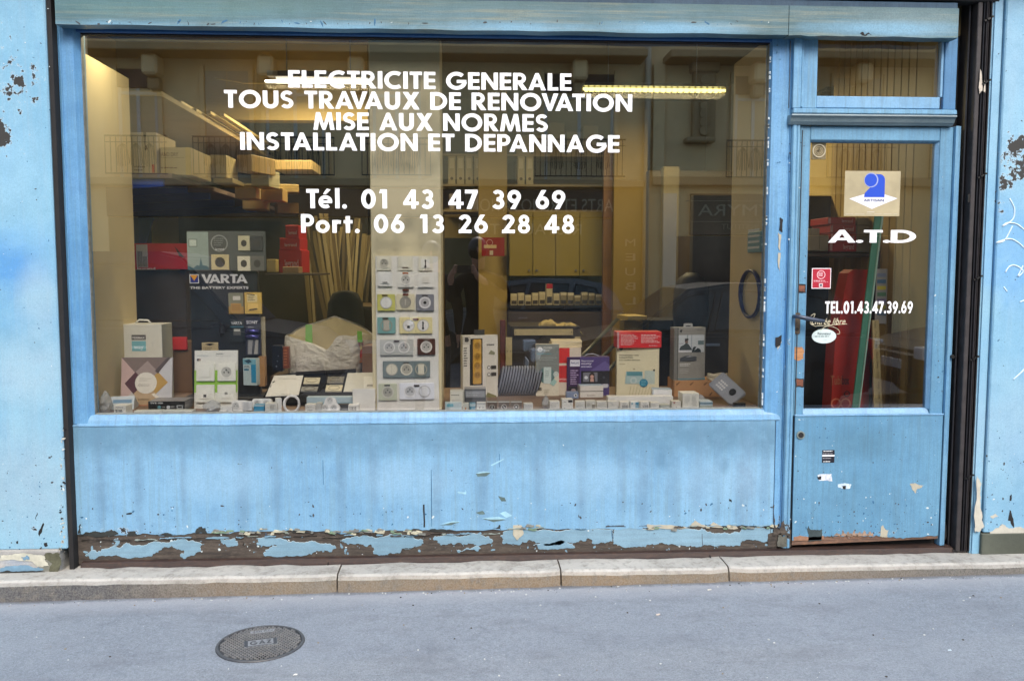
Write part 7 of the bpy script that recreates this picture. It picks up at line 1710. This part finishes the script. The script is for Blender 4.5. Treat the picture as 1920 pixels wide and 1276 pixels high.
prod('tiny_box', 'tiny white box at the glass below the green card', 'box', 411, 425, 769, 777, .02, (228,228,222), Y=.075, zt=ZT)
x_, z_ = U(547,757,.12)
o = coil(x_, .12, z_, .036, .040, .0055, 3, 'white_lead', 'looped white extension lead standing up at the front of the window', col(234,234,232,.3), 'lead', 3, True)
MB().tube([(.03,.02,.02),(.08,.03,.03),(.12,.04,.035),(.17,.035,.035),(.2,.0,.02)], .0045, 6).build('lead_tail', col(234,234,232,.3), o)
MB().tube([(.045+.028*math.cos(a*.35),.03+.002*a,-.012+.026*math.sin(a*.35)) for a in range(20)], .0045, 6).build('lead_loop', col(234,234,232,.3), o)
b_ = MB().box(-.05,.05,-.02,.015,-.045,-.018).build('plug', col(232,232,230,.3), o, .006, 2)
prod('white_wedge', 'white plastic wedge left of the looped lead', 'plug', 516, 530, 747, 768, .04, (226,228,226), Y=.11, zt=ZT, yaw=20)
# ================================================================ ACROSS THE STREET (seen mirrored in the glass)
FY = -14.6
M_fac = plain('cream_stone_facade', srgb(232,200,146), .85, .08, 1.2, .2)
M_facd = plain('grey_beige_stone', srgb(176,148,104), .85, .1, 2, .3)
M_win = plain('dark_window_glass', (.02,.022,.025), .06, .2, 2); M_wf = plain('white_window_frame', srgb(214,206,186), .6, .05, 5)
M_ironb = plain('black_balcony_iron', (.015,.015,.015), .5, .2, 10); M_curt = plain('net_curtain', srgb(190,184,166), .9, .06, 3)
M_shut = plain('slatted_shutter', srgb(196,182,150), .7, .05, 4); M_sf2 = plain('dark_brown_shop_fascia', srgb(70,56,40), .5, .15, 2)
hs = thing('stone_apartment_building', 'cream stone apartment building across the street with shops below', 'building', (0, FY, 0))
bx('wall', -14, 14, FY-4, FY-.02, 0, 8.2, M_fac, hs, 0)
vx = lambda px: V(px, 300, FY)[0]
vz = lambda py: V(960, py, FY)[1]
zc1 = vz(338); zc0 = vz(352)
bx('string_course', -14, vx(1205), FY-.02, FY+.22, zc0, zc1, M_facd, hs, .02); bx('string_course', vx(1222), 14, FY-.02, FY+.22, zc0+.05, zc1+.08, M_facd, hs, .02)
zb0, zb1 = vz(118), vz(72)
for i, (a, b) in enumerate(((150,1200),(1240,1900))): 
    bx('balcony_slab', vx(a), vx(b), FY-.02, FY+.75, zb0, zb0+.16, M_facd, hs, .02)
for a in (510,674,1082,1412,300,1600): 
    bx('console', vx(a)-.16, vx(a)+.16, FY, FY+.5, zb0-.42, zb0-.005, M_fac, hs, .05)
    bx('console_foot', vx(a)-.12, vx(a)+.12, FY, FY+.3, zb0-.7, zb0-.425, M_facd, hs, .04)
M_dn = plain('pale_downpipe', srgb(196,180,146), .5, .05, 4)
MB().cyl((vx(1211), FY+.1, .1), .07, 8, 'z', 12).build('downpipe', M_dn, hs)
bx('pier', vx(1222), vx(1244), FY-.02, FY+.1, zc1, zb0, M_fac, hs, .01)
# ornate pilaster
bx('carved_pilaster', vx(1294), vx(1336), FY-.02, FY+.2, vz(262), vz(118), M_facd, hs, .03)
bx('pilaster_cap', vx(1289), vx(1341), FY-.02, FY+.3, vz(135), vz(106), M_facd, hs, .03)
bx('pilaster_base', vx(1280), vx(1334), FY-.02, FY+.32, vz(268), vz(258), M_facd, hs, .03)
for i in range(7): MB().cyl((vx(1314), FY+.2, vz(150+i*16)), .12, .07, 'y', 8).build('rosette', M_facd, hs, .02)
bx('carved_pilaster', vx(505)-.2, vx(505)+.2, FY-.02, FY+.15, vz(200), vz(120), M_facd, hs, .03)
# windows (left, right px; shutters flag)
for (a, b, sh_) in ((225,300,0),(388,470,1),(500,610,0),(700,790,0),(1020,1150,0),(1375,1445,0),(1560,1650,1),(1750,1860,0)):
    x0_, x1_ = sorted((vx(a), vx(b))); z0_, z1_ = zc1+.02, vz(140)
    wv = MB().box(x0_, x1_, FY-.05, FY-.03, z0_, z1_).build('window', M_win, hs)
    bx('window_surround', x0_-.1, x0_, FY-.02, FY+.05, z0_, z1_+.1, M_fac, hs, .01); bx('window_surround', x1_, x1_+.1, FY-.02, FY+.05, z0_, z1_+.1, M_fac, hs, .01)
    if sh_:
        n = 34
        for half in (0, 1):
            xa_ = x0_+(x1_-x0_)/2*half; q = MB(); q.box(xa_+.01, xa_+(x1_-x0_)/2-.01, FY-.02, FY+.005, z0_, z1_)
            for k in range(n): q.box(xa_+.06, xa_+(x1_-x0_)/2-.06, FY+.005, FY+.025, z0_+.1+(z1_-z0_-.2)*k/n, z0_+.1+(z1_-z0_-.2)*(k+.55)/n)
            q.build('shutter', M_shut, hs)
    else:
        xm_ = (x0_+x1_)/2
        for xx in (x0_+.03, xm_, x1_-.03): bx('window_frame', xx-.035, xx+.035, FY-.03, FY+.01, z0_, z1_, M_wf, wv, 0)
        bx('window_frame', x0_, x1_, FY-.03, FY+.005, z1_-.5, z1_-.44, M_wf, wv, 0)
        bx('curtain', x0_+.08, x0_+(x1_-x0_)*.3, FY-.032, FY-.03, z0_, z1_, M_curt, wv, 0); bx('curtain', x1_-(x1_-x0_)*.28, x1_-.08, FY-.032, FY-.03, z0_, z1_, M_curt, wv, 0)
        bx('dark_blind', x0_, x1_, FY-.01, FY+.03, z1_-.36, z1_+.02, M_sf2, wv, 0)
    # balcony railing
    r = MB(); zz0, zz1 = z0_+.04, vz(262); xa_, xb_ = x0_-.22, x1_+.22
    r.box(xa_, xb_, FY+.2, FY+.235, zz1-.03, zz1); r.box(xa_, xb_, FY+.2, FY+.23, zz0, zz0+.025); r.box(xa_, xb_, FY+.205, FY+.225, zz1-.15, zz1-.135)
    k = 0; xx = xa_
    while xx < xb_-.01: r.box(xx, xx+.014, FY+.207, FY+.221, zz0, zz1-.02); xx += .11
    for c_ in range(3):
        cx_ = x0_+(x1_-x0_)*(c_+.5)/3
        for q_ in range(7):
            a_ = R(200+q_*23); r.tube([(cx_, FY+.214, zz1-.16), (cx_+.10*math.cos(a_), FY+.214, zz1-.22+.08*math.sin(a_)), (cx_+.13*math.cos(a_)*1.1, FY+.214, zz0+.25+.1*math.sin(a_))], .007, 4)
    r.build('balcony_railing', M_ironb, hs)
# shops below
bx('shop_fascia', vx(200), vx(1150), FY-.01, FY+.1, vz(408), vz(356), M_sf2, hs, .01)
bx('shop_front', vx(200), vx(1150), FY-.015, FY+.02, 0, vz(410), plain('dark_olive_shopfront', srgb(90,78,44), .3, .2, 1), hs, 0)
bx('shop_fascia', vx(1295), vx(1680), FY-.01, FY+.08, vz(440), vz(362), plain('brown_stone_fascia', srgb(120,98,70), .7, .1, 2), hs, .01)
bx('shop_front', vx(1250), vx(1680), FY-.012, FY+.03, 0, vz(442), plain('dark_shop_glass', (.03,.028,.025), .1, .3, 2), hs, 0)
bx('white_pier', vx(1243), vx(1268), FY-.01, FY+.12, 0, vz(362), plain('greyish_white_pier', srgb(196,190,176), .7, .05, 3), hs, .01)
M_sgn = plain('pale_sign_letters', srgb(170,156,124), .6, .05, 10)
def sign(text, pxl, pxr, pyb, h, parent, bold=.0):   # pxl: picture x of the word's START in the mirror (its right end), read right to left
    x0_, z_ = V(pxl, pyb, FY+.1); x1_, _ = V(pxr, pyb, FY+.1)
    mb = MB(); vs, fs = tmesh(text, bold); ax = min(v[0] for v in vs); bx2 = max(v[0] for v in vs)
    # seen from the street the word reads normally, i.e. with x decreasing when facing -y
    mb.add([(x0_+(v[0]-ax)/(bx2-ax)*(x1_-x0_), FY+.12, z_+v[1]/.73*h) for v in vs], [tuple(f) for f in fs]); mb.build('lettering', M_sgn, parent)
sign('ARTS ET RENOVATION', 1150, 880, 397, .28, hs); sign('RESTAURATION', 1090, 860, 440, .24, hs)
sign('YMYRA', 1447, 1308, 405, .26, hs); sign('INSTITUT', 1421, 1352, 430, .12, hs)
bx('sign_rule', vx(1284), vx(1490), FY+.115, FY+.122, vz(376.5), vz(375.5), M_sgn, hs, 0); bx('sign_rule', vx(1284), vx(1490), FY+.115, FY+.122, vz(415.5), vz(414.5), M_sgn, hs, 0)
for i, ch in enumerate('MEUBL'): sign(ch, 1191, 1172, 462+i*27, .17, hs)
bx('sign_panel', vx(1150), vx(1205), FY-.005, FY+.06, 0, vz(345), plain('olive_side_panel', srgb(126,106,54), .6, .1, 2), hs, 0)

# ---- parked vehicles
def lower(pts, r=.0): return pts
def vehicle(name, label, x, y, length, width, body, glass, cabin, wheels, c, face=1, tail=True, cat='car', z0=-.14):
    """body and cabin are side outlines (0..length, height); face 1: front to +x"""
    t = thing(name, label, cat, (x, y, z0)); P = plain(name+'_paint_'+str(int(c[0]*1000)), c, .28, .05, 3)
    fx = (lambda u: x+u*length) if face > 0 else (lambda u: x+(1-u)*length)
    def side(pts): 
        q = [(fx(u), z0+h) for u, h in pts]; return q if face > 0 else q[::-1]
    MB().prism(side(body), y, y+width).build('body', P, t, .05, 2)
    # cabin narrows upward
    q = [(fx(u), z0+h) for u, h in cabin]; zmin = min(z for _, z in q); zmax = max(z for _, z in q)
    rings = []
    for s in (0, 1):
        rings.append([(a, (y+.04+.16*(z-zmin)/(zmax-zmin)) if s == 0 else (y+width-.04-.16*(z-zmin)/(zmax-zmin)), z) for a, z in q])
    MB().loft(rings, 0, True, False).build('roof', P, t, .03, 2)
    for side_ in (0, 1):
        for g in glass:
            q = [(fx(u), z0+h) for u, h in g]; vs = []
            for a, z in q:
                yy = (y+.04+.16*(z-zmin)/(zmax-zmin))-.006 if side_ == 0 else (y+width-.04-.16*(z-zmin)/(zmax-zmin))+.006
                vs.append((a, yy, z))
            MB().add(vs, [list(range(len(vs)))]).build('side_window', M_win, t)
            m2 = MB(); v2 = [(v[0], v[1]+(.004 if side_ else -.004), v[2]) for v in vs]; m2.tube(v2+[v2[0]], .010, 5); m2.build('window_trim', M_metal, t)
    for wx in wheels:
        for yy in (y-.005, y+width-.2):
            w_ = MB().cyl((fx(wx), yy, z0+.31), .31, .205, 'y', 24).build('wheel', M_void, t, .02)
            MB().cyl((fx(wx), yy-.006 if yy < y+.5 else yy+.2, z0+.31), .2, .012, 'y', 20).build('rim', M_metal, w_)
    bx('door_handle', fx(.52)-.08, fx(.52)+.08, y+width, y+width+.03, z0+.78, z0+.81, M_steel, t, .005)
    if tail:
        for yy in (y+.08, y+width-.28): bx('tail_light', fx(.965)-.01, fx(1.0)+.012, yy, yy+.24, z0+.62, z0+.85, col(190,16,20,.2), t, .01)
        for yy in (y+.1, y+width-.32): bx('headlight', fx(.0)-.01, fx(.035)+.01, yy, yy+.22, z0+.6, z0+.74, col(210,214,220,.15), t, .01)
        bx('number_plate', fx(0)-.012 if face > 0 else fx(0), fx(0) if face > 0 else fx(0)+.012, y+width/2-.25, y+width/2+.25, z0+.45, z0+.56, col(220,222,222,.4), t, .002)
    mb = MB(); mb.box(fx(.72)-.07, fx(.72)+.07, y+width-.02, y+width+.14, z0+.92, z0+1.06); mb.build('wing_mirror', P, t, .03, 2)
    return t
hatch_b = [(0,.25),(.0,.62),(.01,.85),(.03,.92),(.70,.93),(.80,.88),(.93,.78),(.985,.66),(1,.45),(1,.25),(.9,.2),(.1,.2)]
hatch_c = [(.02,.9),(.06,1.22),(.12,1.40),(.22,1.47),(.42,1.48),(.54,1.42),(.72,.92)]
hatch_g = [[(.10,.96),(.15,1.32),(.24,1.38),(.27,.96)], [(.29,.96),(.27,1.39),(.44,1.40),(.47,.96)], [(.49,.96),(.46,1.39),(.54,1.34),(.68,.96)]]
xh1 = V(1182, 560, -10.9)[0]; 
vehicle('parked_hatchback', 'grey hatchback parked on the far side of the street', xh1-3.95, -12.6, 3.95, 1.7, [(1-a,b) for a,b in hatch_b][::-1], [[(1-a,b) for a,b in g] for g in hatch_g], [(1-a,b) for a,b in hatch_c], (.17,.83), (.10,.10,.105), 1, True)
xk = V(1648, 690, -5.2)[0]
vehicle('parked_saloon', 'dark blue hatchback parked by the near kerb on the right', xk-3.9, -7.05, 3.9, 1.72, [(1-a,b) for a,b in hatch_b][::-1], [[(1-a,b) for a,b in g] for g in hatch_g], [(1-a,b) for a,b in hatch_c], (.17,.83), (.006,.007,.01), 1, True)
xv = V(615, 600, -5.2)[0]
van_b = [(0,.3),(0,1.0),(.0,1.05),(.62,1.05),(.76,1.02),(.93,.9),(.99,.7),(1,.4),(.98,.28),(.1,.24)]
van_c = [(.0,1.0),(.0,1.5),(.02,1.78),(.06,1.84),(.56,1.84),(.62,1.78),(.78,1.0)]
van_g = [[(.05,1.12),(.05,1.66),(.26,1.68),(.26,1.12)], [(.30,1.10),(.30,1.70),(.55,1.70),(.60,1.64),(.72,1.08)]]
vehicle('parked_estate', 'black estate car parked farther right by the near kerb', xk+.6, -7.0, 4.2, 1.72, [(1-a,b) for a,b in hatch_b][::-1], [[(1-a,b) for a,b in g] for g in hatch_g], [(1-a,b) for a,b in hatch_c], (.17,.83), (.015,.015,.018), 1, True)
vehicle('parked_van', 'dark slate blue panel van parked by the near kerb on the left', xv-4.3, -7.2, 4.3, 1.85, van_b, van_g, van_c, (.18,.82), (.016,.022,.035), 1, False, 'van')

# ================================================================ PEOPLE
def human(name, label, base, pose, skin, coat, trousers, hair, clothes):
    """pose: dict joint -> (offset from base, radius); edges form one skinned body"""
    t = thing(name, label, 'person', base)
    me = bpy.data.meshes.new('body'); ks = list(pose['v']); ix = {k: i for i, k in enumerate(ks)}
    me.from_pydata([pose['v'][k][0] for k in ks], [(ix[a], ix[b]) for a, b in pose['e']], [])
    o = bpy.data.objects.new('body', me); COL.objects.link(o)
    sk = o.modifiers.new('skin', 'SKIN'); sk.use_smooth_shade = True; sk.branch_smoothing = .6
    for i, k in enumerate(ks):
        r = pose['v'][k][1]; r = (r, r) if not isinstance(r, tuple) else r
        me.skin_vertices[0].data[i].radius = r; me.skin_vertices[0].data[i].use_root = (k == 'pelvis')
    ss = o.modifiers.new('sub', 'SUBSURF'); ss.levels = 2; ss.render_levels = 2
    dg = bpy.context.evaluated_depsgraph_get(); m2 = bpy.data.meshes.new_from_object(o.evaluated_get(dg)); bpy.data.objects.remove(o); bpy.data.meshes.remove(me)
    m2.materials.clear()
    for m in (skin, coat, trousers): m2.materials.append(m)
    hz = pose['v']['neck'][0][2]-.01; hands = [pose['v'][k][0] for k in ('lwrist','rwrist')]
    for p in m2.polygons:
        c = p.center; mi = 1
        if c.z > hz: mi = 0
        elif c.z < .80: mi = 2
        for h in hands:
            if (Vector(h)-c).length < .16 and pose['near'](Vector(h), c): mi = 0
        p.material_index = mi; p.use_smooth = True
    b = bpy.data.objects.new('body', m2); COL.objects.link(b); b.parent = t; ORG[b.name] = Vector(base)
    hx, hy, hz_ = pose['v']['head'][0]; f = pose.get('face', 1)
    M = Matrix.Translation((hx, hy, hz_+.01))
    # hair cap, nose, ears
    mb = MB(); rings = []
    for i in range(9):
        a = math.pi*i/8*.62; rings.append([(hx+math.sin(a)*.101*math.cos(u)+0, hy-.018*f+math.sin(a)*.112*math.sin(u), hz_+.012+math.cos(a)*.125-(.03 if math.sin(u)*f < -.2 and i > 5 else 0)) for u in [2*math.pi*k/20 for k in range(20)]])
    mb.loft(rings, 0, True, True)
    hr = mb.build('hair', hair, None); hr.parent = t; ORG[hr.name] = Vector(base)
    mb = MB(); mb.loft([[(hx+dx, hy+f*(.095), hz_+dz) for dx, dz in ((-.016,-.03),(.016,-.03),(.008,.03),(-.008,.03))], [(hx, hy+f*.122, hz_-.022)]*4], 0, False, True); mb.cyl((hx-.092, hy, hz_-.0), .022, .012, 'x', 10); mb.cyl((hx+.08, hy, hz_-.0), .022, .012, 'x', 10)
    q = mb.build('face_features', skin, None); q.parent = t
    mb = MB()
    for s in (-1, 1): mb.box(hx+s*.033-.014, hx+s*.033+.014, hy+f*.092-.004, hy+f*.092+.004, hz_+.004, hz_+.014)
    mb.box(hx-.022, hx+.022, hy+f*.094-.003, hy+f*.094+.003, hz_-.058, hz_-.051); q = mb.build('eyes_and_mouth', M_void, None); q.parent = t
    mb = MB(); mb.loft([[(hx+rx_*math.cos(R(a)), hy+ry_*math.sin(R(a)), hz_+z_) for a in range(10,171,16)] for z_, rx_, ry_ in ((-.10,.05,.07),(-.07,.074,.096),(-.03,.088,.112),(-.005,.09,.11))], 0, False, True, False); q = mb.build('dark_face_mask', M_coat, None); q.parent = t
    return t
M_skin = plain('skin', srgb(150,104,84), .55, .06, 10); M_coat = plain('black_puffer_coat', (.006,.006,.008), .95, .3, 12, .6, spec=.08); M_trs = plain('black_trousers', (.01,.01,.013), .8, .2, 10); M_hair = plain('black_hair', (.01,.008,.007), .5, .2, 60, .4)
def base_pose(sx=1):
    v = {'pelvis': ((0,0,.95),(.17,.13)), 'waist': ((0,0,1.08),(.16,.125)), 'chest': ((0,.0,1.30),(.20,.15)), 'collar': ((0,0,1.45),(.13,.11)), 'neck': ((0,0,1.51),(.062,.062)), 'chin': ((0,.02,1.58),(.07,.08)), 'head': ((0,.02,1.68),(.088,.105)), 'crown': ((0,.01,1.755),(.055,.065))}
    e = [('pelvis','waist'),('waist','chest'),('chest','collar'),('collar','neck'),('neck','chin'),('chin','head'),('head','crown')]
    for s, n in ((-1,'l'),(1,'r')):
        v[n+'hip'] = ((s*.10,0,.88),(.12,.12)); v[n+'knee'] = ((s*.12,.02,.50),(.075,.075)); v[n+'ankle'] = ((s*.13,-.01,.10),(.05,.05)); v[n+'toe'] = ((s*.15,.15,.045),(.045,.04))
        e += [('pelvis',n+'hip'),(n+'hip',n+'knee'),(n+'knee',n+'ankle'),(n+'ankle',n+'toe')]
    return v, e
def add_arm(v, e, n, s, elbow, wrist, palm, fingers, thumb):
    v[n+'shoulder'] = ((s*.19,0,1.42),(.085,.085)); v[n+'elbow'] = (elbow,(.06,.06)); v[n+'wrist'] = (wrist,(.034,.034)); v[n+'palm'] = (palm,(.034,.02))
    e += [('collar',n+'shoulder'),(n+'shoulder',n+'elbow'),(n+'elbow',n+'wrist'),(n+'wrist',n+'palm')]
    for i, (a, b, c) in enumerate(fingers):
        for j, p in enumerate((a, b, c)): v['%sf%d%d' % (n,i,j)] = (p,(.0095-.001*j,)*2)
        e += [(n+'palm','%sf%d0' % (n,i)),('%sf%d0' % (n,i),'%sf%d1' % (n,i)),('%sf%d1' % (n,i),'%sf%d2' % (n,i))]
    for j, p in enumerate(thumb): v['%st%d' % (n,j)] = (p,(.011-.001*j,)*2)
    e += [(n+'palm',n+'t0'),(n+'t0',n+'t1')]
gph = -.022
# photographer: holds the phone level in both hands at the lens, body behind it
bx_, by_ = .16, -4.66
v, e = base_pose()
PHZ = HCAM-gph; ph_y = -4.305-by_
for s, n in ((-1,'l'),(1,'r')):
    hxn = s*.085-bx_ ; cx_ = -bx_+s*.082
    fing = []
    for i in range(4):
        zf = PHZ+.035-.021*i
        fing.append(((cx_+s*.012, ph_y-.004, zf),(cx_+s*.006, ph_y+.012*.9, zf+.002),(cx_-s*.02*(1-.12*i), ph_y+.012-.0, zf)))
    add_arm(v, e, n, s, ((s*.30, .10, 1.20) if True else 0), (cx_+s*.05, ph_y-.06, PHZ-.07), (cx_+s*.026, ph_y-.022, PHZ-.015), fing, ((cx_+s*.02, ph_y-.03, PHZ-.035),(cx_-s*.012, ph_y-.02, PHZ-.03)))
v['head'] = ((-.02,.05,1.70+.02),(.088,.105)); v['crown'] = ((-.02,.04,1.80),(.055,.065)); v['chin'] = ((-.01,.05,1.61),(.07,.08)); v['neck'] = ((0,.01,1.53),(.062,.062))
photographer = human('person', 'person in a black puffer coat photographing the shop with a phone in both hands', (bx_, by_, gph), {'v': v, 'e': e, 'near': lambda h, c: c.y > h.y-.02}, M_skin, M_coat, M_trs, M_hair, None)
ph = thing('phone', 'black smartphone held level in both hands of the photographer', 'phone', (0,-4.30,HCAM))
bx('phone_body', -.082, .082, -4.309, -4.301, HCAM-.038, HCAM+.038, plain('black_phone_glass', (.02,.02,.024), .1, .1, 5), ph, .003, 2)
bx('camera_island', .04, .075, -4.3008, -4.2985, HCAM+.0, HCAM+.033, M_metal, ph, .001)
# companion at the left, in a cap
bx_, by_ = -.33, -4.62
v, e = base_pose()
for s, n in ((-1,'l'),(1,'r')):
    w_ = (s*.27, .06, .86); fing = [((s*.27+.012*(i-1.5)*0, .075+.016*(i-1.5), .79),(s*.268, .078+.016*(i-1.5), .755-.004*abs(i-1.4)),(s*.262, .082+.014*(i-1.5), .73)) for i in range(4)]
    add_arm(v, e, n, s, (s*.27, -.03, 1.12), w_, (s*.27,.07,.82), fing, ((s*.262,.11,.81),(s*.258,.125,.785)))
human('person', 'person in dark winter clothes and a black cap standing beside the photographer', (bx_, by_, gph), {'v': v, 'e': e, 'near': lambda h, c: c.z < h.z+.01}, M_skin, M_coat, M_trs, M_hair, None)
